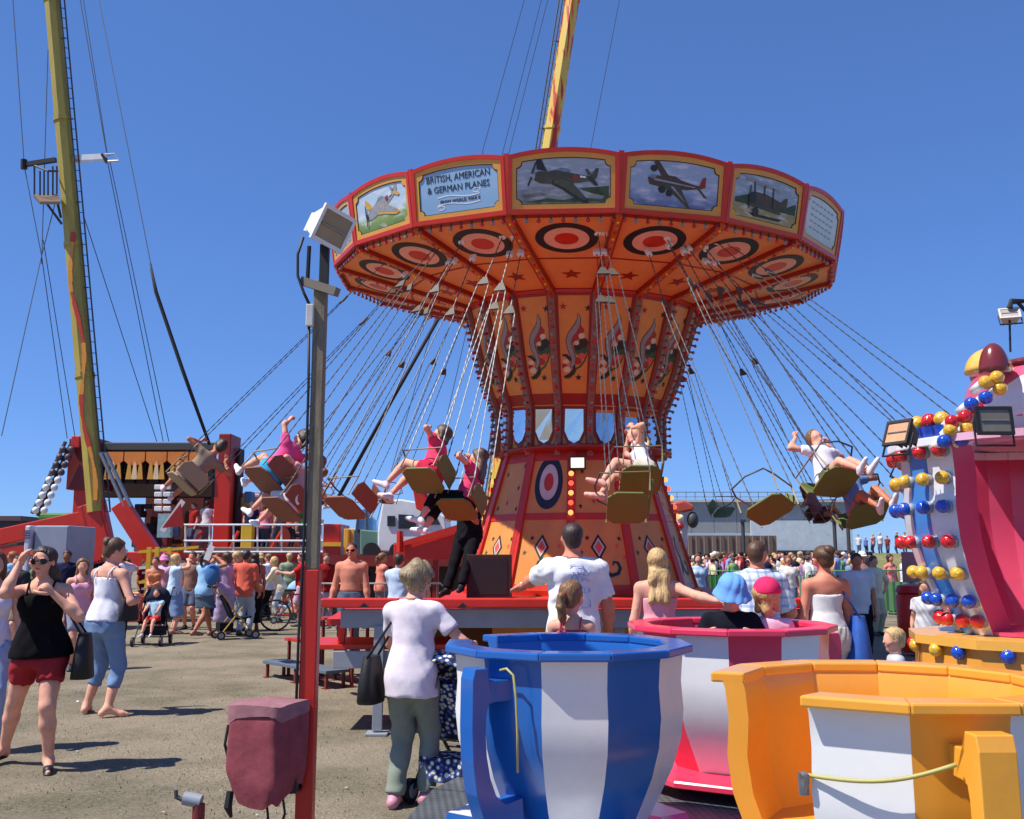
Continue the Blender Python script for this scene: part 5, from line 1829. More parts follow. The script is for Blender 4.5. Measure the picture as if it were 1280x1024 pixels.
floodlight('white backed floodlight tilted down on top of the lamp pole', (PX + .075, PY - .10, 3.32), 40, 20, .18, .18, roll=16, stand=False, depth=1.25, face=(150, 134, 112), shell=paint(222, 222, 226, .4))
# maroon cover over the box on the pole
cv = thing('covered_box', 'maroon fabric cover tied over a box on the red pole', 'cover', (PX - .165, PY - .12, 0))
vs = []; fs = []
NU, NV = 40, 22
top_z, bot_z = at(345, 880, 4.9).z, at(345, 992, 4.9).z
for j in range(NV + 1):
    t = j / NV
    for i in range(NU):
        a_ = 2 * math.pi * i / NU
        c, s = math.cos(a_), math.sin(a_)
        sq = lambda u: math.copysign(abs(u) ** .36, u)
        w, d = .155, .135
        k = 1.0
        if t < .18: k = .2 + .8 * math.sin(t / .18 * math.pi / 2) ** .7
        z = top_z + .0 - (top_z - bot_z) * max(0, (t - .1)) / .9
        if t < .18: z = top_z - .05 * (t / .18) ** 2
        bel = 1 + .05 * math.sin(t * 3.1) + .03 * math.sin(3 * a_ + 5 * t) * t + .02 * math.sin(7 * a_ + 3 * math.sin(4 * t)) 
        dz = .03 * math.sin(2 * a_ + .6) * t + .02 * math.sin(5 * a_) * (t ** 3) + .012 * c * (1 - t)
        bot = 1 - .10 * max(0, t - .8) / .2
        vs.append((w * k * bel * bot * sq(c), d * k * bel * bot * sq(s), z + dz + .05 * (c < 0) * 0))
for j in range(NV):
    for i in range(NU):
        l = (i + 1) % NU
        fs.append((j * NU + i, (j + 1) * NU + i, (j + 1) * NU + l, j * NU + l))
fs.append(tuple(range(NU)))
mb = MB(); mb.add(vs, fs)
o = mb.build('cover_cloth', mat('maroon_canvas', S(140, 70, 78), rough=.85, var=.3, scale=6, bump=.9, bscale=9, spec=.15, dirt=.25), cv, smooth=180, M=Matrix.Rotation(R_(-24), 4, 'Z'))
fp = MB(); vs = []; fs = []
for j in range(7):
    t = j / 6
    for i in range(NU):
        a_ = 2 * math.pi * i / NU
        c, s = math.cos(a_), math.sin(a_)
        sq = lambda u: math.copysign(abs(u) ** .36, u)
        k = (.15 + .85 * min(1, t / .5) ** .8) * 1.045
        z = top_z + .018 - .10 * max(0, t - .42) + .012 * math.sin(4 * a_ + 1) * t - .03 * (t > .9) * (1 + math.sin(3 * a_ + 2)) * .5
        vs.append((.158 * k * sq(c), .138 * k * sq(s), z + .012 * (c > .5) * t))
for j in range(6):
    for i in range(NU):
        l = (i + 1) % NU
        fs.append((j * NU + i, (j + 1) * NU + i, (j + 1) * NU + l, j * NU + l))
fs.append(tuple(range(NU)))
fp.add(vs, fs)
fp.build('top_flap', mat('faded_maroon', S(150, 106, 112), rough=.9, var=.3, scale=6, bump=.8, bscale=9, spec=.12, dirt=.2), cv, smooth=60, M=Matrix.Rotation(R_(-24), 4, 'Z'))
ml = MB()
ml.tube([(-.17, -.02, bot_z + .02), (-.175, -.03, bot_z - .05), (-.16, -.02, bot_z - .10)], [.02, .022, .008], 6)
ml.build('tie_strap', BLACK, cv)
ml = MB()
ml.tube([(-.19, -.03, bot_z + .33), (-.20, -.04, bot_z + .24), (-.185, -.03, bot_z + .18)], .008, 6)
ml.build('tie_strap', BLACK, cv)
wr = MB()
wr.tube([(0.0, -.02, bot_z + .02), (.02, -.03, bot_z - .10), (-.03, -.02, bot_z - .24)], .007, 6)
wr.tube([(.08, -.02, bot_z + .02), (.10, -.03, bot_z - .08), (.04, -.02, bot_z - .26)], .007, 6)
wr.build('cable', BLACK, cv)
MB().box((.05, .03, bot_z + .05), (.2, .12, .08)).build('metal_bracket', BLACK, cv)
# pipe stub in the bottom left corner
pb = at(243, 1010, 4.6)
ps = thing('pipe_stub', 'short red post with a grey pipe elbow in the foreground', 'pipe', (pb.x, 4.6, 0))
zt = at(243, 1002, 4.6).z
MB().tube([(.02, 0, 0), (.02, 0, zt - .01)], .028, 10).build('post', paint(120, 40, 34, .6), ps, smooth=40)
MB().tube([(.03, 0, zt), (-.05, 0, zt + .015)], .03, 10).build('pipe', GREY, ps, smooth=40)
MB().tube([(-.05, 0, zt + .005), (-.085, 0, zt + .02), (-.088, 0, zt + .05)], .011, 6).build('hook', DKGREY, ps)

# ------------------------------------------------------------------ tall bungee masts
def flame_mat():
    m = bpy.data.materials.new('flame_painted_mast')
    m.use_nodes = True
    nt = m.node_tree
    b = nt.nodes['Principled BSDF']
    b.inputs['Roughness'].default_value = .4
    tc = nt.nodes.new('ShaderNodeTexCoord')
    mp = nt.nodes.new('ShaderNodeMapping')
    mp.inputs['Scale'].default_value = (3.6, 3.6, .5)
    nt.links.new(tc.outputs['Object'], mp.inputs['Vector'])
    n = nt.nodes.new('ShaderNodeTexNoise')
    n.inputs['Scale'].default_value = 1.0
    n.inputs['Detail'].default_value = 2.5
    n.inputs['Distortion'].default_value = 1.2
    nt.links.new(mp.outputs['Vector'], n.inputs['Vector'])
    r = nt.nodes.new('ShaderNodeValToRGB')
    e = r.color_ramp.elements
    e.new(.5); e.new(.5); e.new(.5)
    for el, (p, c) in zip(e, ((.40, (222, 190, 84)), (.55, (228, 186, 66)), (.575, (226, 130, 48)), (.61, (204, 60, 30)), (.75, (186, 44, 26)))):
        el.position = p; el.color = S(*c)
    nt.links.new(n.outputs['Fac'], r.inputs['Fac'])
    nt.links.new(r.outputs['Color'], b.inputs['Base Color'])
    return m
FLAME = flame_mat()
MAST = mat('olive_yellow_mast', S(176, 156, 66), rough=.45, var=.2, scale=1.6, dirt=.3, stretch=(3, 3, .4))
def mast(label, p0, p1, p2, m_, ladder_side, r=.25):
    t = thing('bungee_mast', label, 'mast', (p0.x, p0.y, 0), group='leaning masts of the bungee ride')
    pts = [p0, p1, p2]
    mb = MB()
    dv = (p2 - p0).normalized()
    N = 24
    rr = [r * (1.0 - .25 * i / N) for i in range(N + 1)]
    for i in range(N):
        a_, b = p0.lerp(p2, i / N), p0.lerp(p2, (i + 1) / N)
    mb.tube([p0.lerp(p2, i / N) for i in range(N + 1)], rr, 8)
    mb.build('mast_tube', m_, t, smooth=30, world=True)
    for i in range(1, 6):
        q = p0.lerp(p2, i / 6); rr_ = r * (1 - .25 * i / 6)
        MB().tube([q - dv * .06, q + dv * .06], rr_ + .03, 8).build('mast_collar', m_, t, world=True)
    ld = MB()
    sx = ladder_side
    off = Vector((sx * (r + .02), -.10, 0))
    w = Vector((sx * .10, .05, 0))
    for s_ in (0, 1):
        ld.tube([p0.lerp(p2, i / 10) + off + w * s_ for i in range(11)], .022, 5)
    n = int((p2 - p0).length / .3)
    for i in range(n):
        q = p0.lerp(p2, i / n) + off
        ld.tube([q, q + w], .012, 4)
    for i in range(9):
        q = p0.lerp(p2, (i + .5) / 9)
        ld.tube([q, q + off + w * .5], .02, 4)
    ld.build('ladder', DKGREY, t, world=True)
    return t
Y1 = 25.0
m0, m1 = at(121, 640, Y1), at(65, 0, Y1)
m2 = m0 + (m1 - m0) * 1.5
ML = mast('olive yellow leaning mast with a crow nest platform at the far left', m0, m1, m2, MAST, 1)
Y2 = 27.0
k0, k1 = at(608, 692, Y2), at(715, 0, Y2)
MR = mast('yellow mast painted with red flames rising behind the carousel', k0, k1, k0 + (k1 - k0) * 1.5, FLAME, -1, .27)
# bent strip of flame paint low on the left mast
fs_ = MB()
dv = (m1 - m0)
for i in range(26):
    t0, t1 = .02 + .5 * i / 26, .02 + .5 * (i + 1) / 26
    q0, q1 = m0 + dv * t0, m0 + dv * t1
    wob = lambda t: .10 * math.sin(t * 26) + .04
    fs_.beam(q0 + Vector((wob(t0), -.235, 0)), q1 + Vector((wob(t1), -.235, 0)), .07 + .05 * math.sin(t0 * 40) ** 2, .03, up=(0, -1, 0), mi=0 if (i // 5) % 2 else 1)
fs_.build('flame_stripe', [paint(196, 60, 34, .4), paint(226, 150, 50, .4)], ML, world=True)
# foot of the left mast: red steel box and struts
ft = thing('mast_footing', 'red steel base frame with sloping struts under the left mast', 'steel frame', (m0.x, Y1, 0))
A = lambda px, py, Y=Y1: at(px, py, Y)
for (a_, b, w) in (((112, 630), (132, 700), .55), ((120, 628), (140, 722), .45)):
    MB().beam(A(*a_), A(*b), w * .6, w).build('box_column', RED, ft, world=True, bevel=.03)
MB().beam(A(0, 672), A(112, 648), .3, .42).build('red_arm', RED, ft, world=True, bevel=.02)
MB().beam(A(150, 630, 24.5), A(195, 700, 24.5), .3, .42).build('red_arm', RED, ft, world=True, bevel=.02)
MB().beam(A(0, 690), A(85, 685), .25, .26).build('red_arm', paint(190, 50, 26, .4), ft, world=True)
for x0_, x1_ in ((126, 156), (132, 164)):
    MB().tube([A(x0_, 566, 24.4), A(x1_, 634, 24.4)], .055, 8).build('steel_strut', STEEL, ft, world=True, smooth=60)
MB().box((0, 0, .3), (3.6, 2.2, .6)).build('ballast', paint(150, 40, 28, .5), ft)
# crow's nest
cn = thing('crow_nest', 'small railed platform with a black beam on the left mast', 'platform', A(60, 245))
q = [A(42, 243), A(72, 243), A(76, 252, 24.2), A(50, 252, 24.2)]
MB().add([tuple(p) for p in q] + [tuple(p - Vector((0, 0, .08))) for p in q], [(0, 1, 2, 3), (7, 6, 5, 4), (0, 4, 5, 1), (1, 5, 6, 2), (2, 6, 7, 3), (3, 7, 4, 0)]).build('platform_floor', paint(96, 72, 50, .7), cn, world=True)
for (px, Yq) in ((43, 25.0), (50, 24.6), (55, 24.5), (60, 24.4), (66, 24.8), (71, 25)):
    MB().tube([A(px, 244, Yq), A(px, 208 + (Yq < 24.7) * 6, Yq)], .025, 5).build('baluster', DKGREY, cn, world=True)
MB().tube([A(43, 207), A(60, 214, 24.4), A(72, 214)], .03, 5).build('hand_rail', DKGREY, cn, world=True)
MB().tube([A(55, 250), A(77, 280)], .035, 5).build('brace', DKGREY, cn, world=True)
MB().tube([A(71, 250), A(76, 272)], .035, 5).build('brace', DKGREY, cn, world=True)
MB().beam(A(30, 206), A(70, 200), .10, .12).build('black_beam', BLACK, cn, world=True)
MB().tube([A(30, 200), A(30, 211)], .09, 8).build('pulley', BLACK, cn, world=True)
wa = thing('lattice_jib', 'white lattice jib arm pointing right from the left mast', 'steel arm', A(92, 199))
MB().beam(A(92, 198), A(131, 196), .08, .16).build('jib_beam', WHITE, wa, world=True)
MB().beam(A(92, 202.5), A(131, 200), .06, .05).build('lower_chord', WHITE, wa, world=True)
MB().tube([A(131, 194), A(143, 193), A(149, 201), A(134, 202), A(131, 194)], .04, 6).build('end_loop', paint(200, 204, 214, .4), wa, world=True)
MB().tube([A(128, 193), A(134, 203)], .06, 6).build('pulley', BLACK, wa, world=True)
# wires of the masts
def wires(root, lst, r=.012):
    for a_, b in lst:
        Yw = a_[2] if len(a_) > 2 else Y1
        Yv = b[2] if len(b) > 2 else Y1
        MB().tube([at(a_[0], a_[1], Yw), at(b[0], b[1], Yv)], r, 4).build('guy_wire', DKGREY, root, world=True)
wires(ML, [((12, -60), (30, 202)), ((30, 206), (52, 320)), ((60, -60), (62, 62)), ((60, 62), (52, 330)), ((70, 250), (52, 320)), ((52, 320), (2, 545, 24)), ((52, 320), (84, 548, 28)), ((54, 300), (94, 548, 28)),
           ((90, -60), (133, 190)), ((95, -60), (134, 192)), ((134, 200), (204, 552, 26)), ((137, 200), (211, 552, 26)), ((112, -60), (190, 338, 24)), ((104, 268), (196, 552, 27))])
wires(MR, [((672, -60, Y2), (603, 190, Y2)), ((692, -60, Y2), (626, 200, Y2)), ((700, -60, Y2), (634, 200, Y2)), ((786, -60, Y2), (738, 188, Y2)), ((604, 190, Y2), (460, 690, Y2)), ((632, 200, Y2), (520, 690, Y2)), ((738, 188, Y2), (660, 690, Y2))])
bc = thing('bungee_rope', 'thick dark bungee cord sloping down from the left mast wires', 'cord', at(226, 440, 24))
MB().tube([at(189, 336, 24), at(195, 365, 24), at(228, 462, 24), at(262, 556, 24)], [.035, .05, .05, .04], 8).build('sleeve', mat('dark_rope', S(44, 38, 40), rough=.85, var=.3, scale=20), bc, world=True, smooth=180)
MB().tube([at(188, 330, 24), at(190, 340, 24)], .035, 6).build('shackle', STEEL, bc, world=True)
bc2 = thing('bungee_rope', 'thick dark bungee cord sloping behind the swing chains', 'cord', at(500, 490, 21))
MB().tube([at(556, 384, 21), at(490, 500, 21), at(421, 625, 21)], .042, 8).build('sleeve', mat('dark_rope', S(44, 38, 40)), bc2, world=True, smooth=180)
MB().tube([at(557, 380, 21), at(580, 330, 21)], .02, 6).build('cord_end', DKGREY, bc2, world=True)
# ------------------------------------------------------------------ swing seats and their riders
OLIVE = paint(102, 112, 52, .65, .35)
BROWN = paint(128, 78, 58, .65, .3)
BEIGE = paint(160, 138, 110, .6, .3)
TIN = paint(84, 74, 64, .6, .4)
def chain_pts(a_, b):
    a_, b = Vector(a_), Vector(b)
    n = max(4, int((b - a_).length / .055))
    n += n % 2
    return [a_.lerp(b, i / n) for i in range(n + 1)], [.0095 if i % 2 else .0045 for i in range(n + 1)]
def under_pt(th, rho):
    z = ZJ + (rho - RJ) / (AP - RJ) * (-ZJ)
    return Matrix.Translation((CX, CY, 0)) @ MC @ Vector((rho * math.sin(R_(th)), -rho * math.cos(R_(th)), z - .02))
def swing(label, px, py, r, near=True, board=OLIVE, rho=3.45, back=True, emblem=False, spin=0):
    d = ray(px, py)
    o = Vector((0, 0, CAMH))
    A_ = d.x * d.x + d.y * d.y
    B_ = -2 * (d.x * CX + d.y * CY)
    C_ = CX * CX + CY * CY - r * r
    D_ = B_ * B_ - 4 * A_ * C_
    t = (-B_ + (-1 if near else 1) * math.sqrt(max(D_, 0))) / (2 * A_)
    pos = o + d * t
    th = math.degrees(math.atan2(pos.x - CX, -(pos.y - CY)))
    hk = under_pt(th, rho)
    u = (hk - pos)
    L = u.length
    u.normalize()
    tg = Vector((-math.cos(R_(th)), -math.sin(R_(th)), 0))
    f = (tg - u * tg.dot(u)).normalized()
    rt = f.cross(u)
    if spin:
        c_, s_ = math.cos(R_(spin)), math.sin(R_(spin))
        f, rt = f * c_ - rt * s_, rt * c_ + f * s_
    M = frame(rt, f, u, pos)
    root = thing('chain_swing', label, 'swing', group='chain swings hanging from the carousel', M=M)
    MB().prism([(-.14, -.20), (.14, -.20), (.215, -.14), (.22, .12), (.15, .20), (-.15, .20), (-.22, .12), (-.215, -.14)], -.022, 0).build('seat_board', board, root, bevel=.005)
    if back:
        b = MB().prism([(-.20, .03), (.20, .03), (.21, .16), (.15, .24), (-.15, .24), (-.21, .16)], -.01, .01, 0, Matrix.Rotation(R_(90), 4, 'X'))
        b.build('back_board', board, root, M=Matrix.Translation((0, -.21, 0)) @ Matrix.Rotation(R_(12), 4, 'X'), bevel=.006)
        if emblem:
            e = MB()
            e.tube([(.07 * math.cos(t_ * .6), -.235, .13 + .07 * math.sin(t_ * .6)) for t_ in range(9)], .016, 5)
            e.build('painted_emblem', WHITE, root)
    for s in (-1, 1):
        MB().tube([(s * .23, -.20, .0), (s * .23, -.23, .26), (s * .235, .16, .24), (s * .23, .19, 0)], .009, 6).build('side_frame', paint(140, 124, 84, .5), root, smooth=60)
        pl = Vector((s * .215, -.02, L - 1.05))
        tp = MB()
        q = [(s * .215 - .0, .085, L - 1.15), (s * .215, -.085, L - 1.15), (s * .215, -.025, L - 1.01), (s * .215, .025, L - 1.01)]
        tp.add([(x - .012, y, z) for x, y, z in q] + [(x + .012, y, z) for x, y, z in q], [(0, 1, 2, 3), (7, 6, 5, 4), (0, 4, 5, 1), (1, 5, 6, 2), (2, 6, 7, 3), (3, 7, 4, 0)])
        tp.build('spreader_plate', TIN, root)
        for y0, y1 in ((-.23, -.078), (.16, .078)):
            p_, r_ = chain_pts((s * .235, y0, .25), (s * .215, y1, L - 1.14))
            MB().tube(p_, r_, 4).build('chain', CHAIN, root)
        p_, r_ = chain_pts((s * .215, 0, L - 1.02), (s * .16, 0, L - .06))
        MB().tube(p_, r_, 4).build('chain', CHAIN, root)
    MB().tube([(-.23, .16, .24), (-.2, .26, .27), (0, .30, .28), (.2, .26, .27), (.23, .16, .24)], .010, 6).build('lap_bar', DKGREY, root, smooth=60)
    for s in (-1, 1):
        MB().box((s * .16, 0, L - .04), (.07, .10, .11)).build('hanger', WHITE, root, bevel=.02)
    return root, M, pos
def rider(sw, label, H, top, bottom, hair, shoes=('shoe', (232, 232, 234)), sex='f', cell=.018, skin_='fair', kick=0.0, yaw=0, arms='up', extras=(), leanb=-.12, fat=1.0):
    root, M, pos = sw
    U = H
    z = .088 / U
    P = dict(hip=(0, -.07 / U, z + .0), lean=(0, leanb), kL=(-.05, .3, 1), kR=(.05, .3, 1),
             fL=(-.06, (.32 + .12 * kick) / U * .9 + .05, (-.22 + .30 * kick) / U), fR=(.06, (.30 + .12 * kick) / U * .9 + .07, (-.24 + .28 * kick) / U),
             toeL=(-.1, 1, .25 + .6 * kick), toeR=(.1, 1, .2 + .6 * kick), yaw=yaw, cL=1.15, cR=1.15)
    if arms == 'up':
        P.update(hL=(-.205 / U, .02, .56 / U), hR=(.205 / U, .03, .60 / U), eL=(-1, -.3, -.4), eR=(1, -.3, -.4), dL=(0, .15, 1), dR=(0, .15, 1))
    elif arms == 'high':
        P.update(hL=(-.19 / U, .05, .80 / U), hR=(.19 / U, .06, .78 / U), eL=(-1, -.3, .1), eR=(1, -.3, .1), dL=(0, .1, 1), dR=(0, .1, 1))
    elif arms == 'head':
        P.update(hL=(-.205 / U, .03, .55 / U), hR=(.10 / U, .03, .74 / U), eL=(-1, -.3, -.4), eR=(1, .5, .1), dL=(0, .1, 1), dR=(-1, -.2, .3))
    return person(label, (0, 0, 0), 0, H, sex, P, top, bottom, hair, skin_, shoes, cell, 'children riding the chain swings', M=M, hs=1.2 if H < 1.45 else 1.05, extras=extras, fat=fat, bust=0)
sA = swing('beige swing with a rider, leftmost of the swings over the crowd', 228, 604, 6.5, True, BEIGE)
rider(sA, 'child in a grey tan top leaning back in the leftmost swing', 1.35, ('tshirt', (150, 130, 112), -.08, .5), ('shorts', (120, 106, 96), .6), ('short', 'dark'), ('shoe', (226, 200, 206)), kick=.35, skin_='tan')
sB = swing('reddish brown swing tilted with a girl in a pink top', 330, 600, 6.45, True, BROWN)
rider(sB, 'girl in a pink top and turquoise shorts stretching her legs on a brown swing', 1.4, ('tshirt', (236, 84, 140), -.04, .45), ('shorts', (52, 160, 214), .42), ('pony', 'dark'), ('shoe', (232, 232, 236)), kick=1.15, arms='high')
sC = swing('brown swing with a white emblem on its back, below the pink girl', 352, 636, 6.3, True, BROWN, emblem=True)
rider(sC, 'child in white shorts and white trainers on the lowest left swing', 1.38, ('tshirt', (206, 150, 146), -.06, .5), ('shorts', (226, 222, 224), .75), ('short', 'lightbrown'), ('shoe', (228, 232, 240)), kick=.45, arms='up')
sO = swing('brown swing with a child, partly behind the lamp pole', 392, 622, 6.2, False, BROWN, emblem=True)
rider(sO, 'small fair haired child on the swing beside the lamp pole', 1.2, ('tshirt', (196, 160, 190), -.06, .5), ('shorts', (110, 90, 100), .7), ('short', 'lightbrown'), kick=.3)
sD = swing('empty brown swing with a curved lap bar right of the lamp pole', 432, 634, 5.9, True, BROWN)
sE = swing('olive swing carrying a girl in a striped pink top', 530, 600, 5.9, True)
rider(sE, 'girl in a striped pink top with thick soled trainers, hand on her head', 1.36, ('tshirt', (232, 66, 100), -.05, .4), ('shorts', (196, 40, 74), .4), ('bob', 'brown'), ('shoe', (214, 196, 200)), kick=.4, arms='head', yaw=15, leanb=.08)
sF = swing('olive swing in front of the black clothed operator', 572, 636, 5.6, True)
rider(sF, 'girl in a pink and green top and black trousers hiding her face', 1.4, ('tshirt', (226, 70, 110), -.05, .35), ('trousers', (26, 24, 28), .55), ('long', 'brown'), ('shoe', (222, 222, 226)), kick=.15, arms='head')
sG = swing('olive swing with a blonde girl in front of the tower mirrors', 800, 600, 6.3, True)
rider(sG, 'blonde girl in a white top on the swing in front of the tower', 1.3, ('tank', (234, 232, 236), .05), ('shorts', (206, 196, 180), .45), ('pony', 'blonde'), ('shoe', (226, 168, 150)), kick=.4, arms='head', yaw=20, leanb=.1)
sH = swing('empty olive swing hanging in front of the tower, lower of two', 784, 634, 6.6, True)
sI = swing('empty olive swing against the sky right of the tower', 962, 636, 6.3, True, spin=35)
sJ = swing('olive swing with a boy in white, highest on the right', 1045, 602, 6.6, True, spin=95)
rider(sJ, 'boy in a white T-shirt with his legs up on the right hand swing', 1.22, ('tshirt', (236, 232, 240), -.08, .5), ('shorts', (96, 92, 70), .6), ('short', 'lightbrown'), ('shoe', (226, 226, 230)), 'm', kick=.1, arms='up', leanb=.38)
sK = swing('brown swing seen from behind with a dark haired girl', 1030, 646, 6.1, False, BROWN)
rider(sK, 'dark haired girl seen from behind on the low brown swing', 1.35, ('tshirt', (150, 92, 92), -.06, .5), ('shorts', (110, 50, 46), .6), ('long', 'red'), kick=.2, skin_='tan')
sL = swing('olive brown swing beside the striped cup, lowest on the right', 1084, 642, 6.5, True, OLIVE, spin=70)
rider(sL, 'dark haired child in a blue top on the lowest right swing', 1.3, ('tshirt', (112, 138, 190), -.06, .5), ('shorts', (150, 120, 120), .7), ('bob', 'dark'), kick=.1, skin_='tan', leanb=.25)
sM = swing('swing half hidden behind the lamps of the giant cup', 1168, 600, 6.9, True, OLIVE)
sN = swing('swing hidden behind the pink teapot with only its chains in view', 1225, 575, 7.2, True, OLIVE)
sP = swing('empty swing on the far side, seen left of the tower', 480, 622, 6.0, False, BROWN)
sQ = swing('empty swing on the far side beside the tower foot', 905, 640, 5.6, False, OLIVE)
# ride operator
op = Vector((at(586, 697, 13.7).x, 13.7, 1.02))
person('ride operator in black leaning on the orange tower with folded arms', op, 165, 1.72, 'm',
       dict(lean=(0.05, -.18), hL=(.07, .15, .66), hR=(-.07, .17, .64), eL=(-1, .3, -.5), eR=(1, .3, -.5), fL=(-.02, .30, .045), fR=(.12, .22, .045), yaw=15), ('tshirt', (24, 24, 28), -.18, .6), ('trousers', (22, 22, 26), .97), ('short', 'dark'), 'tan', ('shoe', (30, 30, 32)), .018)
bx = thing('dark_box', 'black box standing on the deck beside the operator', 'dark_block', (at(612, 697, 13.55).x, 13.55, 1.02))  # plain dark box filling the dark area at the tower's foot
MB().box((0, 0, .30), (.62, .4, .6)).build('cabinet', mat('dark_brown_box', S(52, 32, 22), rough=.6, var=.3), bx, bevel=.01)
MB().box((0.0, -.203, .3), (.5, .006, .48)).build('front_panel', BLACK, bx)
# ------------------------------------------------------------------ people on the ground
def gl(px, D, z=0.0):
    p = at(px, 697, D)
    return Vector((p.x, D, z))
def loc_of(loc, face, H, p):
    v = Matrix.Rotation(-R_(face), 4, 'Z') @ (Vector(p) - Vector(loc))
    return tuple(v / H)
# handbag worn on a shoulder or arm
def handbag(label, J, side, size, col, drop, group=None, out=.02, cat='handbag', fwd_=0.0):
    s = -1 if side == 'L' else 1
    sh = J['sh' + side]
    U = J['U']
    hipp = J['hip']
    a_ = wpt(J, sh + J['lean'] * .04 * U - J['right'] * s * .02 * U)
    c = wpt(J, sh - np.array((0, 0, drop)) + J['right'] * s * (.045 * U + out) + J['fwd'] * fwd_)
    M = J['M'].to_3x3().to_4x4()
    M.translation = c
    t = thing('handbag', label, cat, M=M, group=group)
    w, h, d = size
    b = MB()
    prof = [(.42, -.5), (.5, -.42), (.5, -.1), (.40, .3), (.30, .5)]
    vs = []; n = 16
    for wd, z in prof:
        for i in range(n):
            an = 2 * math.pi * i / n
            cs, sn = math.cos(an), math.sin(an)
            q = lambda u: math.copysign(abs(u) ** .6, u)
            vs.append((q(cs) * d * .5 * (1.1 - .5 * (z + .5)), q(sn) * w * wd * 2 * .5, z * h))
    fs = []
    for k in range(len(prof) - 1):
        for i in range(n):
            l = (i + 1) % n
            fs.append((k * n + i, k * n + l, (k + 1) * n + l, (k + 1) * n + i))
    fs += [tuple(range(n - 1, -1, -1)), tuple((len(prof) - 1) * n + i for i in range(n))]
    b.add(vs, fs)
    m_ = col if isinstance(col, bpy.types.Material) else mat('bag_%d_%d_%d' % col, S(*col), rough=.6, var=.25, scale=10, bump=.2)
    b.build('bag_body', m_, t, smooth=60)
    inv = M.inverted()
    a2 = inv @ a_
    st = MB()
    st.tube([(0, -w * .3, h * .45), a2 + Vector((-s * .0, -.05, -.10)), a2 + Vector((-s * .01, -.01, .012)), a2 + Vector((0, .05, -.10)), (0, w * .3, h * .45)], .009, 6)
    st.build('strap', m_, t, smooth=180)
    return t
CR = 'people strolling on the field'
# woman in the black top
Lc = gl(60, 7.62)
J = person('woman in a black camisole, red shorts and sunglasses, one hand behind her head', Lc, 192, 1.69, 'f',
           dict(hR=(.095, .10, .905), eR=(.35, 1, -1.3), dR=(-.28, -.4, .85), cR=.5, hL=(-.065, .12, .775), eL=(-1, .1, -1), dL=(.6, .3, .65), cL=.9, lean=(.03, .03), fR=(.17, -.16, .055), fL=(-.075, .05, .045), tR=-20, tL=12, yaw=-12, kR=(.15, 1, .1), hairlen=.8),
           ('cami', (17, 16, 19), -.07, 0, .045), ('shorts', (160, 46, 52), .56), ('long', 'dark'), 'fair', ('sandal', (30, 24, 26)), .012, CR, near=True, glasses=True, fat=1.0, bust=1.1)
handbag('black slouchy handbag hanging from the arm of the woman in red shorts', J, 'L', (.30, .34, .14), (20, 19, 22), .50, out=.09)
Lc = gl(137, 10.1)
J = person('woman in a white camisole and cropped blue jeans seen from behind, barefoot', Lc, -22, 1.80, 'f',
           dict(fL=(-.12, .02, .045), fR=(.09, -.04, .045), tL=30, tR=-45, hL=(-.05, .2, .64), hR=(.115, .12, .63), eL=(-1, -.5, -.3), eR=(.7, -1, -.3), dL=(.8, .5, .2), dR=(-.8, .6, .2), yaw=-40, pitch=-8, lean=(.02, .02)),
           ('cami', (230, 228, 238), .02, 0, .02), ('jeans', (116, 142, 178), .52), ('bun', 'brown'), 'fair', None, .013, CR, fat=1.0)
handbag('small black shoulder bag on the woman in cropped jeans', J, 'R', (.24, .24, .09), (28, 24, 26), .34, out=.03)
Lc = gl(-6, 8.3)
person('woman in a lilac white top and pale jeans cut off by the left edge', Lc, 205, 1.66, 'f', dict(hL=(-.15, .10, .50), fL=(-.06, .1, .045), fR=(.06, -.1, .06), yaw=5),
       ('tank', (226, 216, 232), -.06), ('jeans', (150, 168, 204), .95), ('long', 'brown'), 'fair', ('shoe', (60, 50, 50)), .014, CR)
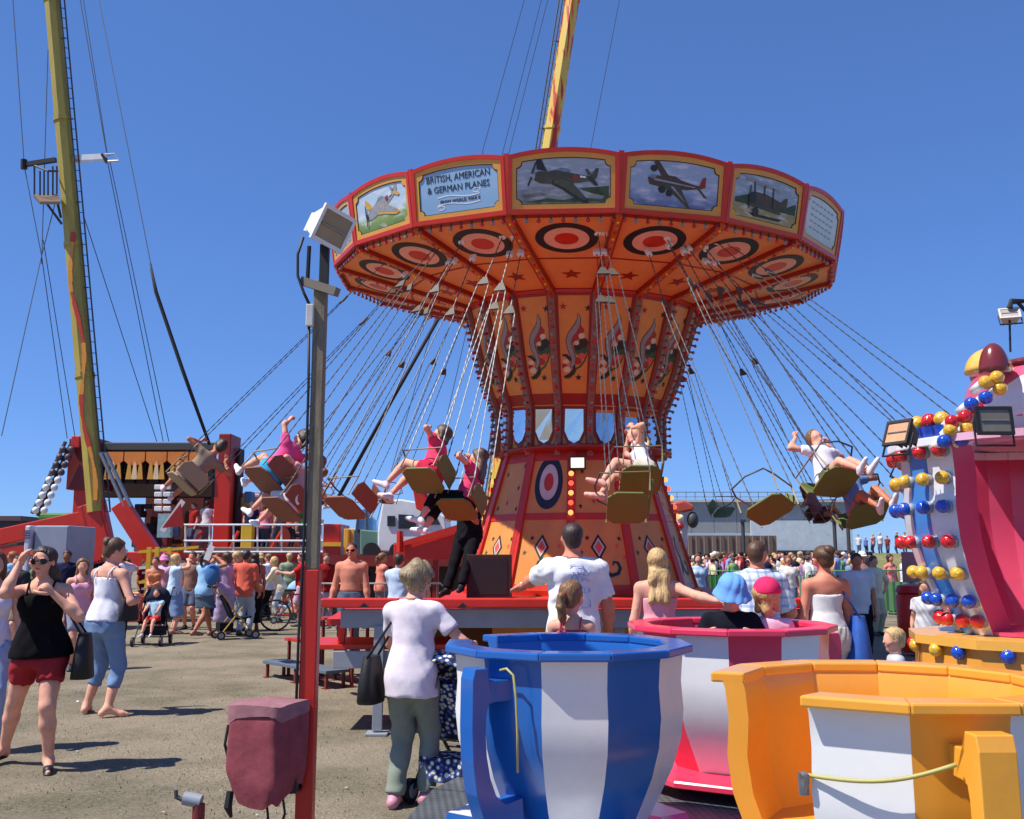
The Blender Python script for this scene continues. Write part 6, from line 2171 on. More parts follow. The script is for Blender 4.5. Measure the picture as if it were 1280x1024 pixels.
# older woman with the pushchair
Lc = gl(517, 6.5)
J = person('older woman with curly grey blonde hair, white T-shirt and grey green trousers', Lc, -14, 1.575, 'f',
           dict(hR=(.20, .17, .63), eR=(.6, -1, -.3), dR=(.2, 1, -.1), cR=.9, hL=(-.06, .22, .60), eL=(-1, -.8, -.3), cL=.9, fL=(-.06, -.02, .045), fR=(.05, .06, .045), yaw=-20, pitch=-12, lean=(.0, .04)),
           ('tshirt', (230, 218, 226), -.24, .62), ('trousers', (134, 142, 128), .97), ('curly', 'greyblonde'), 'fair', ('shoe', (206, 140, 156)), .012, None, fat=.95)
handbag('black leather shoulder bag on the older woman', J, 'L', (.30, .30, .12), (22, 21, 22), .44, out=.05, fwd_=-.05)
def pushchair(label, loc, rot, fab, frame_=DKGREY, group=None, hood=True, scale=1.0, trim=None):
    t = thing('pushchair', label, 'pushchair', M=Matrix.Translation(Vector(loc)) @ Matrix.Rotation(R_(rot), 4, 'Z') @ Matrix.Scale(scale, 4), group=group)
    for s in (-1, 1):
        MB().tube([(s * .22, -.42, 1.0), (s * .22, -.36, .96), (s * .22, .0, .48), (s * .22, .36, .10)], .013, 6).build('frame_tube', frame_, t, smooth=60)
        MB().tube([(s * .22, -.30, .10), (s * .22, .10, .62)], .013, 6).build('frame_tube', frame_, t)
        for y in (-.30, .36):
            w = MB()
            w.tube([(s * .245 - .02, y, .085), (s * .245 + .02, y, .085)], .083, 14, 0)
            w.tube([(s * .245 - .024, y, .085), (s * .245 + .024, y, .085)], .05, 12, 1)
            w.build('wheel', [BLACK, GREY], t, smooth=40)
        MB().tube([(s * .22, -.42, 1.0), (s * .22, -.50, 1.01)], .02, 8).build('handle_grip', BLACK, t)
    MB().tube([(-.22, .20, .30), (.22, .20, .30)], .012, 6).build('cross_bar', frame_, t)
    MB().tube([(-.22, -.30, .12), (.22, -.30, .12)], .012, 6).build('axle', frame_, t)
    sb = MB()
    sp = [(.30, .44), (.05, .40), (-.05, .44), (-.24, .84)]
    vs = [(s * .19, y, z) for y, z in sp for s in (-1, 1)] + [(s * .19, y - .02, z - .035) for y, z in sp for s in (-1, 1)]
    sb.add(vs, [(2 * k, 2 * k + 1, 2 * k + 3, 2 * k + 2) for k in range(3)] + [(8 + 2 * k + 1, 8 + 2 * k, 8 + 2 * k + 2, 8 + 2 * k + 3) for k in range(3)] + [(0, 2, 10, 8), (2, 4, 12, 10), (4, 6, 14, 12), (3, 1, 9, 11), (5, 3, 11, 13), (7, 5, 13, 15)])
    sb.build('fabric_seat', fab, t, smooth=40)
    if hood:
        h = MB()
        vs = []; n, m_ = 10, 6
        for j in range(m_ + 1):
            a_ = R_(20) + R_(105) * j / m_
            for i in range(n + 1):
                b_ = math.pi * i / n
                vs.append((.22 * math.cos(b_), -.20 + (.34 * math.cos(a_)) * math.sin(b_) ** .5, .70 + .34 * math.sin(a_) * math.sin(b_) ** .5))
        h.add(vs, [(j * (n + 1) + i, j * (n + 1) + i + 1, (j + 1) * (n + 1) + i + 1, (j + 1) * (n + 1) + i) for j in range(m_) for i in range(n)])
        o = h.build('hood', fab, t, smooth=180)
        sd_ = o.modifiers.new('thick', 'SOLIDIFY'); sd_.thickness = .012
        if trim:
            tr = MB()
            a_ = R_(20)
            tr.tube([(.225 * math.cos(math.pi * i / 14), -.20 + .35 * math.cos(a_) * math.sin(math.pi * i / 14) ** .5, .70 + .35 * math.sin(a_) * math.sin(math.pi * i / 14) ** .5) for i in range(15)], .02, 6)
            tr.build('hood_trim', trim, t, smooth=180)
    bk = MB().box((0, -.18, .24), (.34, .26, .16))
    bk.build('basket', fab, t)
    return t
def patterned(name, a_, b_, sc):
    m = bpy.data.materials.new(name)
    m.use_nodes = True
    nt = m.node_tree
    b = nt.nodes['Principled BSDF']
    b.inputs['Roughness'].default_value = .85
    tc = nt.nodes.new('ShaderNodeTexCoord')
    v = nt.nodes.new('ShaderNodeTexVoronoi')
    v.inputs['Scale'].default_value = sc
    nt.links.new(tc.outputs['Object'], v.inputs['Vector'])
    r = nt.nodes.new('ShaderNodeValToRGB')
    r.color_ramp.interpolation = 'CONSTANT'
    e = r.color_ramp.elements
    e.new(.5); e.new(.8)
    for el, (p, c) in zip(e, ((0, a_), (.38, b_), (.55, (28, 34, 70)), (.8, (18, 18, 24)))):
        el.position = p; el.color = S(*c)
    nt.links.new(v.outputs['Distance'], r.inputs['Fac'])
    nt.links.new(r.outputs['Color'], b.inputs['Base Color'])
    return m
PATT = patterned('blue_patterned_fabric', (226, 224, 196), (70, 90, 160), 28)
pushchair('dark blue patterned pushchair pushed by the older woman', (gl(580, 6.75).x, 6.75, 0), -25, PATT, BLACK, scale=.95, trim=patterned('pale_trim', (226, 222, 180), (200, 196, 150), 30))
def check_cloth():
    m = cloth(228, 232, 238).copy()
    m.name = 'white_blue_check'
    nt = m.node_tree
    b = nt.nodes['Principled BSDF']
    src = b.inputs['Base Color'].links[0].from_socket
    tc = nt.nodes.new('ShaderNodeTexCoord')
    out = src
    for d in ('X', 'Z'):
        w = nt.nodes.new('ShaderNodeTexWave')
        w.bands_direction = d
        w.inputs['Scale'].default_value = 4.2
        nt.links.new(tc.outputs['Object'], w.inputs['Vector'])
        r = nt.nodes.new('ShaderNodeValToRGB')
        r.color_ramp.elements[0].position = .72; r.color_ramp.elements[1].position = .86
        r.color_ramp.elements[0].color = (0, 0, 0, 1); r.color_ramp.elements[1].color = (.5, .5, .5, 1)
        nt.links.new(w.outputs['Fac'], r.inputs['Fac'])
        mx = nt.nodes.new('ShaderNodeMix'); mx.data_type = 'RGBA'
        mx.inputs[7].default_value = S(110, 140, 200)
        nt.links.new(r.outputs['Color'], mx.inputs[0]); nt.links.new(out, mx.inputs[6])
        out = mx.outputs[2]
    nt.links.new(out, b.inputs['Base Color'])
    return m
CHECK = check_cloth()
# man in the white T-shirt, print on his back
Lc = gl(716, 8.1)
J = person('man in a white T-shirt with a blue print, leaning one hand on the red deck', Lc, 2, 1.90, 'm',
           dict(hL=loc_of(Lc, 2, 1.90, (at(640, 745, 8.93).x, 8.93, 1.26)), eL=(-.6, -1, -.4), dL=(-.3, 1, -.15), nL=(0, 0, -1), cL=.25, hR=(.165, .10, .49), eR=(.7, -1, 0), lean=(-.0, .03), yaw=0, fL=(-.08, 0, .045), fR=(.08, .0, .045)),
           ('tshirt', (232, 232, 236), -.30, .72), ('shorts', (150, 146, 130), .95), ('shaved', 'dark'), 'red', ('shoe', (90, 80, 70)), .012, fat=1.06)
# the print: thin strokes of blue ink lying on the cloth of the back
me = [o for o in J['root'].children if o.name.startswith('tshirt')][0].data
nv = len(me.vertices); co = np.empty(nv * 3, np.float32); me.vertices.foreach_get('co', co); co = co.reshape(-1, 3)
bk = co[co[:, 1] < -.02]
def on_back(x, z, off=.004):
    d_ = (bk[:, 0] - x) ** 2 + (bk[:, 2] - z) ** 2
    i = np.argsort(d_)[:6]
    return Vector((x, float(bk[i, 1].min()) - off, z))
pr_ = MB()
random.seed(11)
for j in range(46):
    x0, z0 = random.uniform(-.05, .125), random.uniform(1.18, 1.52)
    a_ = random.uniform(0, 6.28); pts = []
    for k in range(5):
        pts.append(on_back(x0, z0))
        a_ += random.uniform(-1.1, 1.1)
        x0 = min(max(x0 + .017 * math.cos(a_), -.03), .13); z0 = min(max(z0 + .02 * math.sin(a_), 1.18), 1.53)
    pr_.tube(pts, .0022, 4)
pr_.build('back_print', mat('pale_blue_ink', S(132, 152, 206), rough=.9, var=.2), J['root'])
MB().tube([tuple(J['wrL'] + np.array((math.cos(t) * .034, math.sin(t) * .010, math.sin(t) * .034))) for t in [i * .7854 for i in range(8)]], .007, 6, closed=True).build('wrist_watch', STEEL, J['root'], smooth=180)
person('girl with a light brown ponytail and bare shoulders behind the blue teacup', gl(713, 6.35, PFZ), -8, 1.21, 'f', dict(yaw=-25, hL=(-.13, .05, .47)), ('cami', (196, 70, 100), .05), ('shorts', (120, 140, 190), .6), ('pony', 'lightbrown'), 'fair', ('shoe', (220, 210, 210)), .012, hs=1.22, bust=0, near=True)
Lc = gl(822, 7.6, PFZ)
J = person('woman with long blonde hair in a pink strapless top reaching to the pink teacup', Lc, -4, 1.47, 'f',
           dict(hR=loc_of(Lc, -4, 1.47, (at(928, 766, 6.98).x, 6.98, 1.23)), eR=(.3, -1, -.6), dR=(1, -.15, -.05), nR=(0, 0, -1), cR=.4, hL=(-.14, .04, .48), hairlen=1.25, yaw=0), ('strapless', (236, 160, 172), -.05), ('skirt', (226, 150, 160), .9), ('long', 'blonde'), 'fair', ('shoe', (210, 180, 160)), .012, fat=1.06)
person('man in a white checked shirt with cropped hair watching the ride', gl(946, 8.75), 6, 1.76, 'm', dict(yaw=-35, hL=(-.10, .22, .56), hR=(.16, .12, .55)), ('shirt', CHECK, -.2, .9), ('shorts', (150, 140, 120), .9), ('shaved', 'brown'), 'red', ('shoe', (90, 80, 70)), .013, fat=1.06)
person('child in a pale blue sun hat sitting in the pink teacup', gl(911, 6.5, .46), 165, 1.25, 'm', dict(yaw=20, pitch=-18, hR=(.12, .15, .5), hL=(-.12, .15, .5), hip=(0, 0, .30), fL=(-.07, .22, .05), fR=(.07, .22, .05)), ('tshirt', (24, 26, 34), -.1, .5), ('shorts', (60, 70, 110), .7), ('short', 'brown'), 'fair', ('shoe', (60, 60, 70)), .013, 'children in the pink teacup', hs=1.3, extras=(('bucket', (112, 166, 226)),))
person('child in a pink baseball cap with fair hair sitting in the pink teacup', gl(957, 6.5, .46), -5, 1.2, 'f', dict(yaw=-10, pitch=-5, hip=(0, 0, .30), fL=(-.07, .22, .05), fR=(.07, .22, .05), hR=(.12, .15, .5), hL=(-.12, .15, .5)), ('tshirt', (238, 190, 206), -.1, .5), ('shorts', (230, 120, 150), .7), ('bob', 'blonde'), 'fair', ('shoe', (230, 200, 210)), .013, 'children in the pink teacup', hs=1.3, extras=(('cap', (224, 52, 100), 'front'),), bust=0)
Lc = gl(1030, 8.8)
J = person('tanned woman in a white strapless top seen from behind, hair up', Lc, 4, 1.71, 'f', dict(hR=(.155, .04, .47), hL=(-.135, .06, .48), yaw=8, fL=(-.05, 0, .045)), ('strapless', (234, 230, 228), -.0), ('trousers', (206, 200, 192), .95), ('bun', 'brown'), 'red', ('shoe', (200, 180, 160)), .012)
handbag('blue denim bag with a jacket tied to it on the tanned woman', J, 'R', (.34, .56, .2), (44, 92, 178), .55, out=.03)
person('toddler with short fair hair walking left beyond the yellow teacup', gl(1112, 6.9, PFZ), 80, .86, 'm', dict(yaw=10), ('tshirt', (190, 190, 200), -.1, .5), ('shorts', (90, 100, 130), .6), ('short', 'blonde'), 'fair', ('shoe', (80, 80, 90)), .012, hs=1.4)
# beyond the deck
person('bare chested man in sunglasses and dark jeans behind the deck', gl(440, 15.6), 172, 1.83, 'm', dict(hL=(-.165, .04, .47), hR=(.165, .06, .48), yaw=0), None, ('jeans', (86, 96, 116), .95), ('shaved', 'dark'), 'red', ('shoe', (70, 70, 70)), .017, CR, near=True, glasses=True, fat=1.1)
person('man in a light blue shirt with his back turned behind the deck', gl(499, 15.8), -25, 1.66, 'm', dict(hL=(-.05, .2, .6), hR=(.1, .2, .6), yaw=15), ('shirt', (186, 206, 234), -.2, .9), ('trousers', (40, 42, 52), .97), ('short', 'dark'), 'fair', ('shoe', (40, 40, 40)), .02, CR)
person('child in a pink cap standing behind the older woman', gl(524, 17.5), 160, 1.5, 'f', {}, ('tshirt', (230, 220, 226), -.1, .5), ('shorts', (120, 130, 160), .7), ('short', 'lightbrown'), 'fair', ('shoe', (200, 200, 200)), .022, CR, hs=1.1, extras=(('cap', (236, 120, 160)),))
# the crowd between the rides on the left: (px, depth, height, sex, heading, label, top, bottom, hair, skin, pose, extras)
arm_up = dict(hR=(.03, .15, .90), eR=(1, .4, -.4), hL=(-.03, .16, .88), eL=(-1, .4, -.4))
walk = dict(fL=(-.05, .16, .045), fR=(.05, -.18, .075))
push = dict(hL=(-.13, .26, .56), hR=(.13, .26, .56), cL=.9, cR=.9, fL=(-.05, .08, .045), fR=(.05, -.1, .05))
crowd = [
 (152, 17.8, 1.76, 'f', 20, 'person in a white cap and white top with black trousers near the pushchair', ('tshirt', (224, 216, 228), -.1, .45), ('trousers', (28, 28, 34), .97), ('bob', 'dark'), 'fair', dict(push, hR=(.02, .2, .85), eR=(1, .2, -.5)), (('cap', (232, 232, 236)),)),
 (195, 21.5, 1.60, 'f', 185, 'tanned woman in an orange brown dress holding a parcel', ('strapless', (196, 126, 84), -.1), ('skirt', (190, 160, 150), 1.0), ('short', 'brown'), 'red', dict(hL=(-.02, .2, .6), hR=(.02, .2, .6)), ()),
 (220, 20.4, 1.66, 'f', -70, 'fair haired woman in a pale blue top and denim crop trousers taking a photograph', ('tshirt', (190, 214, 236), -.12, .5), ('skirt', (126, 152, 190), 1.25), ('bob', 'blonde'), 'fair', arm_up, ()),
 (207, 22.0, 1.66, 'f', 150, 'woman in a pink hat behind the photographing woman', ('tshirt', (214, 170, 196), -.1, .5), ('skirt', (150, 160, 190), .9), ('bob', 'brown'), 'fair', {}, (('bucket', (232, 150, 190)),)),
 (241, 21.6, 1.72, 'm', 175, 'man in a brown top standing behind the photographing woman', ('vest', (150, 112, 96), -.12), ('shorts', (96, 104, 126), .9), ('short', 'brown'), 'red', {}, ()),
 (258, 19.6, 1.72, 'f', -30, 'woman with a blue rucksack and denim skirt raising a white paper', ('tshirt', (150, 190, 226), -.1, .5), ('skirt', (92, 110, 128), .75), ('pony', 'dark'), 'tan', dict(arm_up, **walk), ()),
 (284, 20.2, 1.70, 'f', 30, 'woman in a lilac top and long lilac skirt', ('tshirt', (186, 166, 206), -.1, .5), ('skirt', (176, 160, 196), 1.5), ('bob', 'brown'), 'fair', {}, ()),
 (297, 21.0, 1.72, 'f', -60, 'woman in a coral top beside the man in coral', ('tshirt', (226, 104, 96), -.1, .5), ('jeans', (150, 170, 196), .95), ('bob', 'blonde'), 'fair', push, ()),
 (308, 20.0, 1.74, 'm', -10, 'man in a coral shirt and pale jeans with his back turned', ('shirt', (222, 104, 84), -.2, .95), ('jeans', (166, 180, 194), .97), ('short', 'dark'), 'tan', dict(hL=(-.10, .22, .57), hR=(.13, .1, .5)), ()),
 (319, 21.4, 1.70, 'f', 30, 'person in a long black skirt behind the coral couple', ('tshirt', (190, 110, 100), -.1, .5), ('skirt', (24, 24, 28), 1.8), ('long', 'dark'), 'tan', {}, ()),
 (336, 24.5, 1.68, 'f', 60, 'woman in a white shirt and black trousers near the bicycle', ('shirt', (222, 220, 238), -.2, .9), ('trousers', (26, 26, 30), .95), ('short', 'lightbrown'), 'fair', dict(hL=(-.02, .2, .62)), ()),
 (352, 23.8, 1.62, 'f', 95, 'fair woman in a cream cardigan leaning over a pushchair', ('shirt', (232, 216, 180), -.2, 1.5), ('trousers', (196, 200, 206), .9), ('bob', 'blonde'), 'fair', dict(lean=(0, .35), hL=(-.1, .3, .5), hR=(.1, .3, .5)), ()),
 (378, 22.5, 1.70, 'm', 100, 'person in red beside the bicycle half hidden by the pole', ('tshirt', (190, 36, 36), -.2, .6), ('shorts', (210, 170, 190), .9), ('short', 'dark'), 'fair', dict(hL=(-.02, .28, .72)), ()),
 (408, 23.0, 1.68, 'm', 200, 'person in a dark red top right of the lamp pole', ('tshirt', (150, 34, 34), -.2, .6), ('jeans', (196, 176, 196), .95), ('short', 'brown'), 'fair', {}, ()),
 (132, 22.0, 1.72, 'm', 170, 'man in a dark jacket with a white collar behind the woman in jeans', ('shirt', (40, 40, 60), -.2, 1.9), ('trousers', (50, 50, 60), .97), ('short', 'dark'), 'tan', {}, ()),
 (84, 21.0, 1.74, 'm', 190, 'man in navy behind the woman with sunglasses', ('tshirt', (34, 36, 62), -.2, .6), ('jeans', (70, 80, 110), .97), ('short', 'dark'), 'dark', {}, ()),
 (104, 14.0, 1.58, 'f', -150, 'woman in a pink top partly behind the woman in jeans', ('tank', (226, 160, 184), -.06), ('shorts', (150, 150, 170), .7), ('long', 'lightbrown'), 'fair', {}, ()),
 (24, 17.0, 1.62, 'm', 160, 'man in a dark shirt at the left edge of the crowd', ('tshirt', (52, 50, 58), -.2, .6), ('shorts', (120, 110, 96), .9), ('short', 'dark'), 'fair', {}, ()),
 (44, 20.0, 1.6, 'f', 120, 'woman in a green top behind the left hand group', ('tshirt', (96, 120, 84), -.1, .5), ('jeans', (90, 100, 130), .9), ('bob', 'brown'), 'fair', walk, ()),
 (272, 26.5, 1.68, 'f', 180, 'woman in a white blouse further back by the ride steps', ('shirt', (226, 224, 226), -.2, .9), ('trousers', (80, 70, 76), .95), ('short', 'ginger'), 'fair', {}, ()),
 (326, 27.5, 1.7, 'm', 185, 'man in a straw hat further back by the red skirt', ('tshirt', (206, 180, 130), -.2, .6), ('shorts', (110, 110, 100), .9), ('short', 'brown'), 'fair', {}, (('bucket', (206, 178, 120)),)),
 # right of the carousel
 (1070, 14.5, 1.66, 'm', 175, 'man in a pale grey shirt and black trousers at the right', ('tshirt', (206, 212, 220), -.2, .6), ('trousers', (26, 26, 30), .97), ('short', 'dark'), 'tan', {}, ()),
 (1091, 20.0, 1.62, 'm', -160, 'man in a cream shirt and cream trousers, hands on hips', ('shirt', (232, 222, 190), -.2, .95), ('trousers', (206, 190, 158), .97), ('short', 'brown'), 'fair', dict(hR=(.14, .02, .56), eR=(1, -.4, 0), hL=(-.14, .02, .56), eL=(-1, -.4, 0)), ()),
 (1078, 22.0, 1.72, 'm', 170, 'man in a white cap behind the man in cream', ('tshirt', (150, 110, 110), -.2, .6), ('jeans', (70, 80, 110), .97), ('short', 'brown'), 'red', {}, (('cap', (232, 230, 226)),)),
 (1153, 12.5, 1.30, 'f', 150, 'girl in a white top and blue skirt behind the giant cup', ('tshirt', (232, 230, 234), -.1, .5), ('skirt', (64, 96, 150), .8), ('long', 'brown'), 'fair', {}, ()),
 (1112, 27.0, 1.66, 'f', 200, 'woman in pink at the foot of the grassy bank', ('tank', (226, 130, 140), -.06), ('jeans', (80, 90, 120), .95), ('bob', 'dark'), 'red', {}, ()),
 (1130, 30.0, 1.66, 'm', 90, 'man in white on the grass by the green fence', ('tshirt', (222, 222, 226), -.2, .6), ('shorts', (80, 90, 110), .8), ('short', 'dark'), 'fair', walk, ()),
 (872, 22.0, 1.66, 'f', 180, 'woman in pale blue just right of the tower foot', ('tshirt', (176, 200, 226), -.1, .5), ('skirt', (80, 140, 90), 1.2), ('bob', 'brown'), 'fair', {}, ()),
 (985, 24.0, 1.62, 'f', 170, 'woman in white behind the man in the checked shirt', ('tshirt', (226, 216, 212), -.1, .5), ('shorts', (96, 110, 140), .7), ('bob', 'lightbrown'), 'red', {}, ()),
]
rs = random.Random(31)
more = [(146, 26, 'mustard', (206, 160, 70)), (160, 28.5, 'pale blue', (160, 190, 224)), (182, 27, 'dark red', (130, 30, 36)), (212, 28, 'white striped', (226, 222, 222)), (229, 26, 'turquoise', (70, 160, 170)), (249, 27.5, 'peach', (232, 170, 140)),
        (267, 24.5, 'navy blue', (40, 50, 92)), (291, 26.5, 'pale yellow', (232, 220, 150)), (314, 25.5, 'grey marl', (150, 150, 154)), (344, 27.5, 'bright pink', (230, 90, 140)), (362, 26, 'sage green', (140, 160, 130)), (62, 24, 'rust', (170, 84, 50)), (114, 25, 'lavender', (180, 170, 214)), (16, 22, 'sky blue', (130, 180, 226)), (452, 21.5, 'black', (36, 36, 40)), (478, 22.5, 'salmon', (230, 140, 120))]
for i, (px, D, nm, c) in enumerate(more):
    sx = 'mf'[i % 2]
    crowd.append((px, D, rs.uniform(1.5, 1.78), sx, rs.choice((-60, 20, 100, 170, 200, 240)), '%s in a %s top at the back of the crowd' % (('man', 'woman')[i % 2], nm), ('tshirt', c, -.15, .5), (('jeans', (80, 92, 124), .95), ('shorts', (150, 140, 120), .8), ('trousers', (50, 50, 58), .97), ('skirt', (140, 120, 130), .9))[i % 4 if sx == 'f' else i % 3], (rs.choice(('bob', 'long', 'pony')) if sx == 'f' else 'short', rs.choice(('brown', 'dark', 'blonde', 'lightbrown', 'ginger'))), rs.choice(('fair', 'red', 'tan')), rs.choice(({}, walk, dict(hR=(.03, .2, .62)), dict(hL=(-.14, .02, .56), eL=(-1, -.4, 0)))), ()))
for px, D, H, sx, fc, lb, tp, bt, hr, sk, ps, ex in crowd:
    person(lb, gl(px, D), fc, H, sx, ps, tp, bt, hr, sk, ('shoe', (70, 62, 60)) if bt[0] != 'skirt' else ('shoe', (150, 100, 90)), .021 if D < 23 else .026, CR, extras=ex)
pushchair('dark pushchair with a child, wheels towards the camera', (gl(196, 17.9).x, 17.9, 0), 185, cloth(40, 44, 60), BLACK, CR and 'pushchairs in the crowd')
person('small child with bare legs sitting in the dark pushchair', Vector((gl(197, 17.8).x, 17.75, .0)), 180, 1.0, 'm', dict(hip=(0, -.05, .50), fL=(-.08, .30, .22), fR=(.08, .30, .22), kL=(0, .3, 1), kR=(0, .3, 1), hL=(-.12, .2, .58), hR=(.12, .2, .58), lean=(0, -.25)), ('tshirt', (170, 200, 220), -.05, .5), ('shorts', (206, 60, 50), .7), ('short', 'dark'), 'fair', ('shoe', (200, 200, 200)), .02, CR, hs=1.3)
pushchair('empty folding pushchair beside the man in coral', (gl(296, 19.2).x, 19.2, 0), -60, cloth(30, 32, 40), paint(190, 150, 60, .5), 'pushchairs in the crowd', hood=False)
pushchair('blue pushchair under the woman in the cream cardigan', (gl(366, 23.6).x, 23.6, 0), 95, cloth(150, 190, 226), GREY, 'pushchairs in the crowd')
def bicycle(label, loc, rot):
    t = thing('bicycle', label, 'bicycle', loc, R_(rot))
    for x in (-.5, .5):
        w = MB()
        w.tube([(x + .32 * math.cos(a_), 0, .33 + .32 * math.sin(a_)) for a_ in [2 * math.pi * i / 24 for i in range(24)]], .022, 6, closed=True)
        w.build('tyre', BLACK, t, smooth=180)
        sp = MB()
        for i in range(10):
            a_ = math.pi * i / 10
            sp.tube([(x + .31 * math.cos(a_), 0, .33 + .31 * math.sin(a_)), (x - .31 * math.cos(a_), 0, .33 - .31 * math.sin(a_))], .003, 3)
        sp.build('spokes', STEEL, t)
    F = MB()
    for a_, b in (((-.5, .33), (-.12, .33)), ((-.5, .33), (-.2, .78)), ((-.2, .82), (-.1, .30)), ((-.12, .33), (.34, .76)), ((-.19, .76), (.34, .80)), ((.32, .92), (.5, .33))):
        F.tube([(a_[0], 0, a_[1]), (b[0], 0, b[1])], .018, 6)
    F.build('frame', RED, t, smooth=60)
    MB().box((-.2, 0, .86), (.26, .13, .05)).build('saddle', BLACK, t, bevel=.02)
    MB().tube([(.28, -.28, .98), (.33, -.1, .95), (.33, .1, .95), (.28, .28, .98)], .015, 6).build('handlebar', DKGREY, t)
    c = MB()
    c.tube([(-.12, -.03, .3), (-.12, .03, .3)], .09, 12); c.tube([(-.12, -.03, .3), (-.02, -.1, .18)], .01, 5); c.tube([(-.12, .03, .3), (-.22, .1, .42)], .01, 5)
    c.build('crank', DKGREY, t)
bicycle('red bicycle standing behind the lamp pole', (gl(376, 21.3).x, 21.3, 0), 12)
rk = thing('rucksack', 'bright blue rucksack on the back of the woman raising a paper', 'rucksack', gl(266, 19.45))
MB().sphere((0, 0, 1.23), (.15, .09, .22), 14, 9).build('bag_body', cloth(74, 120, 176), rk, smooth=180)
MB().tube([(-.1, .05, 1.42), (-.1, .14, 1.46), (-.1, .16, 1.2)], .012, 6).build('strap', BLACK, rk)
pp = thing('paper_sheet', 'white paper held up by the woman with the rucksack', 'paper', gl(261, 19.35) + Vector((0, 0, 1.66)))
MB().box((0, 0, 0), (.12, .01, .3), 0, Matrix.Rotation(R_(20), 4, 'Y')).build('sheet', mat('paper', S(232, 232, 230), rough=.8), pp)
# ------------------------------------------------------------------ the red ride on the left
YR = 32.0
B = lambda px, py, Y=YR: at(px, py, Y)
def wbox(px0, px1, py0, py1, Y, depth, mb=None, mi=0):
    """A box whose front face fills this part of the view at distance Y."""
    mb = mb or MB()
    a_, b = at(px0, py1, Y), at(px1, py0, Y)
    mb.box(((a_.x + b.x) / 2, Y + depth / 2, (a_.z + b.z) / 2), (b.x - a_.x, depth, b.z - a_.z), mi)
    return mb
RR = thing('gondola_ride', 'large red fairground ride with two towers, a dark roof beam and gold fringes', 'fairground ride', (B(190, 700).x, YR, 0))
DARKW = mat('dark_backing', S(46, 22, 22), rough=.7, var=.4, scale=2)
for (x0, x1, y0, y1, Y, d, m_, nm) in (
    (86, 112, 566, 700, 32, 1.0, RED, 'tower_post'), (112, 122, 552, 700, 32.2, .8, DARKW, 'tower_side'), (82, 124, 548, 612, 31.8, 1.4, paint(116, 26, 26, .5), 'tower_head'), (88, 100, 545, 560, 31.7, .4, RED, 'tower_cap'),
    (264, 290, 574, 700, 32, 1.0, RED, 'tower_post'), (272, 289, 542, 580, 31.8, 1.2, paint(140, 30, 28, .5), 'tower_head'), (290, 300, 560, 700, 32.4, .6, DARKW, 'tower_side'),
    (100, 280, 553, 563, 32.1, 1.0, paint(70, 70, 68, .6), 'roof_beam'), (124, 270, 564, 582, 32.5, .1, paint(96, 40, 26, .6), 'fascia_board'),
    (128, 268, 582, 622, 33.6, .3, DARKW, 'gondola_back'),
    (150, 262, 690, 712, 31.5, .5, RED, 'platform_skirt'), (262, 420, 690, 740, 31.0, .4, paint(176, 30, 22, .45, .3), 'platform_skirt'), (0, 150, 692, 740, 33, .4, paint(120, 30, 26, .6), 'platform_skirt'),
    (266, 400, 684, 690, 31.2, 4, paint(130, 110, 100, .6), 'platform_floor'), (178, 262, 612, 690, 34.5, .3, paint(106, 46, 40, .6), 'back_wall'), (292, 392, 616, 684, 35.5, .3, paint(150, 48, 36, .55), 'back_wall'),
    (300, 316, 655, 690, 31.3, .3, YELLOW, 'yellow_post'), (281, 304, 662, 676, 33, .4, RED, 'control_box'), (232, 262, 662, 674, 33.2, .3, paint(214, 222, 232, .4), 'white_panel')):
    wbox(x0, x1, y0, y1, Y, d).build(nm, m_, RR, world=True, bevel=.03)
for i in range(5):
    x0 = 130 + 27 * i
    mb = MB()
    mb.prism([(-.34, 0), (.34, 0), (.34, -.30), (.2, -.42), (0, -.46), (-.2, -.42), (-.34, -.30)], -.03, .03, 0, Matrix.Translation(B(x0 + 12, 565, 32.0)) @ Matrix.Rotation(R_(90), 4, 'X'))
    p = mb.build('gold_valance', paint(222, 130, 50, .5), RR, world=True)
    t_ = MB()
    for k in range(3):
        q = B(x0 + 5 + 7 * k, 576, 31.9)
        t_.prism([(0, 0), (.05, -.16), (.10, -.62), (-.10, -.62), (-.05, -.16)], -.02, .02, k % 2, Matrix.Translation(q) @ Matrix.Rotation(R_(90), 4, 'X'))
    t_.build('gold_tassel', [GOLD, paint(236, 206, 160, .5)], p, world=False) if False else t_.build('gold_tassel', [GOLD, paint(236, 206, 160, .5)], RR, world=True)
for i in range(9):
    q = B(135 + 15 * i, 592, 32.6)
    mb = MB()
    mb.box((0, 0, 0), (.34, .4, .7)); mb.box((0, .22, .35), (.34, .08, .9)); mb.tube([(-.13, -.25, .4), (-.15, -.3, .0), (.15, -.3, 0), (.13, -.25, .4)], .05, 6)
    mb.build('gondola_seat', DARKW if i % 2 else BLACK, RR, M=Matrix.Translation(q - Vector((WM[RR.name].translation))), bevel=.03)
lc = MB()
for r in range(4):
    for c in range(2):
        q = B(198 + 11 * c, 609 + 9 * r, 31.0)
        MB().box(tuple(q), (.24, .1, .15)).build('white_lamp', WHITE, RR, world=True, bevel=.02)
wbox(196, 216, 642, 672, 31.2, .1).build('booth_window', mat('pale_glass', S(150, 180, 186), rough=.15, var=.3), RR, world=True)
hr_ = MB()
for px in (232, 262, 292, 322, 352, 384, 402):
    MB().tube([B(px, 690, 31.0), B(px, 656, 31.0)], .03, 5).build('rail_post', WHITE, RR, world=True)
for py in (656, 676, 690):
    MB().tube([B(230, py, 30.95), B(404, py, 30.95)], .035, 5).build('hand_rail', paint(206, 210, 220, .4), RR, world=True)
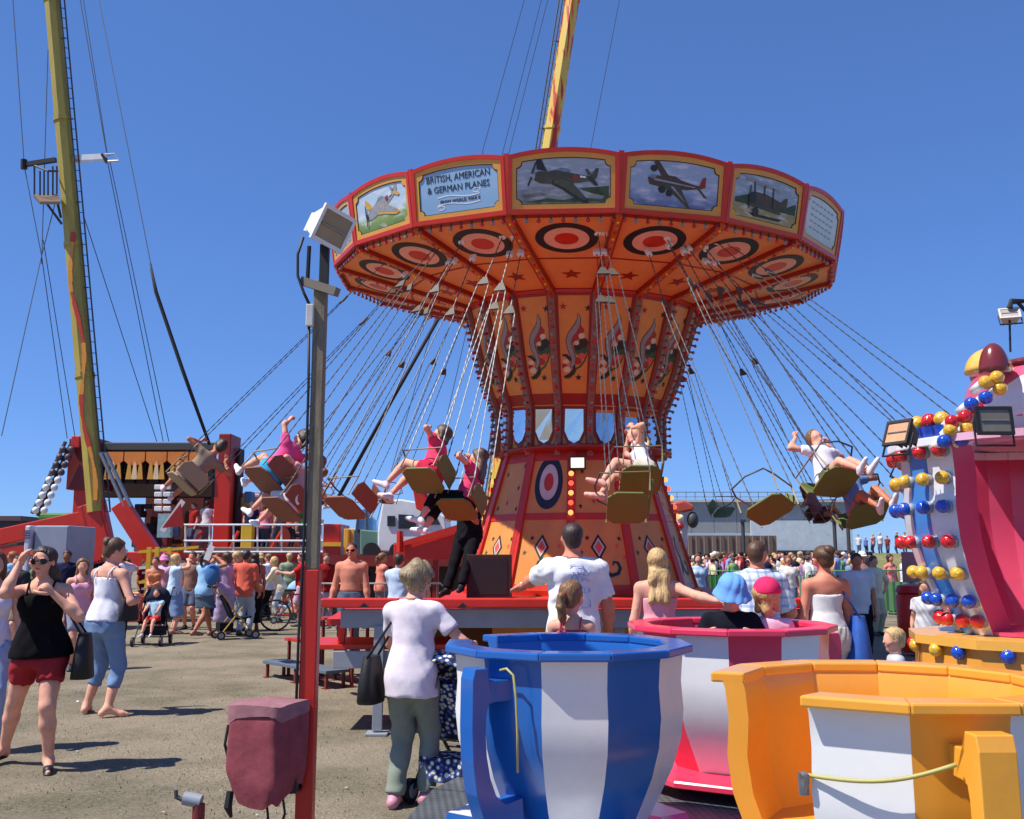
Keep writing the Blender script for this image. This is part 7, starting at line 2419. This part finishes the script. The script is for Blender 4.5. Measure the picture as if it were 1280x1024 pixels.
for a_, b in (((236, 690), (252, 664)), ((286, 690), (298, 664)), ((336, 690), (352, 664))):
    MB().tube([B(*a_, 31.4), B(*b, 31.4)], .06, 6).build('red_tube', RED, RR, world=True)
rs = random.Random(21)
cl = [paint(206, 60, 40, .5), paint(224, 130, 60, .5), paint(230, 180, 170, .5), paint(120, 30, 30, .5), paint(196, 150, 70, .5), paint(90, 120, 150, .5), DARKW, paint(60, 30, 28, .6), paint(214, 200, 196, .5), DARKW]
for i in range(64):
    px, py = rs.uniform(158, 396), rs.uniform(612, 682)
    w_, h_ = rs.uniform(5, 20), rs.uniform(5, 24)
    if px < 190: py = max(py, 630)
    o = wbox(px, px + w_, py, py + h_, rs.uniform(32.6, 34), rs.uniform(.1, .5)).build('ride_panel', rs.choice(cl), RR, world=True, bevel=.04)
for i, px in enumerate((240, 256, 312, 330, 346, 362, 380, 394)):
    q = at(px, 688, 32.2)
    person('person standing on the red ride platform, number %d from the left' % (i + 1) if False else ('person in a %s top standing on the red ride platform' % ('red', 'white', 'navy', 'pink', 'grey', 'coral', 'dark green', 'cream')[i]), q, rs.uniform(0, 360), rs.uniform(1.5, 1.75), 'mf'[i % 2], {}, ('tshirt', ((170, 44, 40), (222, 214, 214), (44, 50, 84), (226, 130, 150), (120, 120, 126), (214, 110, 90), (50, 84, 60), (226, 212, 180))[i], -.15, .5), ('jeans', ((70, 78, 100), (96, 96, 104), (50, 50, 58))[i % 3], .97), ('short', ('brown', 'dark', 'blonde')[i % 3]), ('fair', 'red')[i % 2], None, .035, 'people on the red ride platform', fingers=False)
# signboard triangle and lamps
mb = MB().prism([(0, 0), (.62, .95), (.75, .85), (.16, -.1)], -.03, .03, 0, Matrix.Translation(B(200, 662, 30.5)) @ Matrix.Rotation(R_(90), 4, 'X'))
mb.build('white_edge_board', paint(222, 206, 206, .5), RR, world=True)
MB().prism([(.08, .06), (.62, .82), (.75, .1)], -.02, .035, 0, Matrix.Translation(B(200, 662, 30.5)) @ Matrix.Rotation(R_(90), 4, 'X')).build('red_board', DKRED, RR, world=True)
# string of white lamps sloping down at its left
ls = thing('lamp_string', 'sloping lattice string of white lamps left of the red ride', 'lamp string', B(66, 600))
for i in range(9):
    t_ = i / 8
    q = B(84 - 34 * t_, 562 + 76 * t_, 31.5)
    for s in (-1, 1):
        MB().sphere(q + Vector((s * .14, 0, 0)), .12, 8, 5).build('lamp', WHITE if i > 3 else paint(90, 70, 80, .5), ls, world=True, smooth=180)
MB().tube([B(88, 556, 31.6), B(47, 645, 31.6)], .06, 5).build('stringer', DKGREY, ls, world=True)
MB().tube([B(82, 552, 31.6), B(40, 642, 31.6)], .06, 5).build('stringer', DKGREY, ls, world=True)
# yellow steps
ys = thing('ride_steps', 'yellow railed steps up to the red ride', 'steps', B(205, 740, 24))
yy = lambda px, py, Y=24.0: at(px, py, Y)
for i in range(4):
    MB().box(tuple(yy(205, 736 - 10 * i, 24 + .3 * i)), (1.0, .3, .05)).build('step', GREY, ys, world=True)
for px in (183, 193, 208):
    MB().beam(yy(px, 744), yy(px + 4, 684), .10, .08).build('rail_post', YELLOW, ys, world=True)
for py in (684, 704, 722):
    MB().beam(yy(174, py + 6), yy(248, py), .07, .07).build('hand_rail', YELLOW if py != 704 else paint(226, 220, 200, .5), ys, world=True)
# generator box
gb = thing('generator_box', 'pale grey generator cabinet behind the woman with sunglasses', 'generator', (at(50, 690, 21).x, 21, 0))
wbox(38, 86, 657, 740, 21, 1.4).build('cabinet', paint(150, 156, 172, .5, .2), gb, world=True, bevel=.03)
wbox(26, 38.5, 657, 730, 20.9, 1.2).build('front_door', paint(206, 204, 218, .5, .2), gb, world=True, bevel=.03)
for i in range(4):
    wbox(27.5, 37, 663 + 3 * i, 664.3 + 3 * i, 20.88, .03).build('vent_slat', DKGREY, gb, world=True)
# red control cabin and ramp between pole and carousel
rc = thing('ride_booth', 'red and yellow ticket booth right of the lamp pole', 'booth', (at(420, 690, 27).x, 27, 0))
wbox(402, 426, 655, 730, 27, 1.5).build('red_side', RED, rc, world=True, bevel=.03)
wbox(402, 426, 678, 683, 26.9, .1).build('yellow_band', YELLOW, rc, world=True)
wbox(429, 452, 661, 694, 27, .2).build('yellow_panel', paint(232, 176, 60, .45), rc, world=True, bevel=.02)
wbox(434, 437, 662, 693, 26.9, .1).build('panel_slat', paint(190, 130, 40, .5), rc, world=True)
wbox(443, 446, 662, 693, 26.9, .1).build('panel_slat', paint(190, 130, 40, .5), rc, world=True)
wbox(402, 600, 694, 708, 24.6, 4).build('red_deck', paint(130, 34, 28, .6), rc, world=True)
wbox(402, 600, 708, 770, 25.4, .1).build('dark_skirt', paint(60, 44, 40, .7), rc, world=True)
# white truck
TR = thing('lorry', 'small white cabbed lorry with a green body standing on a red ride deck', 'lorry', (at(500, 690, 25).x, 25, 0))
T = lambda px, py, Y=25.0: at(px, py, Y)
def face_prism(root, nm, pts, Y, depth, m_, bevel=0.0):
    P = [T(*p, Y) for p in pts]
    n = len(P)
    mb = MB().add([tuple(p) for p in P] + [(p.x, p.y + depth, p.z) for p in P], [tuple(range(n - 1, -1, -1)), tuple(range(n, 2 * n))] + [(i, (i + 1) % n, n + (i + 1) % n, n + i) for i in range(n)])
    return mb.build(nm, m_, root, world=True, bevel=bevel)
face_prism(TR, 'cab', [(472, 664), (478, 627), (500, 624), (524, 628), (556, 645), (562, 690), (472, 690)], 25.0, 2.2, paint(230, 230, 232, .35, .15), .04)
face_prism(TR, 'side_window', [(484, 658), (484, 645), (494, 645), (494, 658)], 24.96, .03, mat('truck_glass', S(40, 44, 50), rough=.1, var=.1))
face_prism(TR, 'side_window', [(498, 661), (498, 643), (517, 644), (521, 661)], 24.96, .03, mat('truck_glass', S(40, 44, 50)))
face_prism(TR, 'windscreen', [(526, 656), (526, 636), (545, 645), (550, 656)], 24.96, .03, mat('truck_glass', S(40, 44, 50)))
face_prism(TR, 'lower_body', [(450, 694), (450, 662), (498, 666), (498, 694)], 25.05, 2.1, paint(104, 140, 122, .5, .3), .03)
for px in (464, 497, 546):
    q = T(px, 689, 24.9)
    MB().tube([q, q + Vector((0, .3, 0))], .22, 16).build('wheel', BLACK, TR, world=True, smooth=40)
BW = thing('van', 'vehicle with a sloping blue windscreen left of the white lorry', 'van', (at(455, 690, 26.5).x, 26.5, 0))
face_prism(BW, 'windscreen', [(445, 662), (448, 640), (456, 636), (470, 652), (471, 664)], 26.3, .3, mat('blue_glass', S(96, 136, 190), rough=.1, var=.2))
face_prism(BW, 'body', [(440, 698), (442, 662), (473, 663), (473, 698)], 26.4, 2.5, paint(70, 84, 96, .5), .04)
face_prism(BW, 'window_frame', [(444, 664), (447, 637), (449, 638), (447, 664)], 26.25, .1, DKGREY)
face_prism(BW, 'window_frame', [(457, 664), (457, 637), (459, 638), (460, 664)], 26.25, .1, DKGREY)
# sloping red ramp
rm = thing('red_ramp', 'sloping red ramp arms in front of the white lorry', 'ride part', (at(540, 690, 20).x, 20, 0))
face_prism(rm, 'ramp_side', [(492, 700), (492, 680), (520, 672), (585, 655), (600, 660), (600, 700)], 20.0, .3, paint(206, 44, 30, .4, .2), .02)
face_prism(rm, 'ramp_rail', [(505, 682), (505, 676), (575, 655), (590, 654), (590, 662)], 19.85, .12, RED)
face_prism(rm, 'red_lamp_box', [(520, 636), (516, 612), (530, 610), (538, 628), (532, 642)], 19.9, .5, RED, .02)
MB().tube([T(500, 690, 19.9), T(500, 664, 19.9)], .07, 8).build('ramp_post', RED, rm, world=True)
for px in (495, 545, 595):
    MB().beam(T(px, 698, 20.1), Vector((T(px, 698, 20.1).x, 20.1, 0)), .12, .12).build('leg', DKRED, rm, world=True)
# crowd barriers
def barrier(label, px0, px1, D, m_, group, h=1.08, kind='bars', fabric=None):
    p0, p1 = gl(px0, D), gl(px1, D)
    t = thing('crowd_barrier', label, 'barrier', p0, group=group)
    L = p1.x - p0.x
    n = max(1, round(L / 2.2))
    for i in range(n):
        x0 = L * i / n + .04; x1 = L * (i + 1) / n - .04
        f = MB()
        f.tube([(x0, 0, .05), (x0, 0, h - .1), (x0 + .1, 0, h), (x1 - .1, 0, h), (x1, 0, h - .1), (x1, 0, .05)], .02, 6)
        f.tube([(x0, 0, .22), (x1, 0, .22)], .016, 5)
        f.build('barrier_frame', m_, t, smooth=60)
        nb = int((x1 - x0) / .16)
        for k in range(1, nb):
            x = x0 + (x1 - x0) * k / nb
            MB().tube([(x, 0, .22), (x, 0, h)], .010, 4).build('barrier_bar', m_, t)
        if fabric:
            MB().box(((x0 + x1) / 2, .02, .62), (x1 - x0 - .1, .01, .7)).build('banner', fabric[i % len(fabric)], t)
        for x in (x0, x1):
            MB().box((x, 0, .02), (.05, .5, .03)).build('foot', m_, t)
    return t
GB = 'crowd barriers on the field'
barrier('grey steel crowd barrier behind the lamp pole and the bare chested man', 392, 560, 18.6, STEEL, GB)
barrier('grey steel crowd barrier left of the ride steps', 300, 372, 27.0, STEEL, GB)
GREENF = [paint(60, 130, 64, .5), paint(206, 212, 200, .6), paint(92, 150, 84, .5), paint(214, 206, 150, .6)]
barrier('green and white crowd fence in front of the far spectators', 868, 1075, 33.0, paint(110, 160, 110, .5), GB, 1.1, fabric=GREENF)
barrier('green fence panels on the grass beside the giant cup', 1085, 1160, 24.0, paint(74, 146, 74, .5), GB, 1.25, fabric=[paint(120, 168, 110, .6), paint(84, 150, 80, .5)])
# far crowd
def far_crowd():
    rs = random.Random(5)
    cols = [(226, 224, 230), (226, 110, 120), (190, 60, 70), (120, 150, 200), (60, 80, 130), (236, 200, 205), (120, 160, 110), (214, 150, 110), (40, 42, 52), (226, 210, 170), (160, 120, 170), (224, 168, 146), (90, 70, 60), (190, 160, 110), (40, 30, 28)]
    mats = [cloth(*c) for c in cols]
    mb = MB()
    for i in range(300):
        D = rs.uniform(34.5, 46)
        px = rs.uniform(858, 1090)
        p = gl(px, D)
        H = rs.uniform(1.35, 1.75)
        c, l, s, h = rs.randrange(0, 11), rs.choice((4, 8, 3, 1, 9, 0)), 11, rs.choice((12, 13, 14, 12, 14, 0))
        M = Matrix.Translation(p) @ Matrix.Rotation(rs.uniform(0, 6.28), 4, 'Z') @ Matrix.Scale(H / 1.7, 4)
        for sx in (-1, 1):
            mb.tube([(sx * .08, 0, 0), (sx * .09, 0, .45), (sx * .09, 0, .9)], [.05, .065, .09], 5, l, M)
            mb.tube([(sx * .20, 0, 1.40), (sx * .25, .03, 1.12), (sx * .22, .14, .9)], [.055, .045, .035], 5, c if rs.random() < .5 else s, M)
        mb.lathe([(.14, .82), (.18, .95), (.15, 1.12), (.19, 1.32), (.17, 1.43), (.06, 1.5)], 8, c, M @ Matrix.Diagonal((1.05, .68, 1, 1)))
        mb.sphere((0, 0, 1.60), (.085, .1, .12), 7, 5, s, M)
        mb.sphere((0, -.02, 1.64), (.095, .105, .1), 7, 5, h, M)
    tag(mb.build('far_crowd', mats, smooth=180), 'dense crowd of distant spectators behind the green and white fence', 'crowd', kind='stuff')
far_crowd()
# hangar and fence behind
HG = thing('hangar', 'long pale grey building with a railing along its roof, far right', 'building', (16, 72, 0))
q0, q1 = at(780, 700, 72).x, at(1066, 700, 72).x
zt = at(900, 627, 72).z
npan = 10
for i in range(npan):
    x0 = q0 + (q1 - q0) * i / npan; x1 = q0 + (q1 - q0) * (i + 1) / npan
    MB().box(((x0 + x1) / 2, 72.1, 1.6), (x1 - x0 - .05, .2, 3.2)).build('lower_cladding_panel', paint(176, 182, 186, .6, .15), HG, world=True)
    MB().box(((x0 + x1) / 2, 72.2, 3.25 + (zt - 3.25) / 2), (x1 - x0 - .03, .2, zt - 3.25)).build('upper_cladding_panel', paint(150, 154, 156, .6, .15), HG, world=True)
MB().box(((q0 + q1) / 2, 80, zt + .05), (q1 - q0 + .4, 16.4, .18)).build('roof', paint(196, 204, 214, .5), HG, world=True)
MB().box((q1 - .1, 80, zt / 2), (.2, 16, zt)).build('end_wall', paint(150, 156, 160, .6), HG, world=True)
for i in range(26):
    x = q0 + (q1 - q0) * i / 25
    MB().tube([(x, 72.1, zt), (x, 72.1, zt + .7)], .04, 4).build('roof_rail_post', GREY, HG, world=True)
MB().tube([(q0, 72.1, zt + .7), (q1, 72.1, zt + .7)], .05, 4).build('roof_rail', GREY, HG, world=True)
MB().tube([(q0, 72.1, zt + .35), (q1, 72.1, zt + .35)], .04, 4).build('roof_rail', GREY, HG, world=True)
xw = at(940, 700, 71.8).x
MB().box(((xw + q1) / 2, 71.85, 3.0), (q1 - xw, .2, 2.4)).build('white_awning', paint(206, 214, 220, .5), HG, world=True)
MB().box(((xw + q1) / 2, 71.6, 1.0), (q1 - xw, .4, 2.0)).build('dark_opening', paint(58, 56, 54, .8), HG, world=True)
FN = thing('corrugated_fence', 'brown corrugated fence in front of the pale hangar', 'fence', (10, 56, 0))
f0, f1 = at(800, 700, 56).x, at(972, 700, 56).x
nf = 34
for i in range(nf):
    x = f0 + (f1 - f0) * (i + .5) / nf
    MB().box((x, 56 + (.06 if i % 2 else 0), 1.38), ((f1 - f0) / nf - .02, .08, 2.76)).build('fence_board', paint(116, 92, 78, .7, .2) if i % 3 else paint(134, 108, 90, .7, .2), FN, world=True)
for px in (930, 1045, 1062):
    pp_ = thing('pole', {930: 'dark post standing in front of the hangar middle', 1045: 'dark post by the hangar end', 1062: 'second dark post right of the hangar end'}[px], 'post', (at(px, 700, 50).x, 50, 0))
    MB().tube([(0, 0, 0), (0, 0, 3.4)], .10, 8).build('shaft', DKGREY, pp_)
    MB().box((0, 0, 3.4), (.3, .3, .12)).build('head', DKGREY, pp_)
# grassy bank at the right
def bank():
    n, m_ = 40, 14
    x0, x1, y0, y1 = at(1050, 700, 60).x, 90.0, 50, 76
    vs = []
    for j in range(m_ + 1):
        for i in range(n + 1):
            u, v = i / n, j / m_
            x = x0 + (x1 - x0) * u; y = y0 + (y1 - y0) * v
            h = 1.75 * min(1, u * 45) ** 1.0 * min(1, v * 2.2) ** .8 * (1 + .05 * math.sin(x * .9) + .04 * math.sin(y * 1.3 + x))
            vs.append((x, y, h - .02))
    fs = [(j * (n + 1) + i, j * (n + 1) + i + 1, (j + 1) * (n + 1) + i + 1, (j + 1) * (n + 1) + i) for j in range(m_) for i in range(n)]
    mb = MB(); mb.add(vs, fs)
    o = mb.build('grassy_bank', mat('bank_grass', S(122, 120, 80), rough=.95, var=.3, scale=1.2, bump=.6, bscale=8, spec=.1), smooth=180)
    tag(o, kind='structure')
bank()
rs = random.Random(9)
bkc = [((222, 222, 228), 'white'), ((90, 110, 170), 'blue'), ((226, 150, 150), 'pink'), ((206, 206, 214), 'pale grey'), ((150, 60, 60), 'dark red'), ((60, 64, 80), 'navy'), ((236, 232, 222), 'cream')]
for i, px in enumerate((1074, 1083, 1092, 1101, 1110, 1122, 1132)):
    c, nm = bkc[i]
    q = at(px, 690, 64)
    person('distant person in a %s top on the grassy bank' % nm, (q.x, 64, 1.66), rs.uniform(0, 360), rs.uniform(1.2, 1.6), rs.choice('mf'), {}, ('tshirt', c, -.15, .5), ('jeans', (80, 86, 110), .95), ('short', rs.choice(('brown', 'dark', 'blonde'))), 'fair', None, .05, 'people on the grassy bank', fingers=False)
# lit board of another ride beside the tower foot
rb = thing('ride_board', 'white light board with a red rounded top right of the carousel tower', 'ride part', (at(851, 690, 23).x, 23, 0))
Tq = lambda px, py: at(px, py, 23)
face_prism(rb, 'white_board', [(846, 690), (846, 640), (858, 636), (862, 642), (858, 690)], 23.0, .3, paint(232, 230, 232, .4), .02)
face_prism(rb, 'red_top', [(838, 636), (842, 628), (856, 625), (868, 632), (868, 638), (846, 642)], 22.9, .6, paint(206, 90, 70, .4), .05)
for i in range(5):
    MB().sphere(Tq(850 - i * .6, 648 + 10 * i) + Vector((0, -.08, 0)), .09, 8, 6).build('board_lamp', (BULB_W, BULB_R)[i % 2], rb, world=True, smooth=180)
MB().sphere(tuple(Tq(866, 650)), (.14, .14, .2), 8, 6).build('grey_motor', DKGREY, rb, world=True, smooth=180)
MB().beam(Tq(850, 690), Vector((Tq(850, 690).x, 23, 0)), .2, .2).build('leg', DKGREY, rb, world=True)
# low buildings far left
lb = thing('shed', 'dark low shed on the far left horizon', 'building', (at(10, 690, 60).x, 60, 0))
wbox(-60, 24, 650, 700, 60, 8).build('wall', paint(64, 54, 60, .7), lb, world=True)
wbox(-62, 26, 645, 651, 59.8, 8.4).build('roof', paint(96, 70, 74, .7), lb, world=True)
gm_ = thing('green_tent', 'green and yellow awning behind the mast base', 'tent', (at(64, 690, 45).x, 45, 0))
wbox(46, 88, 641, 650, 45, 3).build('awning', paint(86, 140, 70, .6), gm_, world=True, bevel=.1)
wbox(52, 86, 650, 655, 44.8, .1).build('valance', paint(226, 196, 120, .6), gm_, world=True)
for px in (48, 86):
    MB().tube([at(px, 655, 45), gl(px, 45)], .06, 6).build('post', GREY, gm_, world=True)
rdp = thing('litter_bin', 'red bin standing behind the giant cup lamps', 'bin', (at(1139, 700, 16).x, 16, 0))
MB().lathe([(.22, .05), (.27, .4), (.28, .95), (.24, 1.0)], 16).build('bin_body', paint(220, 44, 30, .4), rdp, smooth=40)
MB().lathe([(.25, 1.0), (.29, 1.01), (.24, 1.12), (0, 1.16)], 16).build('bin_lid', paint(190, 36, 30, .4), rdp, smooth=40)
sgp = thing('sign_post', 'pinkish board standing by the green fence', 'sign', (at(1139, 700, 19).x, 19, 0))
wbox(1130, 1150, 690, 728, 19, .06).build('board', paint(176, 112, 116, .6), sgp, world=True)
MB().tube([(0, .05, 0), (0, .05, 1.4)], .04, 6).build('post', DKGREY, sgp)
